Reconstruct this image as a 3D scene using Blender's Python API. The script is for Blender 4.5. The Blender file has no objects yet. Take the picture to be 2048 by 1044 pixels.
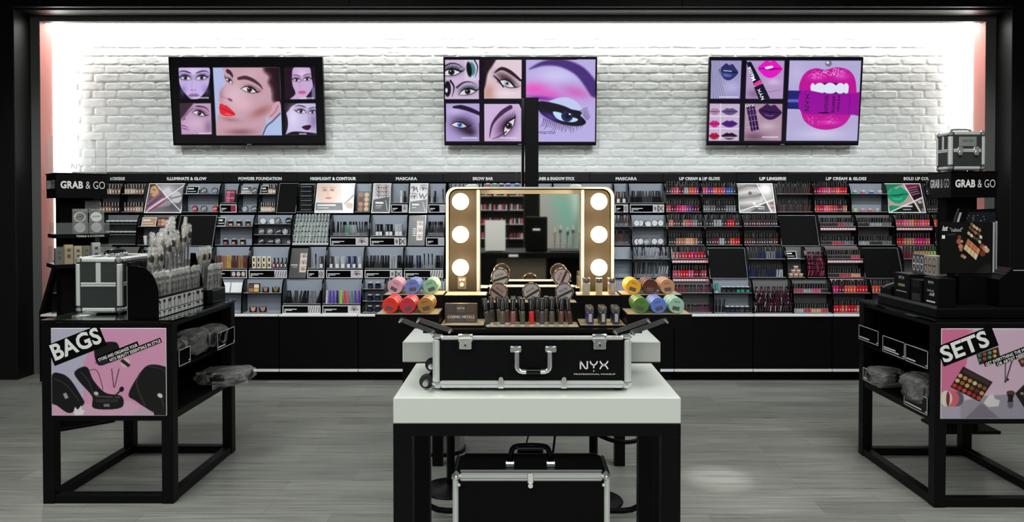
import bpy, bmesh, math, random
import numpy as np
from mathutils import Vector, Matrix
random.seed(7)
PI = math.pi
SC = bpy.context.scene
COL = SC.collection
# ------------------------------------------------------------------ camera
F = 1500.0; PITCH = math.radians(1.0); CX = 1040.0; CY = 441.2; CAMZ = 1.5
cam_d = bpy.data.cameras.new('camera'); cam = bpy.data.objects.new('camera', cam_d); COL.objects.link(cam)
cam.location = (0, 0, CAMZ); cam.rotation_euler = (PI/2 - PITCH, 0, 0)
cam_d.sensor_width = 36; cam_d.lens = F/2048*36
cam_d.shift_x = (1024-CX)/2048; cam_d.shift_y = (CY-522)/2048
cam_d.clip_start = .05; cam_d.clip_end = 60
SC.camera = cam
def P(px, py, D):
    "world x, z of photo pixel at depth D"
    a = (px-CX)/F; b = (CY-py)/F
    Y = math.cos(PITCH)+b*math.sin(PITCH); Z = -math.sin(PITCH)+b*math.cos(PITCH)
    return a*D/Y, CAMZ+Z*D/Y
def PX(px, D, py=415): return P(px, py, D)[0]
def PZ(py, D): return P(CX, py, D)[1]
# ------------------------------------------------------------------ world, lights, exposure
w = bpy.data.worlds.new('world'); SC.world = w; w.use_nodes = True
w.node_tree.nodes['Background'].inputs[0].default_value = (.9, .95, 1, 1)
w.node_tree.nodes['Background'].inputs[1].default_value = 0.0
SC.view_settings.view_transform = 'Standard'; SC.view_settings.look = 'None'
SC.view_settings.gamma = 1; SC.view_settings.use_curve_mapping = False
SC.view_settings.exposure = 0.0
def area(name, loc, sx, sy, power, col=(.97, 1, .95), tilt=0):
    d = bpy.data.lights.new(name, 'AREA'); d.shape = 'RECTANGLE'; d.size = sx; d.size_y = sy; d.energy = power; d.color = col
    o = bpy.data.objects.new(name, d); o.location = loc; o.rotation_euler = (tilt, 0, 0); COL.objects.link(o); return o
area('ceiling_panel_light', (-2.2, 3.2, 3.5), 1.2, 1.2, 66)
area('ceiling_panel_light', (2.2, 3.2, 3.5), 1.2, 1.2, 66)
area('ceiling_panel_light', (-2.2, .6, 3.5), 1.2, 1.2, 70)
area('ceiling_panel_light', (2.2, .6, 3.5), 1.2, 1.2, 70)
area('ceiling_panel_light', (0, -1.6, 3.5), 1.4, 1.2, 90)
area('ceiling_panel_light', (0, -5.0, 3.5), 2.5, 1.5, 200)
def spot(loc, target, power, size, blend=.6, rad=.04, col=(1, .98, .95)):
    d = bpy.data.lights.new('track_or_added_spot', 'SPOT'); d.energy = power; d.spot_size = math.radians(size); d.spot_blend = blend; d.shadow_soft_size = rad; d.color = col
    o = bpy.data.objects.new('track_or_added_spot', d); o.location = loc
    o.rotation_euler = (Vector(target)-Vector(loc)).to_track_quat('-Z', 'Y').to_euler(); COL.objects.link(o)
for X in (-3.6, -2.4, -1.2, 0, 1.2, 2.4, 3.6):
    spot((X, 4.6, 3.45), (X, 6.75, 1.2), 112, 62, .8, .06, (.94, .98, 1))
spot((1.5, 2.6, 3.45), (1.10, 4.12, 0), 420, 7, 1, .02); spot((1.5, 2.6, 3.45), (1.14, 4.0, 0), 110, 16, 1, .02)  # added narrow spots, imitating a bright reflection patch on the floor
for X in (-1.56, 2.24):
    spot((X+.1, 5.0, 3.45), (X, 6.88, 1.68), 90, 11, .8, .03)
# ------------------------------------------------------------------ materials
MATS = {}
def lin(c): 
    c = c/255.0; return c/12.92 if c <= .04045 else ((c+.055)/1.055)**2.4
def rgb(r, g, b): return (lin(r), lin(g), lin(b))
def mat(name, col=(.5, .5, .5), rough=.5, metal=0, emit=0, ecol=None, spec=.5, trans=0, alpha=1, coat=0, ior=1.45):
    if name in MATS: return MATS[name]
    m = bpy.data.materials.new(name); m.use_nodes = True; b = m.node_tree.nodes['Principled BSDF']
    b.inputs['Base Color'].default_value = (*col, 1); b.inputs['Roughness'].default_value = rough
    b.inputs['Metallic'].default_value = metal; b.inputs['Specular IOR Level'].default_value = spec
    b.inputs['Transmission Weight'].default_value = trans; b.inputs['Alpha'].default_value = alpha; b.inputs['IOR'].default_value = ior
    b.inputs['Coat Weight'].default_value = coat
    if emit: b.inputs['Emission Color'].default_value = (*(ecol or col), 1); b.inputs['Emission Strength'].default_value = emit
    MATS[name] = m; return m
def nodes(m): return m.node_tree.nodes, m.node_tree.links, m.node_tree.nodes['Principled BSDF']
def bump(m, scale=200, strength=.1, dist=.001, kind='noise', stretch=None):
    n, l, b = nodes(m); t = n.new('ShaderNodeTexCoord'); mp = n.new('ShaderNodeMapping'); mp.inputs['Scale'].default_value = stretch or (1, 1, 1)
    x = n.new('ShaderNodeTexNoise' if kind == 'noise' else 'ShaderNodeTexVoronoi'); x.inputs['Scale'].default_value = scale
    bp = n.new('ShaderNodeBump'); bp.inputs['Strength'].default_value = strength; bp.inputs['Distance'].default_value = dist
    l.new(t.outputs['Object'], mp.inputs[0]); l.new(mp.outputs[0], x.inputs['Vector']); l.new(x.outputs[0], bp.inputs['Height']); l.new(bp.outputs[0], b.inputs['Normal'])
    return m
BLK = mat('black_satin', (.0022, .0022, .0026), .38, spec=.14)
BLKM = mat('black_matte', (.002, .002, .002), .6, spec=.08)
BLKG = mat('black_gloss', (.002, .002, .0024), .14, spec=.25)
BLKT = bump(mat('black_textured_case', (.0025, .0025, .003), .55, spec=.12), 900, .3, .0006, 'v')
BLKF = mat('black_powder_coat', (.0026, .0026, .003), .42, spec=.16)
WHT = mat('white_laminate', (.72, .75, .71), .28)
PAPER = mat('white_paper', (.75, .76, .77), .6)
TXT = mat('white_print', (.80, .80, .80), .5)
ALU = bump(mat('brushed_aluminium', (.70, .72, .71), .36, .35), 60, .05, .0005, 'noise', (1, 40, 40))
CHR = mat('chrome', (.86, .87, .87), .16, .8)
GREY = mat('grey_frame_paint', (.105, .108, .105), .5)
PINK = mat('pink_paint', rgb(205, 128, 120), .5)
BACKP = mat('grey_back_panel', (.30, .335, .40), .45)
SHF = mat('shelf_edge_grey', (.35, .36, .38), .3)
TRAYT = mat('tray_liner', (.48, .41, .27), .35)
RUB = mat('black_rubber', (.01, .01, .01), .7)
LEDM = mat('led_diffuser', (1, 1, 1), .5, emit=7.5, ecol=(1, .985, .94))
BULB = mat('bulb_glass', (1, .8, .5), .3, emit=9, ecol=(1, .78, .45))
MIR = mat('mirror_glass', (.82, .80, .76), .02, 1)
GLASS = mat('table_glass', (.75, .95, .9), .03, trans=1, ior=1.45)
ACR = mat('clear_acrylic', (.8, .85, .85), .06, alpha=.12)
ACRD = mat('smoked_acrylic', (.3, .32, .33), .08, alpha=.18)
FILM = bump(mat('clear_film', (.8, .8, .78), .10, alpha=.15, spec=1), 38, 1.0, .02)
FILMW = bump(mat('gathered_film', (.8, .8, .78), .12, alpha=.42, spec=1), 60, 1.0, .02)
GOLD = mat('gold_foil', (.75, .52, .2), .35, .8)
STEEL = bump(mat('brushed_steel', (.55, .55, .55), .28, 1), 40, .1, .0005, 'noise', (60, 60, 1))
# per-object colour
def objcol(name, rough=.3, metal=0, coat=0):
    m = mat(name, (.5, .5, .5), rough, metal, coat=coat); n, l, b = nodes(m); oi = n.new('ShaderNodeObjectInfo'); l.new(oi.outputs['Color'], b.inputs['Base Color']); return m
OCOL = objcol('tinted_plastic', .28, coat=.5)
OCOLM = objcol('tinted_matte', .55)
OLID = objcol('tinted_metallic', .3, .6)
def vcol(name, emit=0, rough=.4):
    m = mat(name, (.5, .5, .5), rough); n, l, b = nodes(m); a = n.new('ShaderNodeAttribute'); a.attribute_name = 'Col'
    if emit:
        b.inputs['Base Color'].default_value = (.01, .01, .01, 1); l.new(a.outputs['Color'], b.inputs['Emission Color']); b.inputs['Emission Strength'].default_value = emit
    else: l.new(a.outputs['Color'], b.inputs['Base Color'])
    return m
SCREEN = vcol('screen_picture', 1.0, .15); PRINT = vcol('printed_picture', 0, .35); PRINTG = vcol('glossy_print', 0, .30)
# ------------------------------------------------------------------ mesh builder
class MB:
    def __init__(s): s.v = []; s.f = []; s.mi = []; s.mats = []; s.sm = []
    def _m(s, m):
        if m not in s.mats: s.mats.append(m)
        return s.mats.index(m)
    def add(s, V, Fs, m, smooth=False):
        o = len(s.v); s.v += [tuple(p) for p in V]; k = s._m(m)
        for f in Fs: s.f.append([i+o for i in f]); s.mi.append(k); s.sm.append(smooth)
        return s
    def box(s, x0, x1, y0, y1, z0, z1, m, bev=0, M=None):
        if x0 > x1: x0, x1 = x1, x0
        if y0 > y1: y0, y1 = y1, y0
        if z0 > z1: z0, z1 = z1, z0
        if bev <= 0:
            V = [(x, y, z) for z in (z0, z1) for y in (y0, y1) for x in (x0, x1)]
            Fs = [(0, 2, 3, 1), (4, 5, 7, 6), (0, 1, 5, 4), (2, 6, 7, 3), (0, 4, 6, 2), (1, 3, 7, 5)]
        else:
            b = min(bev, (x1-x0)/2.01, (y1-y0)/2.01, (z1-z0)/2.01); V = []; idx = {}
            c = ((x0, x1), (y0, y1), (z0, z1)); sg = (1, -1)
            for i in (0, 1):
                for j in (0, 1):
                    for k in (0, 1):
                        for a in (0, 1, 2):   # vertex lying on the face of axis a
                            p = [c[0][i]+sg[i]*b, c[1][j]+sg[j]*b, c[2][k]+sg[k]*b]; p[a] = c[a][(i, j, k)[a]]
                            idx[(i, j, k, a)] = len(V); V.append(tuple(p))
            Fs = []
            for a in (0, 1, 2):
                for e in (0, 1):
                    q = []
                    for (u, v) in ((0, 0), (1, 0), (1, 1), (0, 1)):
                        t = [0, 0, 0]; t[a] = e; o = [z for z in (0, 1, 2) if z != a]; t[o[0]] = u; t[o[1]] = v; q.append(idx[(*t, a)])
                    Fs.append(q)
            for a in (0, 1, 2):          # edges along axis a
                o = [z for z in (0, 1, 2) if z != a]
                for u in (0, 1):
                    for v in (0, 1):
                        t0 = [0, 0, 0]; t1 = [0, 0, 0]; t0[o[0]] = t1[o[0]] = u; t0[o[1]] = t1[o[1]] = v; t1[a] = 1
                        Fs.append([idx[(*t0, o[0])], idx[(*t1, o[0])], idx[(*t1, o[1])], idx[(*t0, o[1])]])
            for i in (0, 1):
                for j in (0, 1):
                    for k in (0, 1): Fs.append([idx[(i, j, k, a)] for a in (0, 1, 2)])
            cc = Vector(((x0+x1)/2, (y0+y1)/2, (z0+z1)/2)); G = []
            for f in Fs:
                p = [Vector(V[i]) for i in f]; n = (p[1]-p[0]).cross(p[2]-p[1])
                G.append(f if n.dot(sum(p, Vector())/len(p)-cc) > 0 else f[::-1])
            Fs = G
        if M is not None: V = [M @ Vector(p) for p in V]
        return s.add(V, Fs, m)
    def lathe(s, prof, m, c=(0, 0, 0), n=20, axis='Z', smooth=True, M=None, cap=True):
        V = []; Fs = []
        for r, h in prof:
            for i in range(n):
                a = 2*PI*i/n; V.append((r*math.cos(a), r*math.sin(a), h))
        for k in range(len(prof)-1):
            for i in range(n): j = (i+1) % n; Fs.append((k*n+i, k*n+j, (k+1)*n+j, (k+1)*n+i))
        if cap:
            if prof[0][0] > 1e-6: Fs.append(tuple(range(n))[::-1])
            if prof[-1][0] > 1e-6: Fs.append(tuple((len(prof)-1)*n+i for i in range(n)))
        R = {'Z': Matrix(), 'Y': Matrix.Rotation(PI/2, 4, 'X'), 'X': Matrix.Rotation(PI/2, 4, 'Y')}[axis]
        T = (M or Matrix()) @ Matrix.Translation(c) @ R
        return s.add([T @ Vector(p) for p in V], Fs, m, smooth)
    def cyl(s, c, r, h, m, axis='Z', n=20, r2=None, bev=0, M=None):
        r2 = r if r2 is None else r2
        pr = [(r, 0), (r2, h)] if not bev else [(r-bev, 0), (r, bev), (r2, h-bev), (r2-bev, h)]
        return s.lathe(pr, m, c, n, axis, True, M)
    def ball(s, c, r, m, n=16, sz=1):
        pr = [(max(r*math.sin(PI*i/(n//2)), 1e-5), -r*sz*math.cos(PI*i/(n//2))) for i in range(n//2+1)]
        return s.lathe(pr, m, c, n, cap=False)
    def prism(s, pts, a0, a1, m, plane='XZ', M=None):
        "closed outline extruded; plane XZ -> along Y, XY -> along Z, YZ -> along X"
        A = sum(pts[i][0]*pts[(i+1) % len(pts)][1]-pts[(i+1) % len(pts)][0]*pts[i][1] for i in range(len(pts)))
        if A < 0: pts = pts[::-1]
        n = len(pts); f3 = {'XZ': lambda p, a: (p[0], a, p[1]), 'XY': lambda p, a: (p[0], p[1], a), 'YZ': lambda p, a: (a, p[0], p[1])}[plane]
        if a0 > a1: a0, a1 = a1, a0
        V = [f3(p, a0) for p in pts]+[f3(p, a1) for p in pts]
        Fs = [tuple(range(n)), tuple(range(2*n-1, n-1, -1))]+[(i, n+i, n+(i+1) % n, (i+1) % n) for i in range(n)]
        if plane != 'XZ': Fs = [f[::-1] for f in Fs]
        if M is not None: V = [M @ Vector(p) for p in V]
        return s.add(V, Fs, m)
    def tube(s, pts, r, m, n=10, closed=False):
        pts = [Vector(p) for p in pts]; V = []; Fs = []; N = len(pts); up = None
        for i, p in enumerate(pts):
            a = pts[(i-1) % N] if (closed or i) else p; b = pts[(i+1) % N] if (closed or i < N-1) else p
            t = (b-a).normalized()
            if up is None: up = Vector((0, 0, 1)) if abs(t.z) < .9 else Vector((1, 0, 0))
            x = t.cross(up).normalized(); up = x.cross(t).normalized(); rr = r[i] if isinstance(r, (list, tuple)) else r
            for k in range(n): q = 2*PI*k/n; V.append(p+x*rr*math.cos(q)+up*rr*math.sin(q))
        for i in range(N if closed else N-1):
            j = (i+1) % N
            for k in range(n): l = (k+1) % n; Fs.append((i*n+k, i*n+l, j*n+l, j*n+k))
        if not closed: Fs += [tuple(range(n))[::-1], tuple((N-1)*n+k for k in range(n))]
        return s.add(V, Fs, m, True)
    def quad(s, a, b, c, d, m): return s.add([a, b, c, d], [(0, 1, 2, 3)], m)
    def text(s, t, o, width, height, m, right=(1, 0, 0), up=(0, 0, 1), bold=.0, ext=.0004, slant=0):
        "lettering fitted into width x height, lower left corner at o"
        V, Fs = glyphs(t, bold); R = Vector(right); U = Vector(up); N = R.cross(U); o = Vector(o)
        xs = [p[0] for p in V]; ys = [p[1] for p in V]; x0, x1, y0, y1 = min(xs), max(xs), min(ys), max(ys)
        kx = width/(x1-x0); ky = height/(y1-y0)
        W = [o+R*((p[0]-x0)*kx+slant*(p[1]-y0)*ky)+U*((p[1]-y0)*ky)+N*ext for p in V]
        return s.add(W, Fs, m)
    def stroke(s, pts, wd, o, m, right=(1, 0, 0), up=(0, 0, 1), ext=.0005):
        R = Vector(right); U = Vector(up); N = R.cross(U); o = Vector(o); V = []; Fs = []
        for i, (x, y) in enumerate(pts):
            a = pts[max(i-1, 0)]; b = pts[min(i+1, len(pts)-1)]; t = Vector((b[0]-a[0], b[1]-a[1])).normalized(); w2 = wd/2
            for e in (1, -1): V.append(o+R*(x-t.y*w2*e)+U*(y+t.x*w2*e)+N*ext)
        for i in range(len(pts)-1): Fs.append((2*i, 2*i+1, 2*i+3, 2*i+2))
        return s.add(V, Fs, m)
    def build(s, name, parent=None, off=None, link=True):
        me = bpy.data.meshes.new(name); V = s.v
        if off is not None: V = [(p[0]-off[0], p[1]-off[1], p[2]-off[2]) for p in V]
        me.from_pydata(V, [], s.f)
        for m in s.mats: me.materials.append(m)
        me.polygons.foreach_set('material_index', s.mi); me.polygons.foreach_set('use_smooth', s.sm)
        if any(s.sm):
            try: me.set_sharp_from_angle(angle=math.radians(38))
            except Exception: pass
        me.update(); o = bpy.data.objects.new(name, me)
        if link: COL.objects.link(o)
        if parent is not None: o.parent = parent
        return o
GL = {}
def glyphs(t, bold=0):
    k = (t, bold)
    if k not in GL:
        cu = bpy.data.curves.new('t', 'FONT'); cu.body = t; cu.offset = bold; cu.resolution_u = 3; cu.space_character = 1+bold*1.5
        ob = bpy.data.objects.new('t', cu); COL.objects.link(ob)
        dg = bpy.context.evaluated_depsgraph_get(); me = bpy.data.meshes.new_from_object(ob.evaluated_get(dg))
        GL[k] = ([tuple(v.co)[:2] for v in me.vertices], [tuple(p.vertices) for p in me.polygons])
        bpy.data.objects.remove(ob); bpy.data.curves.remove(cu); bpy.data.meshes.remove(me)
    return GL[k]
def arc(cx, cy, r, a0, a1, n=8, ry=None): return [(cx+r*math.cos(math.radians(a0+(a1-a0)*i/n)), cy+(ry or r)*math.sin(math.radians(a0+(a1-a0)*i/n))) for i in range(n+1)]
def logo(mb, o, wdt, m, right=(1, 0, 0), up=(0, 0, 1), ext=.0006):
    "N Y X in thin geometric strokes, lower left at o"
    k = wdt/3.5; t = .17*k
    S = [[(0, 0), (0, 1)], [(0, .98), (.25, .62), (.55, .15), (.72, .04), (.85, .12), (.85, .3), (.85, 1)],
         arc(1.65, 1.0, .43, 180, 360, 10, .48), [(1.65, .55), (1.65, .12)],
         [(2.42, 1), (2.62, .66), (2.9, .52), (3.2, .66), (3.42, 1)], [(2.42, 0), (2.62, .36), (2.9, .50), (3.2, .36), (3.42, 0)]]
    for q in S: mb.stroke([(x*k, y*k) for x, y in q], t, o, m, right, up, ext)
    R = Vector(right); U = Vector(up); N = R.cross(U); c = Vector(o)+R*1.65*k-U*.22*k+N*ext
    mb.add([c+R*.09*k, c+U*.09*k, c-R*.09*k, c-U*.12*k], [(0, 1, 2, 3)], m)
# ------------------------------------------------------------------ scene tree helpers
def tag(o, label, cat, group=None):
    o['label'] = label; o['category'] = cat
    if group: o['group'] = group
    return o
def thing(name, label, cat, loc=(0, 0, 0), rz=0, group=None):
    o = bpy.data.objects.new(name, None); COL.objects.link(o); o.location = loc; o.rotation_euler = (0, 0, rz); o.empty_display_size = .05
    return tag(o, label, cat, group)
def struct(name, mb): o = mb.build(name); o['kind'] = 'structure'; return o
def wpart(name, mb, parent, label=None):
    "part whose mesh was laid out in world coordinates (parent not rotated)"
    l = Vector(parent.location); q = parent.parent
    while q: l += q.location; q = q.parent
    o = mb.build(name, parent, off=l)
    if label: o['label'] = label
    return o
def lpart(name, mb, parent, label=None):
    o = mb.build(name, parent)
    if label: o['label'] = label
    return o
def dup(o, loc, rz=None, label=None, group=None, col=None, rot=None):
    r = o.copy(); COL.objects.link(r); r.location = loc
    if rot: r.rotation_euler = rot
    elif rz is not None: r.rotation_euler = (0, 0, rz)
    if label: r['label'] = label
    if group: r['group'] = group
    if col: r.color = (*col, 1)
    for ch in o.children:
        c = ch.copy(); COL.objects.link(c); c.parent = r
        if col: c.color = (*col, 1)
        for g in ch.children:
            d = g.copy(); COL.objects.link(d); d.parent = c
    return r
# ------------------------------------------------------------------ painted pictures (colour per vertex on a fine flat grid)
class Art:
    def __init__(s, quad, nx, ny, bg=(0, 0, 0)):
        "quad: TL, TR, BR, BL drawing coordinates of the corners"
        u, v = np.meshgrid(np.linspace(0, 1, nx), np.linspace(0, 1, ny)); q = np.array(quad, float); s.nx = nx; s.ny = ny
        W = lambda k: (1-u)*(1-v)*q[0, k]+u*(1-v)*q[1, k]+u*v*q[2, k]+(1-u)*v*q[3, k]
        s.X = W(0); s.Y = W(1); s.C = np.zeros((ny, nx, 3)); s.C[:] = bg; s.u = u; s.v = v; s.px = (q[1, 0]-q[0, 0])/nx; s.clip = None; s.rng = np.random.RandomState(3)
    def bl(s, a, col):
        if s.clip is not None: a = a*s.clip
        s.C += (np.array(col, float)-s.C)*a[..., None]; return s
    def setclip(s, x0=None, y0=0, x1=0, y1=0, pts=None):
        if x0 is None and pts is None: s.clip = None
        elif pts is not None: s.clip = s.pm(pts, s.px)
        else: s.clip = ((s.X >= x0) & (s.X <= x1) & (s.Y >= y0) & (s.Y <= y1)).astype(float)
        return s
    def ell(s, cx, cy, rx, ry, col, rot=0, soft=None, a=1):
        c, d = math.cos(math.radians(rot)), math.sin(math.radians(rot)); x = s.X-cx; y = s.Y-cy; u = (x*c+y*d)/rx; v = (-x*d+y*c)/ry
        r = np.sqrt(u*u+v*v); sf = max((soft or 0), s.px*.8)/min(rx, ry); return s.bl(np.clip((1-r)/sf+.5, 0, 1)*a, col)
    def glow(s, cx, cy, rx, ry, col, rot=0, a=1):
        c, d = math.cos(math.radians(rot)), math.sin(math.radians(rot)); x = s.X-cx; y = s.Y-cy; u = (x*c+y*d)/rx; v = (-x*d+y*c)/ry
        return s.bl(np.exp(-(u*u+v*v)*1.6)*a, col)
    def sd(s, pts):
        p = np.array(pts, float); n = len(p); ins = np.zeros(s.X.shape, bool); d = np.full(s.X.shape, 1e18)
        for i in range(n):
            a = p[i]; b = p[(i+1) % n]; e = b-a; L = max(e@e, 1e-9); t = np.clip(((s.X-a[0])*e[0]+(s.Y-a[1])*e[1])/L, 0, 1)
            d = np.minimum(d, (s.X-a[0]-t*e[0])**2+(s.Y-a[1]-t*e[1])**2)
            if a[1] != b[1]:
                c = (s.Y < a[1]) != (s.Y < b[1]); ins ^= c & (s.X < (b[0]-a[0])*(s.Y-a[1])/(b[1]-a[1])+a[0])
        return np.sqrt(d)*np.where(ins, -1, 1)
    def pm(s, pts, soft): return np.clip(.5-s.sd(pts)/max(soft, s.px*.8), 0, 1)
    def poly(s, pts, col, soft=0, a=1): return s.bl(s.pm(pts, soft)*a, col)
    def blob(s, pts, col, soft=0, a=1): return s.poly(smooth(pts), col, soft, a)
    def rect(s, x0, y0, x1, y1, col, soft=0, a=1): return s.poly([(x0, y0), (x1, y0), (x1, y1), (x0, y1)], col, soft, a)
    def line(s, pts, wd, col, soft=0, a=1, curve=True):
        if curve and len(pts) > 2: pts, wd = scurve(pts, wd)
        elif not isinstance(wd, (list, tuple)): wd = [wd]*len(pts)
        m = np.zeros(s.X.shape)
        for i in range(len(pts)-1):
            p = np.array(pts[i], float); e = np.array(pts[i+1], float)-p; L = max(e@e, 1e-9); t = np.clip(((s.X-p[0])*e[0]+(s.Y-p[1])*e[1])/L, 0, 1)
            d = np.hypot(s.X-p[0]-t*e[0], s.Y-p[1]-t*e[1])-(wd[i]+(wd[i+1]-wd[i])*t)/2; m = np.maximum(m, np.clip(.5-d/max(soft, s.px*.8), 0, 1))
        return s.bl(m*a, col)
    def noise(s, amp, cell=1):
        h, w_ = s.C.shape[:2]; n = s.rng.rand(h//cell+2, w_//cell+2); n = np.kron(n, np.ones((cell, cell)))[:h, :w_]
        m = (n-.5)*amp
        if s.clip is not None: m = m*s.clip
        s.C += m[..., None]; return s
    def obj(s, name, parent, o, right, up, w_, h_, m, lift=0):
        "grid spans w_ x h_ from top left corner o"
        o = np.array(o, float); R = np.array(right, float); U = np.array(up, float); N = np.cross(R, U); nx, ny = s.nx, s.ny
        V = o+s.u[..., None]*w_*R-s.v[..., None]*h_*U+lift*N; V = V.reshape(-1, 3)
        if parent is not None:
            q = parent
            l = np.zeros(3)
            while q: l += np.array(q.location); q = q.parent
            V = V-l
        i = np.arange(nx-1)[None, :]+np.arange(ny-1)[:, None]*nx; Q = np.stack([i, i+nx, i+nx+1, i+1], -1).reshape(-1, 4)
        me = bpy.data.meshes.new(name); me.vertices.add(len(V)); me.vertices.foreach_set('co', V.astype(np.float32).ravel())
        me.loops.add(Q.size); me.loops.foreach_set('vertex_index', Q.astype(np.int32).ravel())
        me.polygons.add(len(Q)); me.polygons.foreach_set('loop_start', np.arange(0, Q.size, 4, dtype=np.int32))
        me.update(calc_edges=True); me.validate()
        c = np.clip(s.C, 0, 255)/255.; c = np.where(c <= .04045, c/12.92, ((c+.055)/1.055)**2.4)
        at = me.color_attributes.new('Col', 'FLOAT_COLOR', 'POINT'); at.data.foreach_set('color', np.concatenate([c.reshape(-1, 3), np.ones((nx*ny, 1))], 1).astype(np.float32).ravel())
        me.materials.append(m); ob = bpy.data.objects.new(name, me); COL.objects.link(ob)
        if parent is not None: ob.parent = parent
        return ob
    # --- recurring motifs
    def eye(s, cx, cy, w, rot=0, flip=1, shade=(60, 40, 55), iris=(90, 70, 60), lid=None, liner=(12, 8, 14), wing=1.0, brow=True, lash=7, bcol=(40, 28, 34), sh=1.0):
        T = lambda x, y: (cx+w*(flip*x*math.cos(rot)-y*math.sin(rot)*flip*flip), cy+w*(flip*x*math.sin(rot)+y*math.cos(rot)))
        dg = math.degrees(rot)
        if sh: x, y = T(.05, -.12); s.glow(x, y, w*.62, w*.33, shade, dg, .85*sh)
        if lid: x, y = T(.02, -.17); s.glow(x, y, w*.42, w*.15, lid, dg, .9)
        s.blob([T(-.5, .08), T(-.25, -.12), T(.05, -.19), T(.32, -.1), T(.52, .02), T(.25, .14), T(-.1, .17), T(-.35, .14)], (225, 218, 228), w*.03)
        x, y = T(.02, -.02); s.ell(x, y, w*.17, w*.17, iris, 0, w*.03); s.ell(x, y, w*.08, w*.08, (8, 6, 8), 0, w*.02); s.ell(x-w*.05, y-w*.05, w*.03, w*.03, (240, 240, 250), 0, w*.01)
        s.line([T(-.55, .12), T(-.28, -.12), T(.05, -.2), T(.34, -.11), T(.55, -.02), T(.55+.22*wing, -.12*wing-.02)], [w*.03, w*.07, w*.09, w*.1, w*.08, w*.012], liner, w*.02)
        s.line([T(-.5, .12), T(-.2, .17), T(.2, .16), T(.55, 0)], [w*.02, w*.035, w*.05, w*.05], liner, w*.02, .85)
        s.line([T(-.45, -.14), T(0, -.33), T(.4, -.2)], w*.018, liner, w*.02, .5)
        for i in range(lash):
            t = i/max(lash-1, 1); bx = -.2+t*.75; by = -.18+.5*(bx-.05)**2*.8; s.line([T(bx, by), T(bx+.06+.1*t, by-.1), T(bx+.1+.16*t, by-.15)], [w*.022, w*.014, w*.005], liner, w*.01)
        if brow: s.line([T(-.46, -.44), T(-.2, -.52), T(.2, -.60), T(.5, -.54), T(.72, -.38)], [w*.05, w*.11, w*.10, w*.07, w*.01], bcol, w*.04, .95)
    def lips(s, cx, cy, w, h, col, dark, rot=0, open_=0, hl=(255, 200, 235)):
        T = lambda x, y: (cx+w*x*math.cos(rot)-h*y*math.sin(rot), cy+w*x*math.sin(rot)+h*y*math.cos(rot))
        s.blob([T(-.5, 0), T(-.34, -.26), T(-.16, -.47), T(0, -.38), T(.16, -.47), T(.34, -.26), T(.5, 0), T(.3, .34), T(.1, .5), T(-.1, .5), T(-.3, .34)], col, w*.02)
        s.line([T(-.46, 0), T(-.2, .0), T(0, .04), T(.2, .0), T(.46, 0)], [h*.03, h*.08, h*.09, h*.08, h*.03], dark, h*.06)
        if hl: s.line([T(-.2, .22), T(0, .27), T(.15, .22)], h*.05, hl, h*.08, .6)
def smooth(pts, k=5):
    n = len(pts); out = []
    for i in range(n):
        p0, p1, p2, p3 = (np.array(pts[(i+j) % n], float) for j in (-1, 0, 1, 2))
        for j in range(k):
            t = j/k; out.append(tuple(.5*((2*p1)+(-p0+p2)*t+(2*p0-5*p1+4*p2-p3)*t*t+(-p0+3*p1-3*p2+p3)*t**3)))
    return out
def scurve(pts, wd, k=5):
    n = len(pts); P_ = [np.array(p, float) for p in pts]; W_ = wd if isinstance(wd, (list, tuple)) else [wd]*n; o = []; ow = []
    for i in range(n-1):
        p0 = P_[max(i-1, 0)]; p1 = P_[i]; p2 = P_[i+1]; p3 = P_[min(i+2, n-1)]
        for j in range(k): t = j/k; o.append(tuple(.5*((2*p1)+(-p0+p2)*t+(2*p0-5*p1+4*p2-p3)*t*t+(-p0+3*p1-3*p2+p3)*t**3))); ow.append(W_[i]+(W_[i+1]-W_[i])*t)
    o.append(tuple(P_[-1])); ow.append(W_[-1]); return o, ow
# ================================================================== THE ROOM
YB = 7.05; XL, XR = -4.29, 4.16; ZT = 3.16
# floor
fm = mat('grey_plank_floor', (.3, .3, .28), .30); n, l, b = nodes(fm)
tc = n.new('ShaderNodeTexCoord'); br = n.new('ShaderNodeTexBrick'); br.inputs['Scale'].default_value = 1; br.inputs['Brick Width'].default_value = .92; br.inputs['Row Height'].default_value = .152
br.offset = .37; br.inputs['Mortar Size'].default_value = .0015; br.inputs['Mortar Smooth'].default_value = .3; br.inputs['Bias'].default_value = 0
br.inputs['Color1'].default_value = (*rgb(131, 133, 129), 1); br.inputs['Color2'].default_value = (*rgb(150, 152, 147), 1); br.inputs['Mortar'].default_value = (*rgb(118, 118, 112), 1)
l.new(tc.outputs['Object'], br.inputs['Vector'])
mp = n.new('ShaderNodeMapping'); mp.inputs['Scale'].default_value = (1.3, 26, 1); ns = n.new('ShaderNodeTexNoise'); ns.inputs['Scale'].default_value = 1.6; ns.inputs['Detail'].default_value = 8
l.new(tc.outputs['Object'], mp.inputs[0]); l.new(mp.outputs[0], ns.inputs['Vector'])
rp = n.new('ShaderNodeValToRGB'); rp.color_ramp.elements[0].position = .3; rp.color_ramp.elements[0].color = (.66, .66, .64, 1); rp.color_ramp.elements[1].position = .7; rp.color_ramp.elements[1].color = (1.15, 1.15, 1.12, 1)
l.new(ns.outputs[0], rp.inputs[0]); mx = n.new('ShaderNodeMix'); mx.data_type = 'RGBA'; mx.blend_type = 'MULTIPLY'; mx.inputs[0].default_value = 1
l.new(br.outputs[0], mx.inputs[6]); l.new(rp.outputs[0], mx.inputs[7]); l.new(mx.outputs[2], b.inputs['Base Color'])
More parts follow.
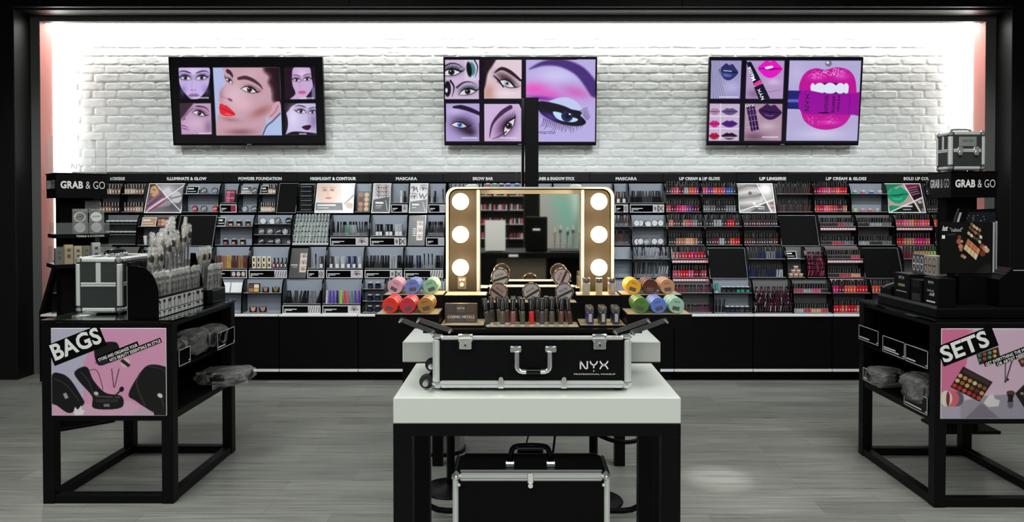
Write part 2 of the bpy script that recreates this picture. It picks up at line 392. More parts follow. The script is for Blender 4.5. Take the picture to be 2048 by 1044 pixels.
bp = n.new('ShaderNodeBump'); bp.inputs['Strength'].default_value = .25; bp.inputs['Distance'].default_value = .002; l.new(ns.outputs[0], bp.inputs['Height']); l.new(bp.outputs[0], b.inputs['Normal'])
rr = n.new('ShaderNodeMapRange'); rr.inputs['To Min'].default_value = .2; rr.inputs['To Max'].default_value = .42; l.new(ns.outputs[0], rr.inputs['Value']); l.new(rr.outputs[0], b.inputs['Roughness'])
struct('floor', MB().box(-6.5, 6.5, -13, 7.2, -.1, 0, fm))
CEIL = mat('dark_ceiling', (.02, .02, .021), .6)
struct('ceiling', MB().box(-6.5, 6.5, -13, 6.5, 3.6, 3.7, CEIL))
SIDE = mat('grey_store_wall', (.16, .16, .16), .6)
struct('wall_left', MB().box(-6.6, -6.5, -13, 6.5, 0, 3.7, SIDE)); struct('wall_right', MB().box(6.5, 6.6, -13, 6.5, 0, 3.7, SIDE))
struct('wall_behind', MB().box(-6.6, 6.6, -13.1, -13, 0, 3.7, SIDE))
# black portal around the recess
PORT = bump(mat('black_portal_paint', (.005, .005, .005), .42, spec=.3), 30, .05, .002)
x0 = PX(30, 6.5, 300); x1 = PX(2022, 6.5, 300); zt = PZ(20, 6.5)
m = MB(); m.box(-6.5, x0, 6.5, 7.2, 0, 3.7, PORT, .004); m.box(x1, 6.5, 6.5, 7.2, 0, 3.7, PORT, .004); m.box(x0, x1, 6.5, 7.2, zt, 3.7, PORT, .004)
m.box(x0-.0, x1, 6.44, 6.5, PZ(13, 6.44), 3.7, PORT, .006)
for X in (PX(700, 6.44), PX(1363, 6.44)): m.box(X-.003, X+.003, 6.436, 6.45, PZ(12, 6.44), 3.7, mat('seam_dark', (.002, .002, .002), .9))
struct('wall_portal', m)
m = MB(); xf0 = XL-.14; xf1 = XR+.14; 
m.box(x0, XL, 6.72, 7.2, 0, ZT+.25, GREY); m.box(XR, x1, 6.72, 7.2, 0, ZT+.25, GREY); m.box(XL, XR, 6.72, 6.76, ZT, zt, GREY)
struct('trim_1', m)
m = MB(); m.box(XL, XL+.004, 6.722, 6.90, 0, ZT, PINK); m.box(XR-.004, XR, 6.722, 6.90, 0, ZT, PINK); struct('trim_2', m)
# cove light strips beside and above the brick
m = MB(); m.box(XL, XR, 6.80, 7.04, ZT, ZT+.03, LEDM); struct('trim_3', m)
m = MB(); m.box(XL, XL+.012, 6.905, 7.04, .6, ZT, LEDM); m.box(XR-.012, XR, 6.905, 7.04, .6, ZT, LEDM); struct('trim_4', m)
m = MB(); m.box(XL, XR, 6.76, 6.80, ZT, zt, GREY); m.box(XL, XR, 7.04, 7.2, ZT-.0, 3.3, GREY); struct('trim_5', m)
# white painted brick wall, real relief
bw, bh, ox = .236, .0785, .04
xs = np.arange(XL, XR+.001, .0095); zs = np.arange(1.74, ZT+.06, .0052); X, Z = np.meshgrid(xs, zs); rng = np.random.RandomState(5)
row = np.floor((Z-.006)/bh).astype(int); fz = (Z-.006)/bh-row; sh = np.where(row % 2 == 0, 0, .5)+rng.rand(60)[row % 60]*.12
cx = np.floor((X+8)/bw+sh).astype(int); fx = (X+8)/bw+sh-cx; hsh = rng.rand(97, 89, 4)[row % 97, cx % 89]
def vnoise(X, Z, c, seed):
    r = np.random.RandomState(seed); g = r.rand(257, 257); u = X/c; v = Z/c; i = np.floor(u).astype(int); j = np.floor(v).astype(int); fu = u-i; fv = v-j; fu = fu*fu*(3-2*fu); fv = fv*fv*(3-2*fv)
    G = lambda a, b_: g[a % 257, b_ % 257]; return (G(i, j)*(1-fu)+G(i+1, j)*fu)*(1-fv)+(G(i, j+1)*(1-fu)+G(i+1, j+1)*fu)*fv
wob = (vnoise(X, Z, .05, 1)-.5)*.007+(vnoise(X, Z, .02, 2)-.5)*.004
ex = np.minimum(fx, 1-fx)*bw+wob-.004-hsh[..., 2]*.004; ez = np.minimum(fz, 1-fz)*bh+wob-.002-hsh[..., 3]*.004; cr = .020
qx = np.clip(cr-ex, 0, None); qz = np.clip(cr-ez, 0, None); dd = cr-np.hypot(qx, qz)
hgt = np.clip(dd/.006, 0, 1); hgt = hgt*hgt*(3-2*hgt)
pit = np.clip(vnoise(X, Z, .028, 4)-.76, 0, 1)*.016*(hsh[..., 1] > .45)
Y = YB-(.004+.0078*hgt*(.6+.4*hsh[..., 0]) + (vnoise(X, Z, .012, 3)-.5)*.0016+(vnoise(X, Z, .05, 8)-.5)*.004 - pit)
V = np.stack([X, Y, Z], -1).reshape(-1, 3); nx = X.shape[1]; ny = X.shape[0]
i = np.arange(nx-1)[None, :]+np.arange(ny-1)[:, None]*nx; Q = np.stack([i, i+1, i+nx+1, i+nx], -1).reshape(-1, 4)
me = bpy.data.meshes.new('wall_back'); me.vertices.add(len(V)); me.vertices.foreach_set('co', V.astype(np.float32).ravel()); me.loops.add(Q.size); me.loops.foreach_set('vertex_index', Q.astype(np.int32).ravel())
me.polygons.add(len(Q)); me.polygons.foreach_set('loop_start', np.arange(0, Q.size, 4, dtype=np.int32)); me.polygons.foreach_set('use_smooth', [True]*len(Q)); me.update(calc_edges=True)
BRICK = bump(mat('white_painted_brick', rgb(226, 229, 228), .5), 300, .15, .001); me.materials.append(BRICK)
o = bpy.data.objects.new('wall_back', me); COL.objects.link(o); o['kind'] = 'structure'
struct('wall_back_base', MB().box(XL, XR, YB+.012, 7.2, 0, 3.3, BRICK))
# ================================================================== SCREENS
def tv(quad_zoom, cxp, art, label, g='wall screens on the white brick'):
    tilt = math.radians(6.3); W = 1.395; H = .80; cz = PZ(203, 6.875); X = PX(cxp, 6.875)
    t = thing('wall_screen', label, 'television', (X, YB-.02, cz-.40), 0, g)
    U = Vector((0, -math.sin(tilt), math.cos(tilt))); N = Vector((0, -math.cos(tilt), -math.sin(tilt)))
    c = Vector((X, 6.872, cz)); M = Matrix.Translation(c) @ Matrix.Rotation(tilt, 4, 'X')
    wpart('housing', MB().box(-W/2, W/2, 0, .045, -H/2, H/2, BLKG, .004, M), t)
    wpart('bezel', MB().box(-W/2, W/2, -.006, 0, -H/2, -H/2+.02, BLK, .002, M).box(-W/2, W/2, -.006, 0, H/2-.009, H/2, BLK, .002, M).box(-W/2, -W/2+.009, -.006, 0, -H/2+.02, H/2-.009, BLK, 0, M).box(W/2-.009, W/2, -.006, 0, -H/2+.02, H/2-.009, BLK, 0, M), t)
    wpart('maker_mark', MB().box(-.02, .02, -.0068, -.006, -H/2+.007, -H/2+.012, SHF, 0, M), t)
    wpart('wall_bracket', MB().box(X-.2, X+.2, 6.93, YB-.002, cz-.22, cz+.2, BLKM, .004), t)
    o = c+Vector((-1, 0, 0))*(W/2-.009)+U*(H/2-.009)+N*.001
    art.obj('picture', t, o, (1, 0, 0), U, W-.018, H-.029, SCREEN)
    return t
# --- screen 1: five portraits
q = [(62, 84), (1640, 98), (1670, 968), (106, 965)]
A = Art(q, 340, 190, (5, 4, 8))
def cap(A, x0, x1, y, h=16, col=(230, 225, 240)):
    k = int((x1-x0)/13)
    for i in range(k): A.rect(x0+i*13, y, x0+i*13+9, y+h, col, 0, .85)
A.setclip(pts=[(155, 185), (480, 187), (487, 508), (165, 508)]); A.rect(100, 150, 520, 520, (10, 8, 20))
A.blob([(165, 180), (460, 180), (476, 300), (450, 400), (390, 480), (310, 520), (240, 470), (180, 390), (155, 300)], (196, 176, 226), 14)
A.glow(310, 230, 90, 70, (222, 205, 240), 0, .8); A.glow(200, 420, 40, 70, (120, 100, 160), 20, .5); A.glow(440, 420, 40, 70, (120, 100, 160), -20, .5)
A.eye(228, 290, 115, .05, -1, (40, 25, 70), (40, 30, 40), lash=3, bcol=(30, 20, 45), wing=.5); A.eye(392, 290, 115, -.05, 1, (40, 25, 70), (40, 30, 40), lash=3, bcol=(30, 20, 45), wing=.5)
A.line([(300, 300), (290, 390), (300, 420)], 8, (160, 140, 200), 10, .5); A.ell(290, 415, 8, 4, (90, 60, 110), 0, 5); A.ell(325, 415, 8, 4, (90, 60, 110), 0, 5); A.lips(312, 470, 120, 52, (160, 120, 180), (80, 50, 90)); cap(A, 300, 480, 487)
A.setclip(pts=[(165, 552), (488, 552), (497, 873), (180, 873)]); A.rect(100, 540, 520, 900, (186, 152, 186)); A.glow(330, 760, 150, 90, (214, 180, 206), 0, .8); A.glow(460, 800, 50, 90, (120, 85, 120), 0, .6)
A.blob([(160, 545), (300, 545), (260, 610), (190, 700), (160, 720)], (60, 40, 55), 20); A.eye(365, 655, 130, .35, 1, (100, 60, 90), (50, 35, 40), lash=5, bcol=(55, 30, 50))
A.line([(300, 600), (240, 660), (190, 730)], [6, 9, 5], (90, 60, 80), 8); A.ell(210, 712, 10, 6, (70, 40, 60), 30, 5); A.blob([(175, 775), (215, 780), (268, 820), (230, 826), (178, 806)], (150, 90, 150), 6); A.line([(176, 792), (230, 805), (262, 820)], 5, (235, 225, 240), 4); cap(A, 362, 495, 855)
A.setclip(pts=[(512, 187), (1208, 192), (1228, 884), (545, 884)]); A.rect(480, 180, 1250, 900, (176, 186, 226))
A.blob([(650, 150), (1100, 150), (1230, 300), (1220, 520), (1160, 640), (1060, 700), (1050, 900), (560, 900), (545, 760), (560, 690), (590, 600), (570, 520), (585, 440), (640, 360), (630, 260)], (198, 158, 172), 6)
A.glow(740, 470, 150, 160, (222, 190, 204), 20, .8); A.glow(820, 560, 120, 90, (226, 184, 196), 0, .7); A.glow(1010, 640, 150, 60, (160, 92, 92), -25, .75); A.glow(900, 250, 150, 60, (210, 172, 186), 0, .6)
A.glow(600, 470, 30, 90, (160, 115, 130), 0, .5); A.glow(690, 720, 120, 30, (150, 96, 104), 10, .6); A.glow(800, 850, 190, 45, (130, 80, 88), 0, .75)
A.blob([(1060, 180), (1240, 180), (1240, 540), (1190, 560), (1140, 520), (1130, 420), (1090, 340), (1110, 280), (1050, 230)], (36, 18, 28), 50); A.line([(1075, 215), (1120, 300), (1150, 420), (1150, 520)], 30, (60, 34, 42), 40, .6); A.line([(1090, 240), (1120, 330), (1125, 440)], 10, (80, 45, 50), 16, .6)
A.blob([(1150, 555), (1205, 540), (1215, 620), (1180, 690), (1110, 725), (1075, 700), (1110, 640)], (206, 160, 178), 6); A.line([(1190, 580), (1160, 640), (1110, 690)], 12, (150, 98, 112), 12, .8)
A.blob([(1230, 650), (1230, 900), (1020, 900), (1080, 740), (1160, 710)], (172, 190, 230), 5); A.line([(1210, 660), (1130, 740), (1070, 790), (1030, 880)], 14, (60, 40, 70), 12, .8)
A.eye(888, 415, 160, .32, 1, (150, 100, 112), (70, 40, 36), lash=9, brow=False, sh=.6); A.line([(780, 300), (850, 292), (930, 320), (1000, 370), (1028, 412)], [30, 40, 34, 20, 4], (70, 44, 52), 10)
A.eye(680, 322, 92, .62, -1, (150, 105, 120), (70, 40, 40), lash=4, brow=False, sh=.5); A.blob([(655, 205), (690, 215), (720, 260), (716, 292), (690, 262), (650, 235)], (60, 40, 52), 6)
A.line([(640, 370), (590, 440), (600, 490)], 6, (150, 110, 130), 8, .6); A.ell(690, 517, 24, 11, (110, 60, 70), 30, 10); A.line([(610, 490), (650, 500), (690, 530)], 7, (150, 100, 116), 8, .7)
A.blob([(582, 560), (610, 560), (628, 572), (660, 580), (742, 664), (700, 684), (640, 682), (590, 660), (575, 610)], (226, 40, 52), 5); A.line([(580, 592), (640, 622), (738, 664)], 6, (130, 10, 30), 5); A.line([(640, 660), (690, 672)], 7, (255, 160, 160), 6, .8)
A.setclip(pts=[(1250, 190), (1566, 195), (1578, 515), (1262, 515)]); A.rect(1200, 180, 1600, 530, (34, 18, 32)); A.rect(1540, 190, 1600, 530, (110, 104, 150), 12)
A.blob([(1360, 190), (1500, 185), (1545, 260), (1555, 360), (1530, 430), (1480, 500), (1520, 530), (1310, 530), (1370, 460), (1340, 370), (1335, 270)], (200, 168, 212), 9); A.glow(1440, 260, 70, 60, (224, 200, 232), 0, .8)
A.eye(1385, 320, 84, .1, -1, (110, 70, 110), (40, 30, 40), lash=3, bcol=(80, 55, 80)); A.eye(1490, 312, 84, -.08, 1, (110, 70, 110), (40, 30, 40), lash=3, bcol=(80, 55, 80)); A.line([(1420, 320), (1410, 380), (1425, 408)], 6, (160, 125, 170), 8, .6); A.lips(1440, 445, 90, 42, (206, 100, 150), (120, 50, 90)); A.blob([(1530, 200), (1566, 195), (1566, 400), (1545, 330)], (25, 12, 22), 8); cap(A, 1420, 1574, 497)
A.setclip(pts=[(1255, 558), (1580, 558), (1590, 880), (1268, 880)]); A.rect(1200, 540, 1600, 900, (200, 190, 228)); A.blob([(1250, 550), (1400, 545), (1330, 590), (1290, 640), (1262, 650)], (40, 26, 44), 10)
A.glow(1350, 700, 70, 140, (226, 218, 244), 0, .8); A.glow(1560, 740, 60, 130, (120, 100, 150), 0, .7); A.blob([(1250, 620), (1285, 700), (1290, 800), (1260, 890), (1240, 890)], (30, 20, 36), 8)
A.eye(1430, 640, 100, .05, -1, (120, 100, 140), (30, 24, 34), lash=4, bcol=(26, 18, 30)); A.eye(1545, 648, 80, -.1, 1, (90, 70, 110), (30, 24, 34), lash=3, bcol=(26, 18, 30)); A.line([(1490, 640), (1510, 720), (1490, 750)], 6, (150, 130, 170), 8, .7)
A.blob([(1436, 800), (1480, 782), (1530, 782), (1528, 810), (1500, 832), (1465, 825)], (60, 14, 50), 5); A.blob([(1270, 900), (1330, 850), (1450, 850), (1600, 870), (1600, 900)], (20, 14, 26), 8); cap(A, 1410, 1500, 862)
A.setclip(); tv(q, 496.5, A, 'black wall television showing five female portraits, one with red lips')
# --- screen 2: five eyes
q = [(72, 104), (1604, 106), (1598, 968), (84, 968)]
A = Art(q, 340, 190, (12, 4, 24))
A.setclip(80, 125, 422, 517); A.rect(0, 0, 500, 600, (206, 184, 216)); A.rect(275, 100, 430, 330, (214, 200, 226), 3)
A.eye(140, 250, 190, -.05, 1, (40, 40, 60), (40, 30, 40), (60, 110, 130), lash=5, brow=False); A.line([(70, 190), (140, 160), (210, 170), (262, 205)], [16, 14, 10, 3], (50, 34, 50), 6)
A.ell(350, 215, 34, 66, (60, 130, 125), -8, 14); A.ell(322, 220, 26, 76, (10, 10, 14), -8, 8); A.line([(375, 125), (408, 200), (385, 300)], [14, 12, 4], (40, 30, 44), 5)
A.ell(105, 415, 34, 80, (18, 12, 24), 0, 8); A.ell(94, 430, 12, 24, (220, 215, 230), 0, 4); A.line([(135, 335), (170, 400), (150, 495)], [22, 16, 4], (40, 26, 44), 5)
A.eye(305, 445, 170, -.12, 1, (30, 40, 56), (30, 20, 26), (70, 130, 140), lash=6, brow=False); A.line([(200, 400), (260, 355), (330, 345), (400, 375)], [24, 18, 10, 3], (70, 44, 74), 6)
A.setclip(475, 127, 850, 514); A.rect(470, 100, 860, 530, (224, 202, 214)); A.glow(520, 460, 90, 130, (196, 140, 130), 0, .9); A.blob([(440, 100), (590, 100), (560, 180), (510, 260), (480, 400), (440, 420)], (26, 14, 20), 22); A.glow(700, 460, 140, 40, (238, 222, 230), 0, .7)
A.glow(680, 300, 130, 60, (90, 56, 66), 25, .9); A.eye(700, 362, 175, .42, 1, (50, 26, 40), (170, 176, 205), None, lash=9, brow=False, sh=.7); A.line([(570, 285), (620, 330), (670, 400)], [10, 18, 10], (14, 8, 16), 5)
A.line([(580, 252), (650, 212), (740, 248), (840, 330)], [10, 34, 36, 22], (44, 24, 36), 6)
A.setclip(90, 565, 426, 946); A.rect(60, 540, 440, 960, (176, 160, 216)); A.glow(270, 790, 150, 110, (44, 24, 54), 25, 1.0); A.glow(180, 640, 120, 50, (200, 188, 232), 0, .7); A.eye(225, 780, 160, .2, 1, (60, 30, 70), (80, 130, 210), (180, 140, 190), lash=6, brow=False, sh=.5); A.line([(165, 600), (240, 600), (330, 625), (430, 668)], [20, 44, 44, 34], (34, 16, 44), 10); A.glow(330, 850, 80, 50, (30, 14, 34), 20, .8); cap(A, 250, 410, 905)
A.setclip(478, 570, 850, 946); A.rect(470, 560, 860, 960, (206, 180, 220)); A.glow(690, 800, 110, 150, (80, 40, 80), 35, .8); A.eye(725, 795, 200, -.95, 1, (50, 20, 60), (50, 20, 40), None, lash=9, brow=False, wing=.6, sh=.6); A.line([(740, 600), (650, 660), (560, 770), (530, 910)], [44, 44, 24, 6], (66, 36, 76), 6)
A.line([(560, 925), (640, 890), (700, 850)], [4, 10, 14], (50, 20, 60), 6); A.line([(840, 560), (858, 600)], 30, (20, 10, 30), 6); cap(A, 640, 820, 905)
A.setclip(898, 124, 1597, 950); A.rect(880, 100, 1620, 970, (184, 172, 226)); A.glow(1200, 290, 240, 90, (206, 202, 242), 0, .9); A.glow(980, 420, 200, 90, (232, 90, 190), 0, 1); A.glow(1400, 450, 190, 80, (206, 100, 190), 15, .9); A.glow(1120, 470, 230, 60, (224, 90, 200), 8, .9); A.glow(1050, 510, 200, 30, (110, 40, 150), 5, .9)
A.line([(935, 215), (1080, 160), (1260, 160), (1450, 250), (1600, 440)], [8, 50, 80, 110, 130], (72, 46, 120), 26); A.glow(1230, 260, 130, 40, (200, 196, 240), 15, .6)
A.blob([(1130, 545), (1280, 500), (1400, 540), (1480, 640), (1470, 690), (1380, 640), (1250, 590)], (190, 200, 242), 6); A.blob([(1020, 545), (1180, 560), (1350, 620), (1500, 740), (1450, 790), (1290, 780), (1130, 720), (1030, 640)], (12, 6, 26), 8)
A.glow(1150, 700, 130, 40, (90, 50, 160), 20, .8); A.blob([(1170, 650), (1240, 655), (1320, 690), (1420, 720), (1390, 750), (1290, 745), (1210, 715)], (190, 220, 245), 5); A.ell(1315, 690, 60, 58, (30, 30, 90), 0, 8); A.ell(1320, 690, 30, 28, (6, 4, 14), 0, 4); A.ell(1340, 672, 10, 8, (240, 245, 255), 0, 3); A.blob([(1180, 600), (1440, 640), (1430, 690), (1300, 640)], (12, 6, 26), 6)
for i in range(22):
    t = i/21; x = 1080+t*380; y = 735+50*math.sin(t*2.9); k = A.rng.uniform(.6, 1.2); A.line([(x, y-20), (x+(-14+t*20)*k, y+36*k), (x+(-50+t*70)*k+A.rng.uniform(-12, 12), y+75*k)], [8, 5, 1.5], (30, 12, 50), 4)
for i in range(9): t = i/8; A.line([(1440+t*70, 640+t*90), (1480+t*60, 620+t*88), (1515+t*35, 600+t*100)], [6, 4, 2], (26, 10, 44), 3)
A.setclip(); T2 = tv(q, 1040.5, A, 'black wall television showing five made-up eyes behind the central column')
mm = MB(); mm.text('ymarino', (PX(1072, 6.87), 6.876-.012, PZ(271, 6.88)), .168, .045, mat('screen_dark', (.02, .01, .05), .5), (1, 0, 0), (0, -.11, .994), 0, .002, .3); wpart('picture_lettering', mm, T2)
# --- screen 3: lips
q = [(115, 97), (1663, 94), (1618, 965), (84, 967)]
A = Art(q, 340, 190, (12, 4, 24))
A.setclip(pts=[(124, 124), (434, 124), (416, 510), (115, 510)]); A.rect(90, 90, 450, 530, (156, 150, 196)); A.glow(330, 390, 100, 70, (190, 182, 226), 0, .8); A.lips(300, 235, 200, 170, (40, 44, 100), (12, 10, 40), .12, 0, (150, 170, 240)); A.glow(280, 270, 60, 25, (100, 120, 200), 0, .7); A.line([(250, 225), (330, 232)], 10, (180, 180, 220), 4)
for i in range(12): A.line([(120+i*9, 120), (140+i*8, 300), (150+i*12, 510)], 4, ((96, 96, 130), (180, 184, 214))[i % 2], 3)
cap(A, 205, 400, 485)
A.setclip(pts=[(487, 124), (872, 124), (855, 510), (473, 510)]); A.rect(450, 100, 900, 530, (178, 150, 196)); A.glow(760, 340, 90, 40, (214, 190, 226), 0, .8); A.glow(560, 460, 90, 60, (130, 96, 130), 0, .8); A.lips(725, 205, 250, 180, (228, 20, 196), (110, 0, 90), .02, 0, None); A.blob([(672, 190), (745, 176), (750, 195), (690, 210)], (235, 235, 250), 3); A.line([(620, 430), (700, 440), (830, 420)], 5, (140, 100, 150), 8)
A.poly([(482, 140), (530, 135), (640, 340), (560, 375)], (14, 16, 44), 3); A.poly([(556, 356), (622, 318), (644, 355), (580, 392)], (226, 60, 150), 2); A.poly([(560, 395), (650, 355), (722, 505), (715, 520), (610, 520)], (14, 16, 40), 3)
A.setclip(pts=[(108, 560), (416, 562), (404, 942), (96, 942)]); A.rect(80, 550, 430, 950, (196, 176, 206))
for r in range(3):
    for c_ in range(2): A.lips((158, 312)[c_]-r*3, 640+r*126, (110, 165)[c_], 72, (((170, 130, 160), (96, 76, 130)), ((206, 30, 130), (76, 26, 120)), ((180, 20, 60), (40, 6, 30)))[r][c_], (30, 10, 40), 0, 0, None)
for x in (220,): A.line([(x, 560), (x-10, 942)], 7, (236, 228, 240), 0, 1, False)
for y in (688, 816): A.line([(96, y), (412, y+3)], 7, (236, 228, 240), 0, 1, False)
cap(A, 215, 385, 900)
A.setclip(pts=[(468, 560), (852, 562), (838, 940), (458, 940)]); A.rect(440, 550, 880, 960, (170, 140, 160)); A.glow(700, 790, 110, 50, (206, 180, 200), 0, .8); A.glow(560, 900, 150, 60, (90, 60, 80), 0, .7); A.lips(725, 642, 240, 160, (56, 20, 76), (16, 4, 30), .1, 0, (190, 150, 230)); A.poly([(478, 575), (565, 565), (612, 825), (530, 845)], (46, 10, 70), 3)
for x in (508, 540): A.line([(x, 570), (x+45, 840)], 3, (210, 190, 220), 0, .9, False)
for y in (620, 680, 740, 800): A.line([(486, y+5), (600, y-12)], 3, (210, 190, 220), 0, .9, False)
cap(A, 642, 812, 895)
A.setclip(pts=[(924, 122), (1654, 122), (1618, 940), (888, 940)]); A.rect(870, 100, 1680, 960, (178, 170, 212)); A.glow(1250, 870, 300, 70, (206, 204, 232), 0, .8); A.glow(1000, 250, 100, 120, (196, 188, 226), 0, .6)
A.ell(1320, 150, 34, 34, (120, 112, 140), 0, 6); A.ell(1312, 142, 14, 12, (235, 235, 245), 0, 6)
A.blob([(1020, 450), (1030, 340), (1090, 240), (1190, 200), (1290, 215), (1400, 190), (1520, 215), (1590, 300), (1608, 450), (1600, 540), (1550, 680), (1470, 780), (1330, 825), (1190, 810), (1080, 740), (1035, 620)], (190, 14, 150), 5)
A.glow(1200, 290, 110, 40, (226, 70, 190), 0, .8); A.glow(1450, 280, 100, 40, (226, 90, 196), 0, .8); A.glow(1320, 750, 150, 30, (226, 80, 190), 0, .7)
for i in range(90): x = 1330+A.rng.randn()*50+(i % 2)*90; y = 240+A.rng.randn()*18; A.ell(x, y, 4, 3, (250, 190, 240), 0, 2)
for i in range(50): x = 1190+A.rng.randn()*50; y = 262+A.rng.randn()*18; A.ell(x, y, 4, 3, (240, 160, 230), 0, 2)
for i in range(40): x = (1150, 1340)[i % 2]+A.rng.randn()*36; y = 735+A.rng.randn()*18; A.ell(x, y, 4, 3, (240, 150, 226), 0, 2)
A.blob([(1140, 400), (1230, 360), (1370, 345), (1500, 380), (1530, 430), (1450, 460), (1200, 460), (1145, 440)], (40, 10, 60), 5)
for x, w_ in ((1160, 22), (1230, 54), (1335, 62), (1440, 44), (1500, 26)): A.blob([(x-w_, 380), (x, 352-w_*.1), (x+w_, 375), (x+w_-4, 440), (x, 456), (x-w_+4, 440)], (220, 226, 244), 4)
A.poly([(910, 425), (1040, 428), (1030, 616), (898, 612)], (34, 30, 110), 4); A.line([(915, 530), (1030, 530)], 30, (90, 110, 200), 14); A.blob([(1045, 430), (1300, 455), (1560, 455), (1660, 455), (1660, 668), (1560, 672), (1300, 668), (1040, 640)], (150, 6, 156), 6); A.blob([(1210, 650), (1290, 645), (1340, 652), (1280, 662)], (50, 0, 60), 5); A.line([(1540, 460), (1530, 665)], 6, (110, 0, 120), 6)
A.setclip(); T3 = tv(q, 1567, A, 'black wall television showing magenta lips biting a tube')
sd = mat('screen_dark', (.02, .01, .05), .5); UP = (0, -.11, .994); sw = mat('screen_white', (.9, .9, .9), .5, emit=.8, ecol=(.85, .85, .95))
def zp(zx, zy): return PX(1400+zx/5.22, 6.868), PZ(100+zy/5.22, 6.868)
def ytv(py): return 6.872+(py-203)/1500*6.87*.11-.004
x, z = zp(1135, 630); y_ = ytv(100+630/5.22)
m = MB(); logo(m, (x, y_, z), .15, sd, (0, -.11, .994), (-1, 0, 0), .003); wpart('picture_lettering', m, T3)
for zx, s_ in ((1290, 'INTENSE'), (1360, 'butter'), (1420, 'gloss')):
    x, z = zp(zx+40, 650); m = MB(); m.text(s_, (x, y_, z), .155, .034, sd, (0, -.11, .994), (-1, 0, 0), .02, .003); wpart('picture_lettering', m, T3)
m = MB(); x, z = zp(560, 310); d = Vector((-.42, 0, .9)).normalized(); m.text('Matte', (x+.005, ytv(155), z-.005), .13, .036, sw, (d.x, -.11*d.z, d.z), (-d.z, 0.11*d.x, d.x), .02, .003)
x, z = zp(660, 508); logo(m, (x, ytv(190), z), .10, sw, (d.x, -.11*d.z, d.z), (-d.z, .11*d.x, d.x), .003)
wpart('picture_lettering', m, T3); m = MB(); x, z = zp(476, 598); logo(m, (x, ytv(213), z), .078, sw, (.99, 0, .12), (-.12, -.11, .98), .003)
wpart('picture_lettering', m, T3)
# ================================================================== WALL DISPLAY BAYS
BWID = .6793; BX0 = -3.090-BWID*1.5        # left end of the first bay
NAMES = ['& CONCEALER', 'ILLUMINATE & GLOW', 'POWDER FOUNDATION', 'HIGHLIGHT & CONTOUR', 'MASCARA', 'BROW BAR', 'EYE LINER & SHADOW STICK', 'MASCARA', 'LIP CREAM & LIP GLOSS', 'LIP LINGERIE', 'LIP CREAM & GLOSS', 'BOLD LIP COLOR']
SAY = ['CONCEALER', 'ILLUMINATE & GLOW', 'POWDER FOUNDATION', 'HIGHLIGHT & CONTOUR', 'MASCARA-before-BROW', 'BROW BAR', 'EYE LINER', 'MASCARA-beside-LIP', 'LIP CREAM & LIP GLOSS', 'LIP LINGERIE', 'LIP CREAM & GLOSS', 'BOLD LIP COLOR']
TW = [32, 86, 94, 99, 46, 44, 94, 46, 88, 58, 88, 68]
# tier: depth, top y, upper shelf y, lower shelf y
TI = {1: (6.85, 366, 389, 425), 2: (6.70, 430, 454, 491), 3: (6.57, 495, 519, 556), 4: (6.46, 560, 587, 627)}
TN = {1: 'top', 2: 'second', 3: 'third', 4: 'bottom'}
SIGN = mat('header_black', (.010, .010, .011), .22)
for k in range(12):
    x0 = BX0+k*BWID; x1 = x0+BWID; e = .0015
    t = thing('wall_display_bay', f'black wall display bay headed {SAY[k].replace("-", " ")} with base doors and white ledge', 'display bay', ((x0+x1)/2, 6.45, 0), 0, 'wall display bays')
    prof = [(7.03, .0), (6.50, .0), (6.50, .07), (6.45, .09), (6.45, .565), (6.60, .575), (6.60, .60), (6.71, .88), (6.84, 1.16), (6.985, 1.45), (6.985, 1.83), (7.03, 1.83)]
    wpart('carcass', MB().prism(prof, x0+e, x1-e, BLKM, 'YZ'), t)
    wpart('base_door', MB().box(x0+.004, x1-.004, 6.43, 6.45, .115, .556, BLK, .002), t)
    wpart('ledge', MB().box(x0+.003, x1-.003, 6.405, 6.6, .566, .584, mat('ledge_white', (.8, .8, .8), .35), .002), t, 'white ledge above the base doors')
    wpart('kick_strip', MB().box(x0+.003, x1-.003, 6.425, 6.45, .088, .110, mat('kick_white', (.75, .75, .75), .35), .001), t, 'white strip along the bottom')
    h = wpart('header', MB().box(x0+.001, x1-.001, 6.95, 6.985, PZ(364, 6.95), PZ(346, 6.95), SIGN, .002), t)
    c = (374+146.4*(k-1)); c = {0: 236, 5: 966}.get(k, c); q = PX(c, 6.95); hw = TW[k]/2/F*6.95
    m = MB(); m.text(NAMES[k], (q-hw*.92, 6.9495, PZ(360.5, 6.95)), hw*1.84, .030, TXT, bold=.045, ext=.001); l_ = wpart('lettering', m, h)
end = MB(); end.prism([(7.04, 0), (6.44, 0), (6.44, .60), (6.88, 1.50), (6.94, 1.83), (7.04, 1.83)], BX0-.03, BX0-.002, BLKM, 'YZ'); end.prism([(7.04, 0), (6.44, 0), (6.44, .60), (6.88, 1.50), (6.94, 1.83), (7.04, 1.83)], BX0+12*BWID+.002, BX0+12*BWID+.03, BLKM, 'YZ')
o = end.build('trim_6'); o['kind'] = 'structure'
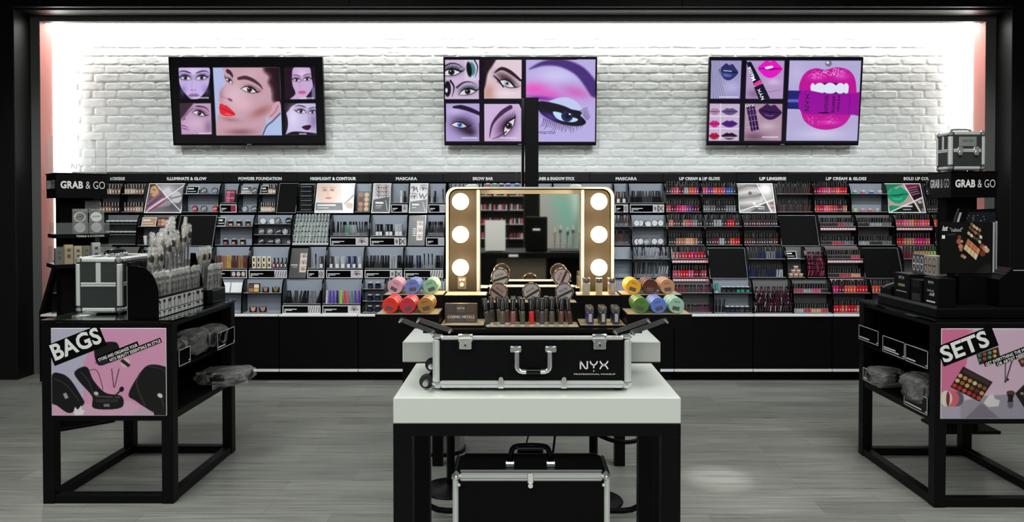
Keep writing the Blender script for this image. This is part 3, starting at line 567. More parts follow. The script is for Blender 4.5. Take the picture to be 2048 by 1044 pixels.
# ------------------------------------------------------------------ product kinds
class Kind:
    reg = {}
    def __init__(s, name, cat, make): s.name, s.cat, s.make, s.first, s.n = name, cat, make, None, 0; Kind.reg[name] = s
    def put(s, loc, col, label, group, rz=0, rot=None):
        s.n += 1
        if s.first is None:
            s.first = o = s.make(); 
            tag(o, label, s.cat, group); o.location = loc; o.rotation_euler = rot or (0, 0, rz)
            for q in [o]+list(o.children_recursive): q.color = (*(col or (1, 1, 1)), 1)
            return o
        o = dup(s.first, loc, rz, label, group, col or (1, 1, 1), rot); return o
def two(name, body, *parts):
    def f():
        o = body().build(name)
        for nm, p in parts: p().build(nm, o)
        return o
    return f
CAPM = mat('black_cap', (.008, .008, .009), .22); CLR = mat('clear_plastic', (.6, .62, .64), .12, coat=.6); SILV = mat('silver_plastic', (.6, .6, .62), .25, .8)
WCAP = mat('white_print_patch', (.7, .7, .72), .4)
gloss = Kind('lip_gloss_tube', 'lip gloss', two('lip_gloss_tube', lambda: MB().box(-.010, .010, -.010, .010, 0, .060, OCOL, .003), ('cap', lambda: MB().box(-.0095, .0095, -.0095, .0095, .061, .112, CAPM, .003).box(-.0045, -.0015, -.0100, -.0096, .068, .105, SILV)), ('mark', lambda: MB().box(-.004, .004, -.0105, -.0101, .018, .030, WCAP))))
slim = Kind('slim_gloss_tube', 'lip gloss', two('slim_gloss_tube', lambda: MB().cyl((0, 0, 0), .0085, .066, OCOL, n=10, bev=.002), ('cap', lambda: MB().cyl((0, 0, .067), .008, .048, CAPM, n=10, bev=.002).box(-.003, -.001, -.0086, -.0078, .072, .110, SILV))))
lipst = Kind('lipstick', 'lipstick', two('lipstick', lambda: MB().cyl((0, 0, 0), .0105, .030, OCOL, n=12, bev=.001).cyl((0, 0, .030), .0112, .006, SILV, n=12), ('cap', lambda: MB().cyl((0, 0, .037), .0108, .042, CAPM, n=12, bev=.002).box(-.004, -.0005, -.0113, -.0105, .042, .074, SILV))))
found = Kind('foundation_bottle', 'foundation', two('foundation_bottle', lambda: MB().box(-.012, .012, -.010, .010, 0, .048, OCOL, .003), ('cap', lambda: MB().cyl((0, 0, .049), .0095, .042, CAPM, n=12, bev=.002).box(-.003, .001, -.0102, -.0094, .055, .088, WCAP)), ('print_band', lambda: MB().box(-.006, .006, -.0104, -.0101, .012, .036, WCAP))))
masc = Kind('mascara_tube', 'mascara', two('mascara_tube', lambda: MB().cyl((0, 0, 0), .0105, .060, OCOL, n=12, bev=.002), ('cap', lambda: MB().cyl((0, 0, .061), .0105, .052, OCOL, n=12, r2=.009, bev=.003).box(-.005, -.003, -.0106, -.0096, .066, .106, SILV))))
pen = Kind('eye_pencil', 'eye pencil', two('eye_pencil', lambda: MB().cyl((0, 0, 0), .0048, .100, OCOL, n=8), ('cap', lambda: MB().cyl((0, 0, .0985), .0058, .030, CAPM, n=8, bev=.001)), ('tip_band', lambda: MB().cyl((0, 0, .006), .0053, .022, SILV, n=8))))
liner = Kind('lip_liner', 'lip liner', two('lip_liner', lambda: MB().cyl((0, 0, 0), .0045, .085, OCOL, n=8), ('cap', lambda: MB().cyl((0, 0, .083), .0055, .026, CAPM, n=8, bev=.001)), ('sharpened_tip', lambda: MB().cyl((0, 0, .1095), .004, .008, OCOL, n=8, r2=.0015))))
compact = Kind('round_compact', 'compact', two('round_compact', lambda: MB().cyl((0, .009, .03), .030, .014, CAPM, 'Y', 20, bev=.002), ('lid', lambda: MB().lathe([(.001, 0), (.026, 0), (.027, -.003)], OCOL, (0, -.0055, .03), 20, 'Y', True, None, False).box(-.021, .021, -.0066, -.0058, .027, .034, WCAP, 0, Matrix.Translation((0, 0, .03)) @ Matrix.Rotation(-.6, 4, 'Y') @ Matrix.Translation((0, 0, -.03))))))
pot = Kind('screw_pot', 'pot', two('screw_pot', lambda: MB().cyl((0, 0, 0), .021, .018, OCOL, n=16, bev=.002), ('lid', lambda: MB().cyl((0, 0, .0185), .0215, .014, CLR, n=16, bev=.002))))
sqbox = Kind('square_jar_box', 'boxed jar', two('square_jar_box', lambda: MB().box(-.022, .022, -.018, .018, 0, .045, CAPM, .002), ('window', lambda: MB().box(-.014, .014, -.0186, -.018, .006, .026, OCOL)), ('jar_lid', lambda: MB().box(-.016, .016, -.014, .014, .0455, .056, CLR, .003))))
tall = Kind('slim_carton', 'carton', two('slim_carton', lambda: MB().box(-.015, .015, -.010, .010, 0, .105, OCOL, .001), ('print_panel', lambda: MB().box(-.006, .006, -.0106, -.0101, .012, .040, CAPM).box(-.006, .006, -.0106, -.0101, .058, .090, CAPM))))
pair = Kind('liner_box', 'boxed liner', two('liner_box', lambda: MB().box(-.017, .017, -.011, .011, 0, .105, OCOL, .0015), ('print_panel', lambda: MB().box(-.013, .013, -.0116, -.0111, .004, .038, WCAP).box(-.010, -.007, -.0116, -.0111, .048, .098, WCAP))))
flat = Kind('flat_case', 'palette case', two('flat_case', lambda: MB().box(-.065, .065, -.03, .03, 0, .018, CAPM, .003), ('edge_band', lambda: MB().box(-.05, .05, -.0306, -.03, .007, .010, SILV))))
packet = Kind('clear_tube_sample', 'clear tube', two('clear_tube_sample', lambda: MB().cyl((0, 0, 0), .0075, .062, mat('pale_clear_plastic', (.36, .42, .38), .12, coat=.7), n=8), ('stopper', lambda: MB().cyl((0, 0, .0625), .008, .010, CLR, n=8).cyl((0, 0, .004), .0078, .01, CAPM, n=8))))
palp = Kind('open_palette', 'eyeshadow palette', two('open_palette', lambda: MB().box(-.032, .032, -.004, .004, 0, .048, CAPM, .002), ('pan', lambda: MB().cyl((0, -.004, .026), .018, .0012, OCOL, 'Y', 16)), ('inner_label', lambda: MB().box(-.022, .022, -.0045, -.0041, .038, .043, WCAP))))
tubek = Kind('squeeze_tube', 'squeeze tube', two('squeeze_tube', lambda: MB().cyl((0, 0, .016), .013, .065, OCOLM, n=12, r2=.017), ('cap', lambda: MB().cyl((0, 0, 0), .011, .0155, WCAP, n=12))))
wedge = Kind('sponge_wedge', 'sponge', two('sponge_wedge', lambda: MB().prism([(-.016, 0), (.010, 0), (.016, .045), (-.006, .048)], -.03, .03, mat('sponge_tan', rgb(196, 158, 112), .9))))
# ------------------------------------------------------------------ trays
def bay_of(X): return min(11, max(0, int((X-BX0)/BWID)))
def where(X, tier):
    k = bay_of(X); h = 'left half' if (X-BX0)/BWID-k < .5 else 'right half'; return f'{TN[tier]} tier, {h}, {SAY[k].replace("-", " ")} bay'
def shorten(s_):
    import re
    if len(re.findall(r"[A-Za-z0-9][A-Za-z0-9'-]*", s_)) > 16: s_ = s_.replace('tray with ', '').replace(' half', '')+' (tray)'
    return s_
def curve_side(D, z0, z1):
    d = .135; return [(D, z0), (D-.002, z0+.03)]+[(D+.09*(1-math.cos(a)), z0+.03+(z1-z0-.03)*math.sin(a)) for a in [i*PI/2/6 for i in range(1, 7)]]+[(D+d, z1), (D+d, z0)]
BACKG = mat('dark_grey_back_panel', (.16, .16, .165), .45)
def tray(px0, px1, tier, what, rows=2, card=None, shade=None, back=None):
    D, yt, ym, yb = TI[tier]; x0 = PX(px0, D)+.003; x1 = PX(px1, D)-.003; z0 = PZ(yb+2, D); z1 = PZ(yt-.5, D); X = (x0+x1)/2
    t = thing('display_tray', shorten(f'tray with {what}, {where(X, tier)}'), 'display tray', (X, D, z0), 0, f'trays on the {TN[tier]} tier')
    wpart('back_panel', MB().box(x0+.003, x1-.003, D+.122, D+.128, z0, z1-.004, back or (BACKG if (px0 >= 1330 and px0 not in (1428, 1702)) or px0 < 300 else BACKP)), t, 'pale grey back panel')
    for q in (x0, x1-.004): wpart('side_panel', MB().prism(curve_side(D, z0, z1), q, q+.004, BLKG, 'YZ'), t)
    lv = {}
    def shelf(y, d0, name='shelf'):
        z = PZ(y, D+d0); m = MB(); m.box(x0+.004, x1-.004, D+d0, D+.122, z-.006, z, SHF); m.box(x0+.004, x1-.004, D+d0-.003, D+d0, z-.012, z+.003, BLKG); m.box(x0+.006, x1-.006, D+d0-.0036, D+d0-.003, z-.0015, z+.0025, SHF)
        wpart(name, m, t); return z+.0005
    if rows == 2: lv['u'] = (shelf(ym-1, .02), D+.055); lv['l'] = (shelf(yb-1, .0), D+.045)
    elif rows == 3: lv['u'] = (shelf(yt+18, .03), D+.07); lv['m'] = (shelf((yt+yb)/2+9, .015), D+.055); lv['l'] = (shelf(yb-2, .0), D+.045)
    elif rows == 1: lv['l'] = (shelf(yb-19, .01), D+.05)
    else: lv['l'] = (shelf(yb-1, 0), D+.045)
    if rows == 1 or card:
        yy0, yy1 = yb-16, yb; m = MB(); za, zb = PZ(yy1, D), PZ(yy0, D); m.box(x0+.006, x1-.006, D-.001, D+.006, za, zb, PAPER); m.box(x0+.012, x1-.012, D-.0016, D-.001, za+.006, zb-.006, BLKG)
        c = wpart('label_card', m, t); W = x1-x0-.03; m = MB(); H = zb-za-.018
        m.box(x0+.02, x0+.02+W*.35, D-.0022, D-.0017, za+.034, za+.040, TXT); m.box(x0+.02, x0+.02+W*.22, D-.0022, D-.0017, za+.024, za+.028, TXT); m.box(x0+.02, x0+.02+W*.05, D-.0022, D-.0017, za+.012, za+.018, TXT)
        wpart('card_print', m, t)
        if card == 'eye' or card == 'lines' or card == 'boxes' or card == 'pink' or card == 'faces':
            s_ = H; a = Art([(0, 0), (100, 0), (100, 60), (0, 60)], 34, 20, (205, 200, 205)); xw = min(W*.32, .12)
            if card == 'eye': a.eye(50, 34, 52, 0, 1, (150, 110, 120), (60, 50, 50), lash=5)
            elif card == 'faces':
                a.rect(0, 0, 100, 60, (30, 30, 30)); xw = W*.45
                for q in (18, 50, 82): a.ell(q, 30, 12, 22, (220, 205, 200)); a.ell(q-5, 24, 3, 2, (60, 40, 40)); a.ell(q+5, 24, 3, 2, (60, 40, 40)); a.ell(q, 42, 4, 2, (160, 80, 80))
            elif card == 'lines':
                for q in range(5): a.line([(5+q*22, 55), (20+q*20, 5)], 6, (50, 50, 55), 0, 1, False)
            elif card == 'boxes': a.rect(45, 0, 55, 60, (20, 20, 20)); a.line([(60, 10), (95, 50)], 8, (60, 60, 60), 0, 1, False); a.line([(95, 10), (60, 50)], 8, (60, 60, 60), 0, 1, False); a.ell(22, 30, 12, 20, (120, 110, 110))
            else: a.rect(0, 0, 100, 60, (150, 40, 70))
            a.obj('card_picture', t, (x1-.014-xw, D-.0018, zb-.007), (1, 0, 0), (0, 0, 1), xw, zb-za-.014, PRINT, 0)
    if shade:
        for nm, (z, y) in lv.items():
            m = MB(); d = {'u': D+.02, 'l': D, 'm': D+.015}[nm]-.0042; n = int((x1-x0-.02)/.024)
            m.box(x0+.008, x1-.008, d, d+.0006, z-.034, z-.012, mat('shade_strip_'+shade, dict(red=rgb(190, 90, 100), pink=rgb(205, 140, 150))[shade], .4))
            for i in range(n): q = x0+.014+i*.024; m.box(q, q+.014, d-.0006, d-.0001, z-.031, z-.016, PAPER)
            wpart('shade_strip', m, t)
    return t, x0, x1, X, lv
ROWN = {'u': 'upper row', 'l': 'lower row', 'm': 'middle row', 's': 'single row'}
def fill(T, lev, kind, n, cols, say, tier, tilt=.03, a=0, b=1, scale=None, rown=None):
    t, x0, x1, X, lv = T; z, y = lv[lev]; x0 += .014; x1 -= .014; L = x1-x0; rn = rown or ROWN[lev if len(lv) > 1 else 's']
    for i in range(n):
        q = x0+L*(a+(b-a)*(i+.5)/n); cn, c = cols[int(i*len(cols)/n) % len(cols)] if len(cols) > 1 else cols[0]
        jit = random.uniform(.82, 1.12); c = tuple(min(1, v*jit) for v in c)
        wh = where(X, tier); lab = f'{cn} {say}, {rn}, {wh}'
        kind.put((q, y, z), c, lab, f'{say} things in {rn}, {wh}', rot=(0, random.gauss(0, tilt), random.gauss(0, .15)))
C = {k: rgb(*v) for k, v in dict(black=(16, 16, 18), smoke=(60, 56, 58), brown=(92, 58, 50), nude=(176, 120, 96), tan=(150, 108, 72), beige=(196, 170, 138), rose=(186, 76, 96), pink=(226, 92, 140), hot=(206, 30, 110), red=(206, 26, 40), coral=(226, 84, 66), orange=(214, 96, 52), plum=(96, 26, 66), purple=(120, 60, 150), blue=(48, 92, 176), navy=(30, 40, 84), grey=(120, 120, 126), silver=(165, 168, 174), white=(215, 216, 220), green=(90, 150, 110), lime=(168, 206, 60), teal=(50, 160, 140), violet=(96, 60, 190), gold=(204, 164, 84), wine=(110, 24, 44), peach=(222, 160, 130), cream=(226, 212, 180), dusk=(70, 50, 60)).items()}
def cs(*n): return [(k, C[k]) for k in n]
def poster(px0, px1, tier, art, label, frame=True, name='poster_panel', cat='poster', lean=.11, m_=PRINTG, bag=False):
    D, yt, ym, yb = TI[tier]; x0 = PX(px0, D)+.002; x1 = PX(px1, D)-.002; z0 = PZ(yb+1, D); z1 = PZ(yt+.5, D+lean); X = (x0+x1)/2
    t = thing(name, label, cat, (X, D, z0), 0, None); th = math.atan2(lean, z1-z0); h = math.hypot(lean, z1-z0); M = Matrix.Translation((0, D-.004, z0)) @ Matrix.Rotation(-th, 4, 'X')
    wpart('board', MB().box(x0, x1, 0, .006, 0, h, PAPER if frame else (BLKG if art is not None else BLKM), .001, M), t)
    U = Vector((0, math.sin(th), math.cos(th))); N = Vector((0, -math.cos(th), math.sin(th)))
    if art is not None:
        b = .009 if frame else .004; o = Vector((x0+b, D-.004, z0))+U*(h-b)+N*.0006; art.obj('picture', t, o, (1, 0, 0), U, x1-x0-2*b, h-2*b, m_)
    else: 
        wpart('edge_trim', MB().box(x0, x0+.003, -.0015, -.0001, 0, h, SHF, 0, M).box(x1-.003, x1, -.0015, -.0001, 0, h, SHF, 0, M).box(x0, x1, -.0015, -.0001, 0, .003, SHF, 0, M).box(x0, x1, -.0015, -.0001, h-.003, h, SHF, 0, M), t)
    return t, (x0, x1, D, z0, U, N, h)
def blank(px0, px1, tier): 
    D = TI[tier][0]; X = PX((px0+px1)/2, D); return poster(px0, px1, tier, None, f'blank glossy black panel in the {where(X, tier)}', False, 'blank_panel', 'display panel')
# ------------------------------------------------------------------ tier one
def gl2(px0, px1, tier, cu, cl, nu=13, nl=13, k=gloss, say='lip gloss', what=None, shade=None, tilt=.03, kl=None, rows=2):
    T = tray(px0, px1, tier, what or f'two rows of {say}', rows, shade=shade); fill(T, 'u', k, nu, cs(*cu), say, tier, tilt); fill(T, 'l', kl or k, nl, cs(*cl), say, tier, tilt); return T
gl2(190, 240, 1, ('beige', 'tan'), ('tan', 'brown'), 7, 7, found, 'foundation bottle'); gl2(240, 287, 1, ('beige', 'tan'), ('tan', 'beige'), 7, 7, found, 'foundation bottle')
for a_, b_ in ((120, 190),): tray(a_, b_, 1, 'nothing on its shelves')
S = 979/300.
a = Art([(302, 128), (548, 122), (522, 318), (280, 318)], 90, 70, (120, 114, 122)); a.glow(420, 170, 90, 60, (190, 188, 194)); a.glow(470, 280, 90, 50, (70, 66, 74), 0, .8)
a.poly([(330, 128), (345, 128), (420, 215), (285, 318), (300, 128)], (116, 84, 100)); a.ell(338, 172, 30, 42, (198, 156, 112), 12); a.blob([(300, 150), (310, 125), (350, 130), (365, 175), (345, 140), (320, 142)], (60, 40, 36), 3); a.line([(325, 165), (342, 168)], 5, (50, 30, 30)); a.ell(318, 195, 8, 4, (150, 60, 60))
for i, c_ in enumerate(((150, 110, 130), (100, 60, 80), (200, 170, 190), (170, 40, 80))): a.line([(292+i*6, 265+i*15), (372+i*14, 190+i*18)], 9, c_, 3, 1, False)
a.ell(492, 215, 36, 40, (190, 190, 190), 0, 5); a.line([(462, 222), (525, 205)], 8, (90, 88, 92), 2, 1, False)
a.line([(345, 128), (524, 312)], 6, (230, 230, 235), 0, 1, False); a.line([(290, 314), (545, 128)], 6, (230, 230, 235), 0, 1, False)
for i in range(5): a.line([(395+i*6, 180+i*9), (435+i*6, 150+i*9)], 5, (228, 228, 232), 0, .9, False); a.line([(370+i*16, 285-i*2), (420+i*14, 245-i*2)], 3, (220, 220, 224), 0, .8, False)
poster(287, 363, 1, a, 'poster panel with contoured face and brushes under ILLUMINATE & GLOW header')
T = tray(363, 438, 1, 'a small card and five compacts'); fill(T, 'u', compact, 2, cs('grey'), 'round compact', 1, .2, .38, 1); fill(T, 'l', compact, 3, cs('rose', 'grey', 'coral'), 'round compact', 1, .2, .1, 1)
def minicard(T, lev, px_a, px_b, h, tier, say, col=BLKG):
    t, x0, x1, X, lv = T; z, y = lv[lev]; L = x1-x0; a0 = x0+L*px_a; b0 = x0+L*px_b; c = thing('shelf_card', f'{say}, {where(X, tier)}', 'card', ((a0+b0)/2, y, z))
    M = Matrix.Translation((0, y, z)) @ Matrix.Rotation(-.35, 4, 'X'); wpart('board', MB().box(a0, b0, -.002, .001, .001, h, PAPER, 0, M), c)
    m = MB().box(a0+.005, b0-.005, -.003, -.002, .006, h-.005, col, 0, M); m.box(a0+.012, a0+(b0-a0)*.6, -.0036, -.003, h*.6, h*.75, TXT, 0, M); m.box(a0+.012, a0+(b0-a0)*.8, -.0036, -.003, h*.3, h*.36, TXT, 0, M); wpart('print', m, c); return c
minicard(T, 'u', .04, .38, .075, 1, 'white-edged black card beside two compacts')
T = tray(438, 475, 1, 'one upright pink palette', 1, 'pink')
def palette(T, lev, u0, u1, h, cols, nr, nc, label, tier, rnd=False):
    t, x0, x1, X, lv = T; z, y = lv[lev]; L = x1-x0; a0 = x0+L*u0; b0 = x0+L*u1; c = thing('makeup_palette', f'{label}, {where(X, tier)}', 'makeup palette', ((a0+b0)/2, y, z))
    M = Matrix.Translation((0, y, z)) @ Matrix.Rotation(-.2, 4, 'X'); wpart('tray', MB().box(a0, b0, -.004, .004, 0, h, CAPM, .002, M), c)
    for r in range(nr):
        for q in range(nc):
            cc = cols[(r*nc+q) % len(cols)]; mm_ = mat('pan_'+cc, C[cc], .5); xa = a0+.006+(b0-a0-.012)*q/nc; xb = a0+.006+(b0-a0-.012)*(q+1)/nc-.003; za = .006+(h-.012)*r/nr; zb = .006+(h-.012)*(r+1)/nr-.003
            m = MB(); 
            if rnd: m.cyl(((xa+xb)/2, -.004, (za+zb)/2), min(xb-xa, zb-za)/2, .0015, mm_, 'Y', 16, M=M)
            else: m.box(xa, xb, -.0052, -.004, za, zb, mm_, 0, M)
            wpart('pan', m, c)
    return c
palette(T, 'l', .22, .78, .12, ('rose', 'plum', 'pink', 'rose'), 4, 2, 'tall pink palette standing alone', 1)
T = tray(475, 515, 1, 'a card above two compacts'); minicard(T, 'u', .05, .6, .08, 1, 'small black card with compact picture'); fill(T, 'u', compact, 1, cs('grey'), 'round compact', 1, .2, .6, 1); fill(T, 'l', compact, 2, cs('silver', 'grey'), 'round compact', 1, .3, .1, .95)
T = tray(515, 552, 1, 'a card and foundation bottles'); minicard(T, 'u', .02, .5, .08, 1, 'small black card beside short bottles'); fill(T, 'u', found, 4, cs('beige', 'tan'), 'foundation bottle', 1, .03, .52, 1); fill(T, 'l', found, 8, cs('beige', 'peach', 'tan'), 'foundation bottle', 1)
blank(552, 592, 1)
T = tray(592, 628, 1, 'a stack of flat black cases', 0)
for i in range(9): flat.put((T[3], T[4]['l'][1]+.02, T[4]['l'][0]+i*.0275), None, f'flat black case in the stack, {where(T[3], 1)}', 'stack of flat black cases', random.gauss(0, .03)) if 0 else None
t, x0, x1, X, lv = T
for i in range(6):
    z = lv['l'][0]+.003+i*.042; o = flat.put((X, lv['l'][1]+.02, z), None, f'flat black case stacked in the {where(X, 1)}', 'stack of flat black cases', random.gauss(0, .04)); o.scale = (.98, 1, 2.1)
a = Art([(762, 128), (1000, 128), (960, 312), (752, 312)], 90, 66, (196, 190, 190)); a.ell(826, 185, 62, 80, (212, 178, 160), 0, 12); a.ell(806, 168, 13, 6, (90, 70, 70), 0, 4); a.ell(852, 168, 13, 6, (90, 70, 70), 0, 4); a.line([(788, 152), (820, 152)], 4, (110, 80, 70), 3); a.line([(838, 152), (870, 152)], 4, (110, 80, 70), 3); a.line([(828, 170), (824, 196), (832, 200)], 4, (170, 130, 116), 4)
a.ell(829, 220, 20, 7, (170, 80, 80), 0, 3); a.rect(752, 252, 912, 300, (30, 28, 32)); a.rect(762, 262, 870, 272, (220, 220, 220)); a.rect(762, 282, 830, 288, (180, 180, 180)); a.line([(914, 128), (912, 312)], 6, (245, 245, 245), 0, 1, False); a.rect(917, 128, 1000, 312, (205, 202, 200)); a.ell(945, 150, 30, 30, (236, 234, 232), 0, 14); a.line([(920, 260), (985, 200)], 7, (120, 116, 116), 2); a.ell(950, 270, 22, 20, (170, 150, 140), 0, 6)
poster(628, 707, 1, a, 'poster panel with pale bare face under HIGHLIGHT & CONTOUR header')
T = tray(707, 742, 1, 'an eight-pan palette', 0); palette(T, 'l', .12, .9, .19, ('tan', 'beige', 'nude', 'peach', 'brown', 'beige'), 4, 2, 'upright palette of eight round nude pans', 1, True)
a = Art([(345, 125), (455, 122), (440, 305), (330, 305)], 50, 66, (190, 184, 186)); 
for i in range(3): a.eye(372, 150+i*26, 36, 0, 1, (150, 120, 120), (60, 50, 50), lash=4); a.eye(425, 150+i*26, 36, 0, -1, (150, 120, 120), (60, 50, 50), lash=4)
a.poly([(340, 225), (445, 205), (445, 305), (325, 305)], (40, 40, 44)); a.rect(352, 240, 405, 252, (220, 220, 220)); a.rect(352, 262, 395, 267, (180, 180, 180)); a.rect(352, 275, 390, 280, (160, 160, 160)); a.line([(420, 230), (430, 295)], 5, (170, 170, 175), 0, 1, False)
poster(742, 780, 1, a, 'poster panel with six lashed eyes under MASCARA header before BROW BAR')
T = tray(780, 817, 1, 'two lone mascaras', 1, 'eye'); fill(T, 'l', masc, 2, cs('white', 'black'), 'mascara', 1, .03, .45, .95)
a = Art([(585, 125), (695, 122), (688, 305), (578, 305)], 50, 66, (206, 204, 206)); a.eye(665, 155, 44, 0, 1, (150, 120, 120), (60, 50, 50), lash=5); a.eye(608, 210, 44, 0, -1, (150, 120, 120), (60, 50, 50), lash=5)
for p_ in ([(585, 150), (605, 140), (600, 170), (620, 145), (630, 175)], [(640, 185), (650, 215), (662, 188), (672, 218), (690, 190)]): a.line(p_, 7, (14, 14, 16), 0, 1, False)
a.poly([(575, 240), (690, 222), (690, 305), (575, 305)], (44, 44, 48)); a.rect(592, 252, 640, 262, (215, 215, 215)); a.rect(592, 272, 620, 278, (170, 170, 170)); a.line([(665, 240), (680, 300)], 4, (190, 190, 190), 0, 1, False); a.line([(634, 125), (634, 225)], 3, (240, 240, 240), 0, 1, False)
poster(817, 855, 1, a, 'poster panel with two eyes and black scribbles under MASCARA header')
T = tray(855, 892, 1, 'three lone liners', 1, 'lines'); fill(T, 'l', masc, 2, cs('silver', 'black'), 'mascara', 1, .03, .0, .45); fill(T, 'l', pen, 1, cs('black'), 'eye pencil', 1, .03, .8, 1)
# behind the mirror case: trays, with pots showing over the top
T = tray(895, 965, 1, 'brow pencils behind the lit mirror'); fill(T, 'u', pen, 8, cs('brown', 'black'), 'brow pencil', 1)
T = tray(965, 1036, 1, 'brow pots over the mirror')
t, x0, x1, X, lv = T
for i, cn in enumerate(('rose', 'green', 'brown', 'violet', 'blue')):
    for j in range(3): pot.put((x0+.045+i*.062+(.02 if i == 4 else 0), lv['u'][1]-.005, lv['u'][0]+j*.0335), tuple(v*1.0 for v in C[cn]), f'{cn} brow pot stacked over the mirror lid, {("lowest", "middle", "topmost")[j]} of its stack', 'brow pots stacked over the mirror')
for a_, b_ in ((1036, 1106), (1106, 1160), (1160, 1228)): tray(a_, b_, 1, 'nothing over the mirror')
for tr_ in (2, 3, 4):
    for a_ in range(892, 1228, 84): tray(a_, a_+84, tr_, 'nothing, behind the vanity case')
T = tray(1228, 1258, 1, 'dark cards beside the mirror', 1, 'boxes'); fill(T, 'l', pair, 2, cs('brown', 'smoke'), 'boxed liner', 1)
T = tray(1258, 1330, 1, 'a single row of black mascaras', 1, 'boxes'); fill(T, 'l', masc, 13, cs('black', 'smoke', 'black'), 'mascara', 1, .08)
gl2(1330, 1404, 1, ('smoke', 'rose', 'pink', 'wine', 'silver', 'orange', 'coral', 'purple'), ('rose', 'wine', 'hot', 'pink', 'purple', 'plum', 'wine'))
gl2(1404, 1478, 1, ('pink', 'purple', 'orange', 'coral', 'rose', 'blue', 'blue', 'smoke'), ('grey', 'smoke', 'grey'))
a = Art([(118, 122), (355, 115), (368, 295), (138, 305)], 90, 66, (150, 146, 146)); a.glow(310, 150, 60, 50, (250, 250, 250)); 
for i in range(5): a.line([(128+i*4, 150+i*32), (200+i*22, 128+i*34), (260+i*8, 130+i*28)], 20, ((110, 104, 104), (190, 186, 184))[i % 2], 7)
a.ell(205, 180, 12, 12, (60, 50, 50), 0, 4); a.ell(232, 245, 9, 9, (230, 230, 230), 0, 3)
a.line([(255, 118), (345, 295)], 6, (240, 240, 240), 0, 1, False); a.line([(136, 300), (362, 215)], 6, (240, 240, 240), 0, 1, False); a.poly([(200, 300), (310, 240), (335, 300)], (24, 22, 24)); a.rect(240, 262, 300, 268, (230, 230, 230)); a.rect(255, 276, 300, 281, (210, 210, 210)); a.ell(348, 240, 14, 9, (120, 60, 60)); a.ell(352, 268, 13, 9, (150, 90, 80))
poster(1478, 1553, 1, a, 'poster panel with grey lip swatches under LIP LINGERIE header')
gl2(1553, 1628, 1, ('smoke', 'dusk', 'smoke', 'brown'), ('dusk', 'smoke', 'dusk', 'brown'), 15, 14, slim, 'slim lip gloss', tilt=.05)
gl2(1628, 1702, 1, ('wine', 'hot', 'rose', 'pink', 'rose', 'coral', 'red', 'red'), ('rose', 'red', 'pink', 'coral', 'rose', 'wine', 'nude'), 14, 14, gloss)
T = tray(1702, 1777, 1, 'rows of small coloured pots'); fill(T, 'u', pot, 4, cs('green', 'pink', 'blue', 'silver'), 'screw pot', 1, 0, 0, 1); fill(T, 'l', pot, 4, cs('lime', 'pink', 'coral', 'silver'), 'screw pot', 1, 0, .02, .9)
a = Art([(430, 120), (660, 120), (695, 305), (455, 305)], 90, 70, (176, 164, 150)); a.lips(514, 192, 150, 110, (20, 150, 112), (6, 70, 54), -.12, 0, (170, 236, 216)); a.blob([(455, 265), (520, 268), (600, 285), (560, 310), (458, 310)], (20, 140, 104), 4); a.poly([(430, 118), (560, 118), (470, 150), (445, 180)], (20, 120, 92), 6)
a.poly([(562, 125), (655, 118), (690, 210), (622, 232)], (120, 24, 70)); a.poly([(590, 150), (660, 140), (680, 200), (622, 225)], (26, 10, 20)); 
for i in range(4): a.line([(585+i*8, 150+i*14), (640+i*6, 138+i*14)], 4, (205, 150, 180), 0, 1, False)
a.poly([(470, 305), (620, 245), (655, 305)], (14, 14, 14)); a.rect(540, 262, 610, 272, (225, 225, 225)); a.rect(545, 285, 600, 291, (190, 190, 190)); a.line([(556, 122), (660, 305)], 7, (235, 235, 235), 0, 1, False); a.line([(460, 305), (685, 205)], 7, (235, 235, 235), 0, 1, False); a.poly([(635, 238), (672, 222), (688, 300), (665, 300)], (60, 50, 60)); a.ell(660, 240, 14, 10, (190, 170, 180)); a.ell(680, 290, 10, 8, (150, 130, 140))
poster(1777, 1853, 1, a, 'poster panel with emerald green lips under BOLD LIP COLOR header')
gl2(1853, 1925, 1, ('smoke', 'wine', 'navy', 'smoke'), ('smoke', 'brown', 'navy', 'black'))
# ------------------------------------------------------------------ tier two
T = tray(130, 200, 2, 'a thin row of black compacts', 3); T = tray(200, 272, 2, 'three thin rows of black compacts', 3)
for lv_ in ('u', 'm'): fill(T, lv_, pot, 7, cs('black'), 'black compact pot', 2, 0)
T = tray(272, 350, 2, 'a palette above small tubes'); palette(T, 'u', .46, .95, .075, ('nude', 'peach', 'rose', 'beige', 'tan'), 2, 5, 'ten-pan nude palette', 2)
minicard(T, 'u', .04, .42, .085, 2, 'small card with half a face', mat('card_skin', rgb(176, 140, 100), .4)); fill(T, 'l', tubek, 2, cs('white', 'silver'), 'squeeze tube', 2, .05, .05, .4); fill(T, 'l', tubek, 2, cs('nude', 'peach'), 'squeeze tube', 2, .05, .45, .9)
blank(350, 425, 2)
T = tray(428, 505, 2, 'six boxed jars'); minicard(T, 'u', .0, .22, .085, 2, 'narrow black card before three jars'); fill(T, 'u', sqbox, 3, cs('peach', 'beige', 'nude'), 'boxed powder jar', 2, 0, .24, .98); fill(T, 'l', sqbox, 3, cs('nude', 'peach', 'beige'), 'boxed powder jar', 2, 0, .1, .85)
T = tray(505, 582, 2, 'three rows of powder compacts', 3); 
for lv_, c_ in (('u', ('white', 'grey', 'smoke')), ('m', ('grey', 'smoke', 'silver')), ('l', ('smoke', 'grey'))): fill(T, lv_, compact, 4, cs(*c_), 'powder compact', 2, .5)
T = tray(582, 658, 2, 'a stepped block of clear tubes', 0); t, x0, x1, X, lv = T
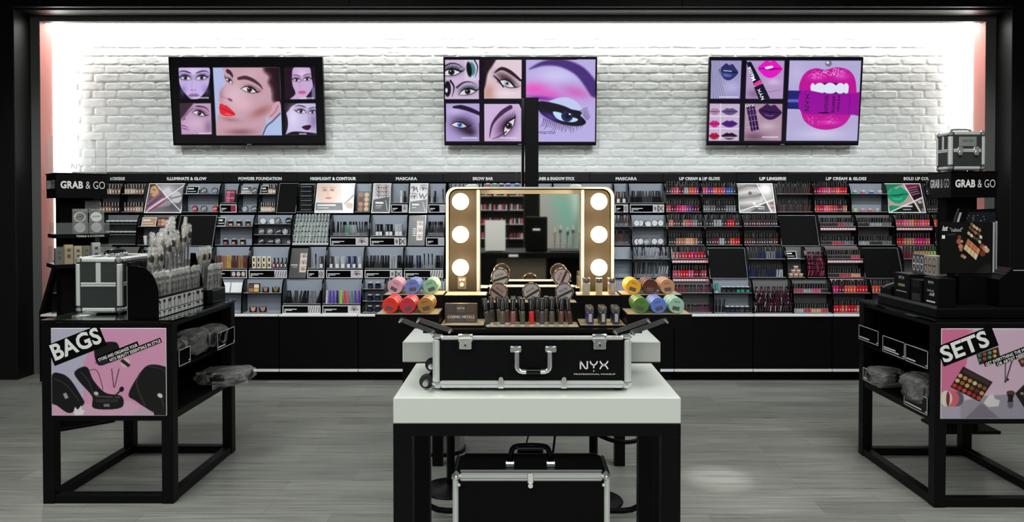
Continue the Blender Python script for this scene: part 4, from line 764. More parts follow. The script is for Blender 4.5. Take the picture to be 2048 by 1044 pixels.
for r in range(5):
    wpart('step', MB().box(x0+.006, x1-.006, TI[2][0]+.004+r*.022, TI[2][0]+.120, lv['l'][0], lv['l'][0]+.018+r*.046, CLR), t)
    for i in range(11): packet.put((x0+.02+i*(x1-x0-.04)/10, TI[2][0]+.015+r*.022, lv['l'][0]+.0185+r*.046), None, f'clear stoppered tube in {("front", "second", "middle", "fourth", "rear")[r]} row of stepped block, second tier', f'clear tubes in the stepped block, row {("front", "second", "middle", "fourth", "rear")[r]}', rot=(.1, random.gauss(0, .05), 0))
T = tray(658, 738, 2, 'one dense row of eye pencils', 1, 'eye'); fill(T, 'l', pen, 20, cs('black', 'smoke', 'green', 'silver', 'black', 'smoke'), 'eye pencil', 2, .06)
T = tray(738, 814, 2, 'three pairs of boxed liners', 1, 'boxes')
for i, c_ in enumerate(('black', 'black', 'silver')): fill(T, 'l', pair, 2, cs(c_), 'boxed liner', 2, .01, .1+i*.29, .32+i*.29, rown=('first pair', 'second pair', 'third pair')[i])
a = Art([(560, 325), (690, 325), (690, 520), (560, 520)], 50, 76, (16, 16, 18)); a.glow(620, 345, 60, 20, (50, 50, 54)); a.rect(624, 360, 672, 486, (210, 196, 186))
for i in range(3): a.eye(648, 384+i*42, 34, 0, 1, (150, 110, 100), (60, 50, 50), lash=4)
for i in range(4): a.rect(594, 408+i*14, 618, 415+i*14, (190, 190, 190))
poster(814, 850, 2, a, 'black poster panel with three stacked eyes on the second tier', False)
T = tray(850, 890, 2, 'one row of brow pencils', 1, 'lines'); fill(T, 'l', pen, 12, cs('black', 'smoke', 'dusk'), 'eye pencil', 2, .05)
gl2(1228, 1263, 2, ('smoke', 'brown'), ('brown', 'smoke'), 9, 9, pen, 'eye pencil', tilt=.08)
T = tray(1263, 1335, 2, 'white round compacts on grey'); fill(T, 'u', compact, 6, cs('white'), 'white-lidded compact', 2, .3, .03, .95); fill(T, 'l', compact, 3, cs('white', 'silver'), 'white-lidded compact', 2, .3, .02, .45); fill(T, 'l', compact, 2, cs('white'), 'white-lidded compact', 2, .3, .6, .98)
gl2(1335, 1411, 2, ('nude', 'brown', 'smoke', 'nude', 'rose', 'grey', 'smoke'), ('smoke', 'nude', 'nude', 'peach', 'nude', 'smoke'), 14, 14)
gl2(1411, 1487, 2, ('smoke', 'silver', 'smoke', 'red', 'smoke'), ('smoke', 'wine', 'silver', 'smoke', 'coral', 'red'), 13, 13)
gl2(1487, 1563, 2, ('dusk', 'brown', 'dusk', 'smoke'), ('brown', 'dusk', 'smoke', 'brown'), 14, 14)
blank(1563, 1640, 2)
gl2(1640, 1716, 2, ('dusk', 'smoke', 'rose', 'grey'), ('smoke', 'rose', 'grey'), 13, 14, lipst, 'lipstick', shade='pink', tilt=.05)
gl2(1716, 1793, 2, ('smoke', 'silver', 'grey'), ('silver', 'smoke', 'grey'), 14, 14, lipst, 'lipstick', tilt=.06)
gl2(1793, 1870, 2, ('rose', 'pink', 'peach', 'coral', 'pink', 'coral'), ('red', 'nude', 'nude', 'hot', 'hot', 'rose'), 13, 13, gloss, shade='pink'); gl2(1870, 1925, 2, ('coral', 'orange'), ('navy', 'smoke'), 9, 9)
# ------------------------------------------------------------------ tier three
for a_, b_ in ((110, 176),): tray(a_, b_, 3, 'nothing on its shelves')
for a_, b_ in ((176, 224), (224, 272)):
    T = tray(a_, b_, 3, 'a row of tan sponges', 2); fill(T, 'u', wedge, 7, cs('tan'), 'tan sponge wedge', 3, .05)
for a_, b_ in ((272, 346), (346, 420)): T = tray(a_, b_, 3, 'white cards behind the brush rack'); 
T = tray(420, 495, 3, 'a row of bronze concealer pens', 1, 'faces'); fill(T, 'l', masc, 14, cs('brown', 'tan', 'gold', 'brown', 'tan', 'brown'), 'bronze concealer pen', 3, .02)
T = tray(495, 575, 3, 'gold cartons beside dark bottles', 1, 'lines'); fill(T, 'l', tall, 4, cs('cream'), 'gold and cream carton', 3, .0, .0, .56); fill(T, 'l', found, 4, cs('wine', 'smoke'), 'dark foundation bottle', 3, .02, .58, 1)
a = Art([(578, 540), (690, 540), (688, 745), (565, 745)], 46, 76, (14, 14, 16)); a.rect(638, 575, 685, 706, (206, 186, 170))
for i in range(3): a.eye(661, 600+i*44, 34, 0, 1, (150, 110, 100), (60, 50, 50), lash=4)
a.rect(578, 652, 625, 660, (190, 190, 190)); a.rect(590, 668, 622, 673, (150, 150, 150))
poster(575, 612, 3, a, 'black poster panel with three stacked eyes on the third tier', False)
T = tray(612, 650, 3, 'one tall pen alone', 1, 'boxes'); fill(T, 'l', pen, 1, cs('black'), 'eye pencil', 3, 0, .3, .5); fill(T, 'l', pair, 1, cs('smoke'), 'boxed liner', 3, 0, .62, .95)
T = tray(650, 727, 3, 'six boxed pens with white labels', 1, 'eye'); fill(T, 'l', pair, 6, cs('smoke', 'silver', 'silver', 'navy', 'navy', 'silver'), 'white-labelled boxed pen', 3, .02)
T = tray(727, 806, 3, 'a row of black mascaras', 1, 'boxes'); fill(T, 'l', masc, 14, cs('black', 'smoke', 'black', 'silver', 'black'), 'mascara', 3, .05)
T = tray(806, 888, 3, 'loosely spaced black liners', 1, 'lines'); fill(T, 'l', masc, 3, cs('black'), 'mascara', 3, .03, 0, .2); fill(T, 'l', masc, 2, cs('navy', 'black'), 'mascara', 3, .03, .28, .42); fill(T, 'l', pen, 3, cs('black'), 'eye pencil', 3, .02, .45, .78); fill(T, 'l', masc, 3, cs('black', 'smoke'), 'mascara', 3, .03, .8, 1)
tray(1228, 1266, 3, 'nothing on grey shelves')
gl2(1266, 1343, 3, ('smoke', 'silver', 'black'), ('black', 'smoke', 'silver'), 17, 17, pen, 'eye pencil', tilt=.14)
T = gl2(1343, 1420, 3, ('nude', 'rose', 'red', 'hot', 'red', 'wine'), ('rose', 'red', 'pink', 'wine', 'rose'), 11, 13, shade='pink'); minicard(T, 'u', .0, .12, .09, 3, 'narrow white card before red glosses', PAPER)
blank(1420, 1497, 3)
gl2(1497, 1575, 3, ('smoke', 'navy', 'grey', 'navy'), ('navy', 'smoke', 'navy', 'silver'), 14, 14, slim, 'slim lip gloss', tilt=.05)
T = tray(1575, 1614, 3, 'a card over bronze pots'); minicard(T, 'u', .02, .62, .07, 3, 'white-edged card over bronze pots')
t, x0, x1, X, lv = T
for j in range(3):
    for i in range(3-j): pot.put((x0+.045+i*.044+j*.022, lv['l'][1], lv['l'][0]+j*.0335), C['nude'], f'bronze pot in the pyramid, {("lowest", "middle", "topmost")[j]} layer, third tier', 'bronze pots stacked in a pyramid')
def steps(px0, px1, tier, nr, nc, kind, cols, say, what):
    T = tray(px0, px1, tier, what, 0); t, x0, x1, X, lv = T; D = TI[tier][0]; hh = .215/nr; rn = ('front', 'second', 'third', 'fourth', 'fifth', 'rear')
    for r in range(nr):
        wpart('step', MB().box(x0+.006, x1-.006, D+.004+r*.1/nr, D+.121, lv['l'][0], lv['l'][0]+.012+r*hh*.82, BLKM), t)
        for i in range(nc):
            cn, c = random.choice(cs(*cols)); o = kind.put((x0+.016+i*(x1-x0-.032)/(nc-1), D+.004+(r+.5)*.1/nr, lv['l'][0]+.0125+r*hh*.82), c, f'{cn} {say}, {rn[r]} step, {where(X, tier)}', f'{say} things on {rn[r]} step, {where(X, tier)}', rot=(.12, random.gauss(0, .1), 0)); o.scale = (1, 1, .62)
    return T
steps(1614, 1655, 3, 5, 10, liner, ('wine', 'rose', 'plum'), 'lip liner', 'stepped red lip liners')
gl2(1655, 1731, 3, ('dusk', 'smoke', 'rose'), ('smoke', 'rose', 'peach'), 14, 14, lipst, 'lipstick', shade='pink', tilt=.05)
D3 = TI[3][0]
blank(1731, 1808, 3)
T = tray(1808, 1890, 3, 'a row of gold and pink sticks'); fill(T, 'u', slim, 13, cs('wine', 'gold', 'gold', 'lime'), 'slim gold gloss', 3, .04)
# ------------------------------------------------------------------ tier four
for a_, b_ in ((100, 180), (180, 262), (262, 344)): tray(a_, b_, 4, 'nothing in view, behind a table')
T = tray(344, 424, 4, 'white cards on its upper shelf')
T = tray(424, 482, 4, 'white cards and a bar code tag'); minicard(T, 'u', .05, .5, .09, 4, 'white tilted card', PAPER); minicard(T, 'u', .53, .97, .09, 4, 'plain white card', PAPER)
T = tray(482, 562, 4, 'five open palettes'); palette(T, 'u', .1, .4, .08, ('tan', 'gold', 'brown', 'cream'), 2, 2, 'small brown and gold palette', 4); fill(T, 'u', palp, 2, cs('nude', 'tan'), 'open palette', 4, 0, .42, .98); fill(T, 'l', palp, 2, cs('peach', 'nude'), 'open palette', 4, 0, .08, .62)
T = tray(562, 642, 4, 'a tangle of black mascaras', 1, 'lines'); fill(T, 'l', masc, 14, cs('black', 'smoke', 'black', 'grey', 'black'), 'mascara', 4, .14)
T = tray(642, 722, 4, 'bright coloured mascaras', 1, 'eye'); fill(T, 'l', masc, 10, cs('white', 'violet', 'violet', 'navy', 'lime', 'coral', 'pink', 'teal', 'purple', 'violet'), 'bright mascara', 4, .02)
T = tray(722, 768, 4, 'stacked navy jar boxes', 3)
for lv_ in ('u', 'm', 'l'): fill(T, lv_, sqbox, 2, cs('navy'), 'navy boxed jar', 4, 0, .1, .9)
T = tray(768, 892, 4, 'a row of white and black pens'); fill(T, 'u', pen, 22, cs('silver', 'black', 'white'), 'eye pencil', 4, .04)
T = tray(1228, 1268, 4, 'nothing on its shelves'); T = tray(1268, 1348, 4, 'a few navy boxes'); fill(T, 'u', sqbox, 5, cs('navy'), 'navy boxed jar', 4, 0, 0, .6)
T = gl2(1348, 1428, 4, ('wine', 'smoke', 'plum'), ('wine', 'dusk', 'plum'), 24, 24, liner, 'lip liner', tilt=.06)
T = tray(1428, 1508, 4, 'short dark boxes before pale backs'); fill(T, 'u', sqbox, 6, cs('smoke', 'teal'), 'dark boxed jar', 4, 0, .2, 1); fill(T, 'u', tubek, 1, cs('teal'), 'squeeze tube', 4, .02, 0, .14); fill(T, 'l', sqbox, 5, cs('navy', 'smoke'), 'dark boxed jar', 4, 0, .3, .98); fill(T, 'l', masc, 3, cs('black'), 'mascara', 4, .15, .02, .28)
steps(1508, 1588, 4, 5, 15, liner, ('smoke', 'dusk', 'wine', 'plum', 'silver'), 'lip liner', 'dense stepped dark lip liners')
T = gl2(1588, 1667, 4, ('rose', 'silver', 'pink', 'smoke'), ('silver', 'rose', 'peach', 'rose'), 14, 14, lipst, 'lipstick', tilt=.06)
T = gl2(1667, 1746, 4, ('hot', 'wine', 'coral', 'orange', 'red', 'red'), ('red', 'coral', 'red', 'nude', 'red'), 12, 12); minicard(T, 'u', .0, .12, .09, 4, 'white-edged slanted card before red glosses')
T = gl2(1746, 1826, 4, ('coral', 'smoke', 'silver'), ('red', 'rose'), 11, 11); tray(1826, 1900, 4, 'nothing in view')
print('KINDS', {k: v.n for k, v in Kind.reg.items()})
# ================================================================== CENTRE TABLES
def slab_table(name, label, x0, x1, y0, y1, zt, zb, lw, rail, extra=None):
    t = thing(name, label, 'table', ((x0+x1)/2, (y0+y1)/2, 0))
    wpart('tabletop', MB().box(x0, x1, y0, y1, zb, zt, WHT, .004), t, 'thick white top')
    m = MB(); z1 = zb-.0005; m.box(x0, x1, y0, y0+lw, z1-rail, z1, BLKF, .001); m.box(x0, x1, y1-lw, y1, z1-rail, z1, BLKF, .001)
    m.box(x0, x0+lw, y0+lw, y1-lw, z1-rail, z1, BLKF, .001); m.box(x1-lw, x1, y0+lw, y1-lw, z1-rail, z1, BLKF, .001); wpart('apron', m, t)
    for a in (x0, x1-lw):
        for b_ in (y0, y1-lw): wpart('leg', MB().box(a, a+lw, b_, b_+lw, 0, z1-rail-.0003, BLKF, .002), t)
    return t
FX0, FX1, FY0, FY1 = PX(786, 2.57, 800), PX(1362, 2.57, 800), 2.57, 3.14
FZ = PZ(795, 2.57); FZB = PZ(848, 2.57)
slab_table('nesting_table', 'front white-topped table on black legs, carrying the open vanity case', FX0, FX1, FY0, FY1, FZ, FZB, .064, .042)
RY0 = 3.24; RX0, RX1 = PX(805, RY0, 690), PX(1321, RY0, 690); RZ = PZ(683, RY0); RZB = PZ(725, RY0); RY1 = 4.38
rt = slab_table('nesting_table', 'taller white-topped table directly behind the vanity case table', RX0, RX1, RY0, RY1, RZ, RZB, .06, .04)
zr = .035; rx0, rx1 = PX(835, 3.6, 900), PX(1303, 3.6, 900)
pts = [(rx0, RY0+.36, RZB-.045), (rx0, RY0+.36, .18)]+[(rx0+.13*(1-math.cos(a)), RY0+.36, .18-.145*math.sin(a)) for a in [i*PI/12 for i in range(1, 6)]]+[(rx0+.14, RY0+.36, zr), (rx1-.14, RY0+.36, zr)]
pts += [(rx1-.13*(1-math.cos(a)), RY0+.36, .18-.145*math.sin(a)) for a in [i*PI/12 for i in range(5, 0, -1)]]+[(rx1, RY0+.36, .18), (rx1, RY0+.36, RZB-.045)]
wpart('foot_rail', MB().tube(pts, .014, BLK, 10), rt, 'curved black tubular foot rail')
# stools under the rear table
def stool(X, Y, label, side):
    t = thing('pedestal_stool', label, 'stool', (X, Y, 0), 0, 'stools under the rear table')
    wpart('base', MB().lathe([(.001, .001), (.150, .001), (.152, .006), (.148, .011), (.05, .018), (.03, .03)], BLK, (X, Y, 0), 40), t)
    wpart('post', MB().cyl((X, Y, .03), .022, .50, BLK, n=18), t)
    wpart('seat', MB().lathe([(.001, 0), (.16, 0), (.175, .015), (.175, .045), (.16, .06), (.001, .066)], BLKM, (X, Y, .53), 32), t)
    a = 1 if side > 0 else -1
    q = [(X-.05*a, Y, .40), (X+.02*a, Y-.10, .37), (X+.12*a, Y-.14, .35), (X+.22*a, Y-.12, .36), (X+.25*a, Y-.05, .42), (X+.25*a, Y+.0, .56)]
    wpart('footrest', MB().tube(scurve(q, 1, 5)[0], .011, BLK, 8), t)
stool(PX(902, 3.98, 980), 3.97, 'black pedestal stool with the round base beside the steel bin', -1)
stool(PX(1186, 3.82, 1000), 3.80, 'black pedestal stool with the round base beside the floor case', 1)
t = thing('waste_bin', 'brushed steel pedal bin with black label under the rear table', 'waste bin', (PX(884, 4.62, 920), 4.62, 0))
bx, by = t.location[0], 4.62
wpart('body', MB().lathe([(.001, .02), (.14, .02), (.14, .50), (.135, .52), (.001, .54)], STEEL, (bx, by, 0), 36), t)
wpart('base_ring', MB().lathe([(.001, 0), (.146, 0), (.148, .02), (.141, .0205)], BLK, (bx, by, 0), 36), t)
wpart('label', MB().box(bx-.085, bx-.035, by-.137, by-.128, .17, .42, BLKM), t, 'black label on the front')
t = thing('power_cord', 'black cord looping down from the rear table', 'cord', (PX(1095, 3.9), 3.9, 0))
q = [(PX(1100, 3.9), 3.9, .80), (PX(1108, 3.9), 3.9, .55), (PX(1112, 3.92), 3.92, .40), (PX(1106, 3.95), 3.95, .2), (PX(1090, 4.0), 4.0, .02), (PX(1060, 4.1), 4.15, .006)]
o = MB().tube(scurve(q, 1, 6)[0], .006, BLKM, 8); wpart('cable', o, t)
o = MB().tube(scurve([(p[0]-.06-.03*i, p[1]+.05, p[2]) for i, p in enumerate(q)], 1, 6)[0], .004, BLKM, 8); wpart('cable', o, t)
# slim upright display on the rear table
yv = 3.42; a0 = PX(1050, yv, 300); a1 = PX(1077, yv, 300); zt_ = PZ(195, yv)
t = thing('upright_display', 'tall narrow black display column standing behind the lit mirror', 'display stand', ((a0+a1)/2, yv, RZ))
wpart('front_board', MB().box(a0, a1, yv, yv+.02, RZ+.012, zt_, BLK, .002), t)
wpart('foot', MB().box(a0-.06, a1+.04, yv-.02, yv+.34, RZ+.0005, RZ+.012, BLKM, .002), t)
m = MB(); th = .012; prof = [(yv+.02, RZ+.012), (yv+.30, RZ+.012), (yv+.30, PZ(300, yv+.3)), (yv+.02, zt_)]; m.prism(prof, a0-.015, a0-.003, BLKG, 'YZ')
wpart('side_panel', m, t)
m = MB(); m.prism([(yv+.03, RZ+.35), (yv+.24, RZ+.35), (yv+.24, 1.60), (yv+.03, 1.75)], a0-.017, a0-.0155, mat('pale_print', rgb(200, 186, 180), .4), 'YZ'); wpart('side_print', m, t)
# ------------------------------------------------------------------ the vanity case on the front table
CY0, CY1 = 2.65, 3.10; CX0, CX1 = PX(866, CY0, 725), PX(1262, CY0, 725); CZ0, CZ1 = PZ(776, CY0), PZ(672, CY0)
cs_ = thing('vanity_case', 'open black and aluminium makeup case with lit mirror lid and stepped trays', 'makeup case', ((CX0+CX1)/2, (CY0+CY1)/2, FZ))
e = .028
wpart('shell', MB().box(CX0+.006, CX1-.006, CY0+.003, CY1-.003, CZ0+.006, CZ1-.006, BLKT, .004), cs_)
m = MB()
for z0, z1 in ((CZ0, CZ0+.026), (CZ1-.014, CZ1)):
    m.box(CX0+e, CX1-e, CY0-.002, CY0+.012, z0, z1, ALU, .003); m.box(CX0+e, CX1-e, CY1-.012, CY1+.002, z0, z1, ALU, .003)
    m.box(CX0-.002, CX0+.012, CY0+e, CY1-e, z0, z1, ALU, .003); m.box(CX1-.012, CX1+.002, CY0+e, CY1-e, z0, z1, ALU, .003)
for X in (CX0, CX1):
    for Y in (CY0, CY1): sx = 1 if X == CX0 else -1; sy = 1 if Y == CY0 else -1; m.box(X-.002*sx, X+e*sx, Y-.002*sy, Y+e*sy, CZ0+.012, CZ1-.008, ALU, .010)
m.box(CX0+e, CX1-e, CY0-.0025, CY0-.002, CZ0+.012, CZ0+.0135, mat('groove_grey', (.2, .2, .2), .5))
wpart('frame', m, cs_, 'brushed aluminium edge frame')
for X in (CX0, CX1):
    for Y in (CY0, CY1):
        for z, hh in ((CZ0, .030), (CZ1-.008, .010)):
            sx = 1 if X == CX0 else -1; sy = 1 if Y == CY0 else -1
            wpart('corner_cap', MB().box(X-.004*sx, X+.036*sx, Y-.005*sy, Y+.036*sy, z-.002, z+hh, CHR, .012), cs_)
for X in (CX0+.04, CX1-.04):
    for Y in (CY0+.04, CY1-.04): wpart('foot', MB().cyl((X, Y, FZ+.0003), .016, CZ0-.001-FZ, RUB, n=20), cs_)
for px in (931, 1199):
    X = PX(px, CY0, 683); m = MB(); zz = CZ1
    m.box(X-.026, X+.026, CY0-.008, CY0-.003, zz-.018, zz+.008, CHR, .002); m.box(X-.022, X+.022, CY0-.012, CY0-.0085, zz-.046, zz-.008, CHR, .003); m.cyl((X, CY0-.012, zz-.03), .008, .004, CHR, 'Y', 16); m.cyl((X, CY0-.0165, zz-.03), .003, .004, BLKM, 'Y', 10)
    m.box(X-.024, X-.016, CY0-.014, CY0-.011, zz-.02, zz+.006, CHR, .002); m.box(X+.016, X+.024, CY0-.014, CY0-.011, zz-.02, zz+.006, CHR, .002); m.tube([(X-.025, CY0-.011, zz-.006), (X+.025, CY0-.011, zz-.006)], .004, CHR)
    wpart('latch', m, cs_)
for px in (1002, 1128):
    X = PX(px, CY0, 762); wpart('clip', MB().box(X-.010, X+.010, CY0-.006, CY0-.0025, CZ0-.001, CZ0+.030, CHR, .002).cyl((X, CY0-.006, CZ0+.033), .008, .004, CHR, 'Y', 14), cs_)
hl, hr = PX(1027, CY0, 703), PX(1106, CY0, 703); zh = PZ(703, CY0); zg = PZ(738, CY0); h = None
m = MB(); pts = [(hl+.012, CY0-.014, zh), (hl+.012, CY0-.016, zg+.012)]+[(hl+.012+.02*(1-math.cos(a)), CY0-.017, zg+.012-.018*math.sin(a)) for a in (.5, 1.0, 1.5)]+[((hl+hr)/2, CY0-.017, zg-.006)]
pts += [(hl+hr-p[0], p[1], p[2]) for p in pts[::-1][1:]]
m.tube(pts, .0085, CHR, 12); hd = wpart('handle', m, cs_)
wpart('grip', MB().tube([(hl+.045, CY0-.019, zg-.002), (hr-.045, CY0-.019, zg-.002)], .0125, BLKG, 14), hd, 'black grip of the handle')
for X in (hl+.008, hr-.008): wpart('bracket', MB().box(X-.020, X+.020, CY0-.008, CY0+.001, zh-.003, zh+.020, CHR, .003).cyl((X, CY0-.009, zh+.009), .008, .004, CHR, 'Y', 14), hd)
m = MB(); logo(m, (PX(1161, CY0, 739), CY0+.0025, PZ(738.5, CY0)), .100, TXT); m.text('PROFESSIONAL MAKEUP', (PX(1148, CY0, 750), CY0+.0025, PZ(750, CY0)), .147, .0052, TXT, ext=.0006); wpart('lettering', m, cs_)
for (px, py, D) in ((852, 765, 2.66), (863, 731, 2.86)):
    X = CX0-.024; z = PZ(py, D); r = .026
    wpart('wheel', MB().lathe([(.008, -.012), (r-.004, -.012), (r, -.007), (r, .007), (r-.004, .012), (.008, .012)], RUB, (PX(px, D, py), D+.02, z), 28, 'Y').cyl((PX(px, D, py), D+.006, z), .010, .03, CHR, 'Y', 20), cs_)
    wpart('wheel_bracket', MB().prism([(PX(px, D, py)-.008, z+.004), (PX(px, D, py)+.0, z-.01), (CX0-.003, z-.022), (CX0-.003, z+.045)], D+.034, D+.05, BLK), cs_)
wpart('trolley_grip', MB().box(CX1+.003, CX1+.022, 2.80, 2.98, CZ0+.07, CZ0+.11, BLK, .006).prism([(CX1+.003, CZ0+.11), (CX1+.02, CZ0+.11), (CX1+.003, CZ1-.01)], 2.84, 2.94, BLKM), cs_, 'black folded trolley grip')
# lid: shallow tray standing upright at the back, mirror and lamps in it
LY = 3.10; LX0, LX1 = PX(892, LY-.06, 480), PX(1228, LY-.06, 480); LZ0, LZ1 = CZ1+.001, PZ(374, LY-.06)
def rrect(x0, x1, z0, z1, r): return [(x0, z0), (x1, z0)]+arc(x1-r, z1-r, r, 0, 90, 6)+arc(x0+r, z1-r, r, 90, 180, 6)
def ring(m, o_, i_, y0, y1, mt):
    n = len(o_); V = [(p[0], y0, p[1]) for p in o_]+[(p[0], y0, p[1]) for p in i_]+[(p[0], y1, p[1]) for p in o_]+[(p[0], y1, p[1]) for p in i_]; Fs = []
    for k in range(n): l_ = (k+1) % n; Fs += [(k, l_, n+l_, n+k), (2*n+l_, 2*n+k, 3*n+k, 3*n+l_), (l_, k, 2*n+k, 2*n+l_), (n+k, n+l_, 3*n+l_, 3*n+k)]
    m.add(V, Fs, mt)
WPAN = mat('lamp_panel_dark', (.038, .031, .022), .38); CRM = mat('cream_strip', (.70, .66, .56), .5)
lid = wpart('lid', MB().prism(rrect(LX0+.004, LX1-.004, LZ0, LZ1-.004, .035), LY+.004, LY+.010, BLKT), cs_)
m = MB(); ring(m, rrect(LX0, LX1, LZ0, LZ1, .040), rrect(LX0+.006, LX1-.006, LZ0+.004, LZ1-.006, .036), LY-.065, LY+.004, ALU); wpart('lid_frame', m, lid, 'rounded aluminium rim of the lid')
xm0, xm1 = PX(955, LY, 480), PX(1166, LY, 480)
wpart('lamp_panel', MB().prism([(LX0+.007, LZ0+.005), (xm0, LZ0+.007), (xm0, LZ1-.011)]+arc(LX0+.043, LZ1-.043, .031, 90, 180, 6), LY-.008, LY+.0035, WPAN), lid)
wpart('lamp_panel', MB().prism([(xm1, LZ0+.007), (LX1-.007, LZ0+.005)]+arc(LX1-.043, LZ1-.043, .031, 0, 90, 6)+[(xm1, LZ1-.011)], LY-.008, LY+.0035, WPAN), lid)
wpart('divider', MB().box(xm0, xm0+.012, LY-.05, LY+.0035, LZ0+.007, LZ1-.011, ALU, .002), lid); wpart('divider', MB().box(xm1-.012, xm1, LY-.05, LY+.0035, LZ0+.007, LZ1-.011, ALU, .002), lid)
wpart('mirror', MB().box(xm0+.013, xm1-.013, LY-.010, LY+.003, LZ0+.008, PZ(388, LY), MIR, 0), lid, 'mirror between the lamp panels')
wpart('top_strip', MB().box(xm0+.013, xm1-.013, LY-.012, LY+.0035, PZ(388, LY)+.0005, LZ1-.0105, CRM), lid)
for px, sgn in ((921, -1), (1198, 1)):
    for py in (403, 469, 535):
        X, z = P(px, py, LY-.05); b_ = wpart('bulb', MB().ball((X, LY-.052, z), .034, BULB, 20), lid, 'glowing warm globe bulb'); 
        wpart('socket', MB().cyl((X, LY-.0085, z), .02, .014, ALU, 'Y', 18), lid)
        pl = bpy.data.lights.new('bulb_light', 'POINT'); pl.energy = 1.0; pl.color = (1, .66, .34); pl.shadow_soft_size = .03; po = bpy.data.objects.new('bulb_light', pl); po.location = (X, LY-.105, z); COL.objects.link(po)
X, z = P(924, 566, LY-.01); m = MB(); m.box(X-.018, X+.018, LY-.012, LY-.0082, z-.026, z+.026, mat('switch_plate', (.22, .18, .13), .4, .5), .001); m.box(X-.011, X-.002, LY-.014, LY-.012, z+.010, z+.018, TXT); m.box(X+.002, X+.011, LY-.014, LY-.012, z+.010, z+.018, TXT); m.cyl((X, LY-.0125, z-.006), .008, .008, ALU, 'Y', 18); wpart('switch', m, lid)
for px in (945, 1150):
    X = PX(px, LY, 372); wpart('lid_latch', MB().box(X-.024, X+.024, LY-.045, LY-.025, LZ1+.0003, LZ1+.008, ALU, .002).tube([(X-.018, LY-.035, LZ1+.010), (X+.018, LY-.035, LZ1+.010)], .004, CHR), lid)
# stepped trays in the case
def steps_tray(name, label, x0, x1, y0, y1, z0, z1, lst, lip=.004, liner_=True):
    "lst: (y front, top z) risers"
    prof = [(y0, z0), (y1, z0)]; zs_ = [s[1] for s in lst]; 
    up = [(y1, zs_[-1])]
    for k in range(len(lst)-1, -1, -1): up += [(lst[k][0], zs_[k])]; up += [(lst[k][0], zs_[k-1])] if k else []
    p_ = wpart(name, MB().prism(prof+up, x0, x1, BLK, 'YZ'), cs_, label)
    if liner_:
        for k, (yy, zz) in enumerate(lst): ye = lst[k+1][0] if k+1 < len(lst) else y1; wpart('tray_liner', MB().box(x0+lip, x1-lip, yy+lip, ye-.001, zz, zz+.0012, TRAYT), p_)
    return p_
T1 = CZ1+.0015
steps_tray('tray_base', None, PX(846, 2.70, 663), PX(1284, 2.70, 663), 2.70, 3.03, T1, T1+.014, [(2.70, T1+.014)], liner_=False)
T2 = T1+.0145
# centre steps
zc1 = PZ(604, 2.86); zc2 = PZ(574, 2.94); xc0, xc1 = PX(974, 2.86, 600), PX(1154, 2.86, 600)
m_ = steps_tray('centre_tray', None, xc0, xc1, 2.72, 3.02, T2, 0, [(2.72, T2+.004), (2.84, zc1), (2.93, zc2)])
# inner left and right
xl0, xl1 = PX(879, 2.74, 650), PX(969, 2.74, 650); zl1 = PZ(651, 2.74); zl2 = PZ(591, 2.90)
steps_tray('inner_tray', 'inner tray holding the grey palette', xl0, xl1, 2.74, 3.02, T2, 0, [(2.74, zl1), (2.90, zl2)])
xr0, xr1 = PX(1159, 2.74, 650), PX(1253, 2.74, 650)
steps_tray('inner_tray', 'inner tray holding glitter vials', xr0, xr1, 2.74, 3.02, T2, 0, [(2.74, zl1), (2.90, zl2)])
# outer left and right, cantilevered
zo1 = PZ(629, 2.74); zob = PZ(657, 2.74); zo2 = PZ(590, 2.90)
xol0, xol1 = PX(750, 2.74, 640), xl0-.002; xor0, xor1 = xr1+.002, PX(1384, 2.74, 640)
steps_tray('outer_tray', 'outer tray with red and gold jars', xol0, xol1, 2.74, 3.04, zob, 0, [(2.74, zo1), (2.90, zo2)])
steps_tray('outer_tray', 'outer tray with green and blue jars', xor0, xor1, 2.74, 3.04, zob, 0, [(2.74, zo1), (2.90, zo2)])
HNG = mat('hinge_arm_black', (.06, .06, .062), .4)
for (a, b_) in (((803, 640), (866, 664)), ((838, 640), (901, 661)), ((1230, 664), (1295, 641)), ((1264, 665), (1330, 641))):
    yy = 2.685; A0 = Vector(P(*a, yy)); A1 = Vector(P(*b_, yy)); d = (A1-A0).normalized(); nrm = Vector((-d.y, d.x))*.0085; ang = math.degrees(math.atan2(d.y, d.x))
    pr = [tuple(A0+Vector((.0085*math.cos(math.radians(ang+90+k*18)), .0085*math.sin(math.radians(ang+90+k*18))))) for k in range(11)]+[tuple(A1+Vector((.0085*math.cos(math.radians(ang-90+k*18)), .0085*math.sin(math.radians(ang-90+k*18))))) for k in range(11)]
    m = MB().prism(pr, yy, yy+.004, HNG); 
    for q in (A0, A1): m.cyl((q.x, yy-.0025, q.y), .0038, .006, CHR, 'Y', 12); m.cyl((q.x, yy+.004, q.y), .004, .050, CHR, 'Y', 10)
    wpart('hinge_arm', m, cs_)
# jars lying in rolls on the outer trays
# axis 'Y' lathe runs towards -Y; shift so that the lid disc is at y = 0 and the body goes back
def jar():
    m = MB(); m.lathe([(.001, 0), (.0285, 0), (.0295, -.002), (.0295, -.018), (.027, -.020), (.001, -.020)][::-1], OCOL, (0, 0, .0296), 28, 'Y'); m.lathe([(.001, -.0201), (.025, -.0205), (.027, -.023), (.027, -.040), (.024, -.043), (.001, -.043)][::-1], mat('frosted_jar_body', (.62, .60, .56), .2, coat=1), (0, 0, .0296), 28, 'Y')
    o = m.build('face_jar'); lb = MB(); lb.box(-.013, .013, -.0010, -.0004, .012, .026, mat('jar_label', (.10, .08, .08), .5)); lb.build('jar_label', o)
    lb = MB(); logo(lb, (-.010, .0, .040), .020, mat('jar_print', (.06, .05, .05), .5), ext=.0007); lb.build('lettering', o)
    return o
KJ = Kind('face_jar', 'jar', jar)
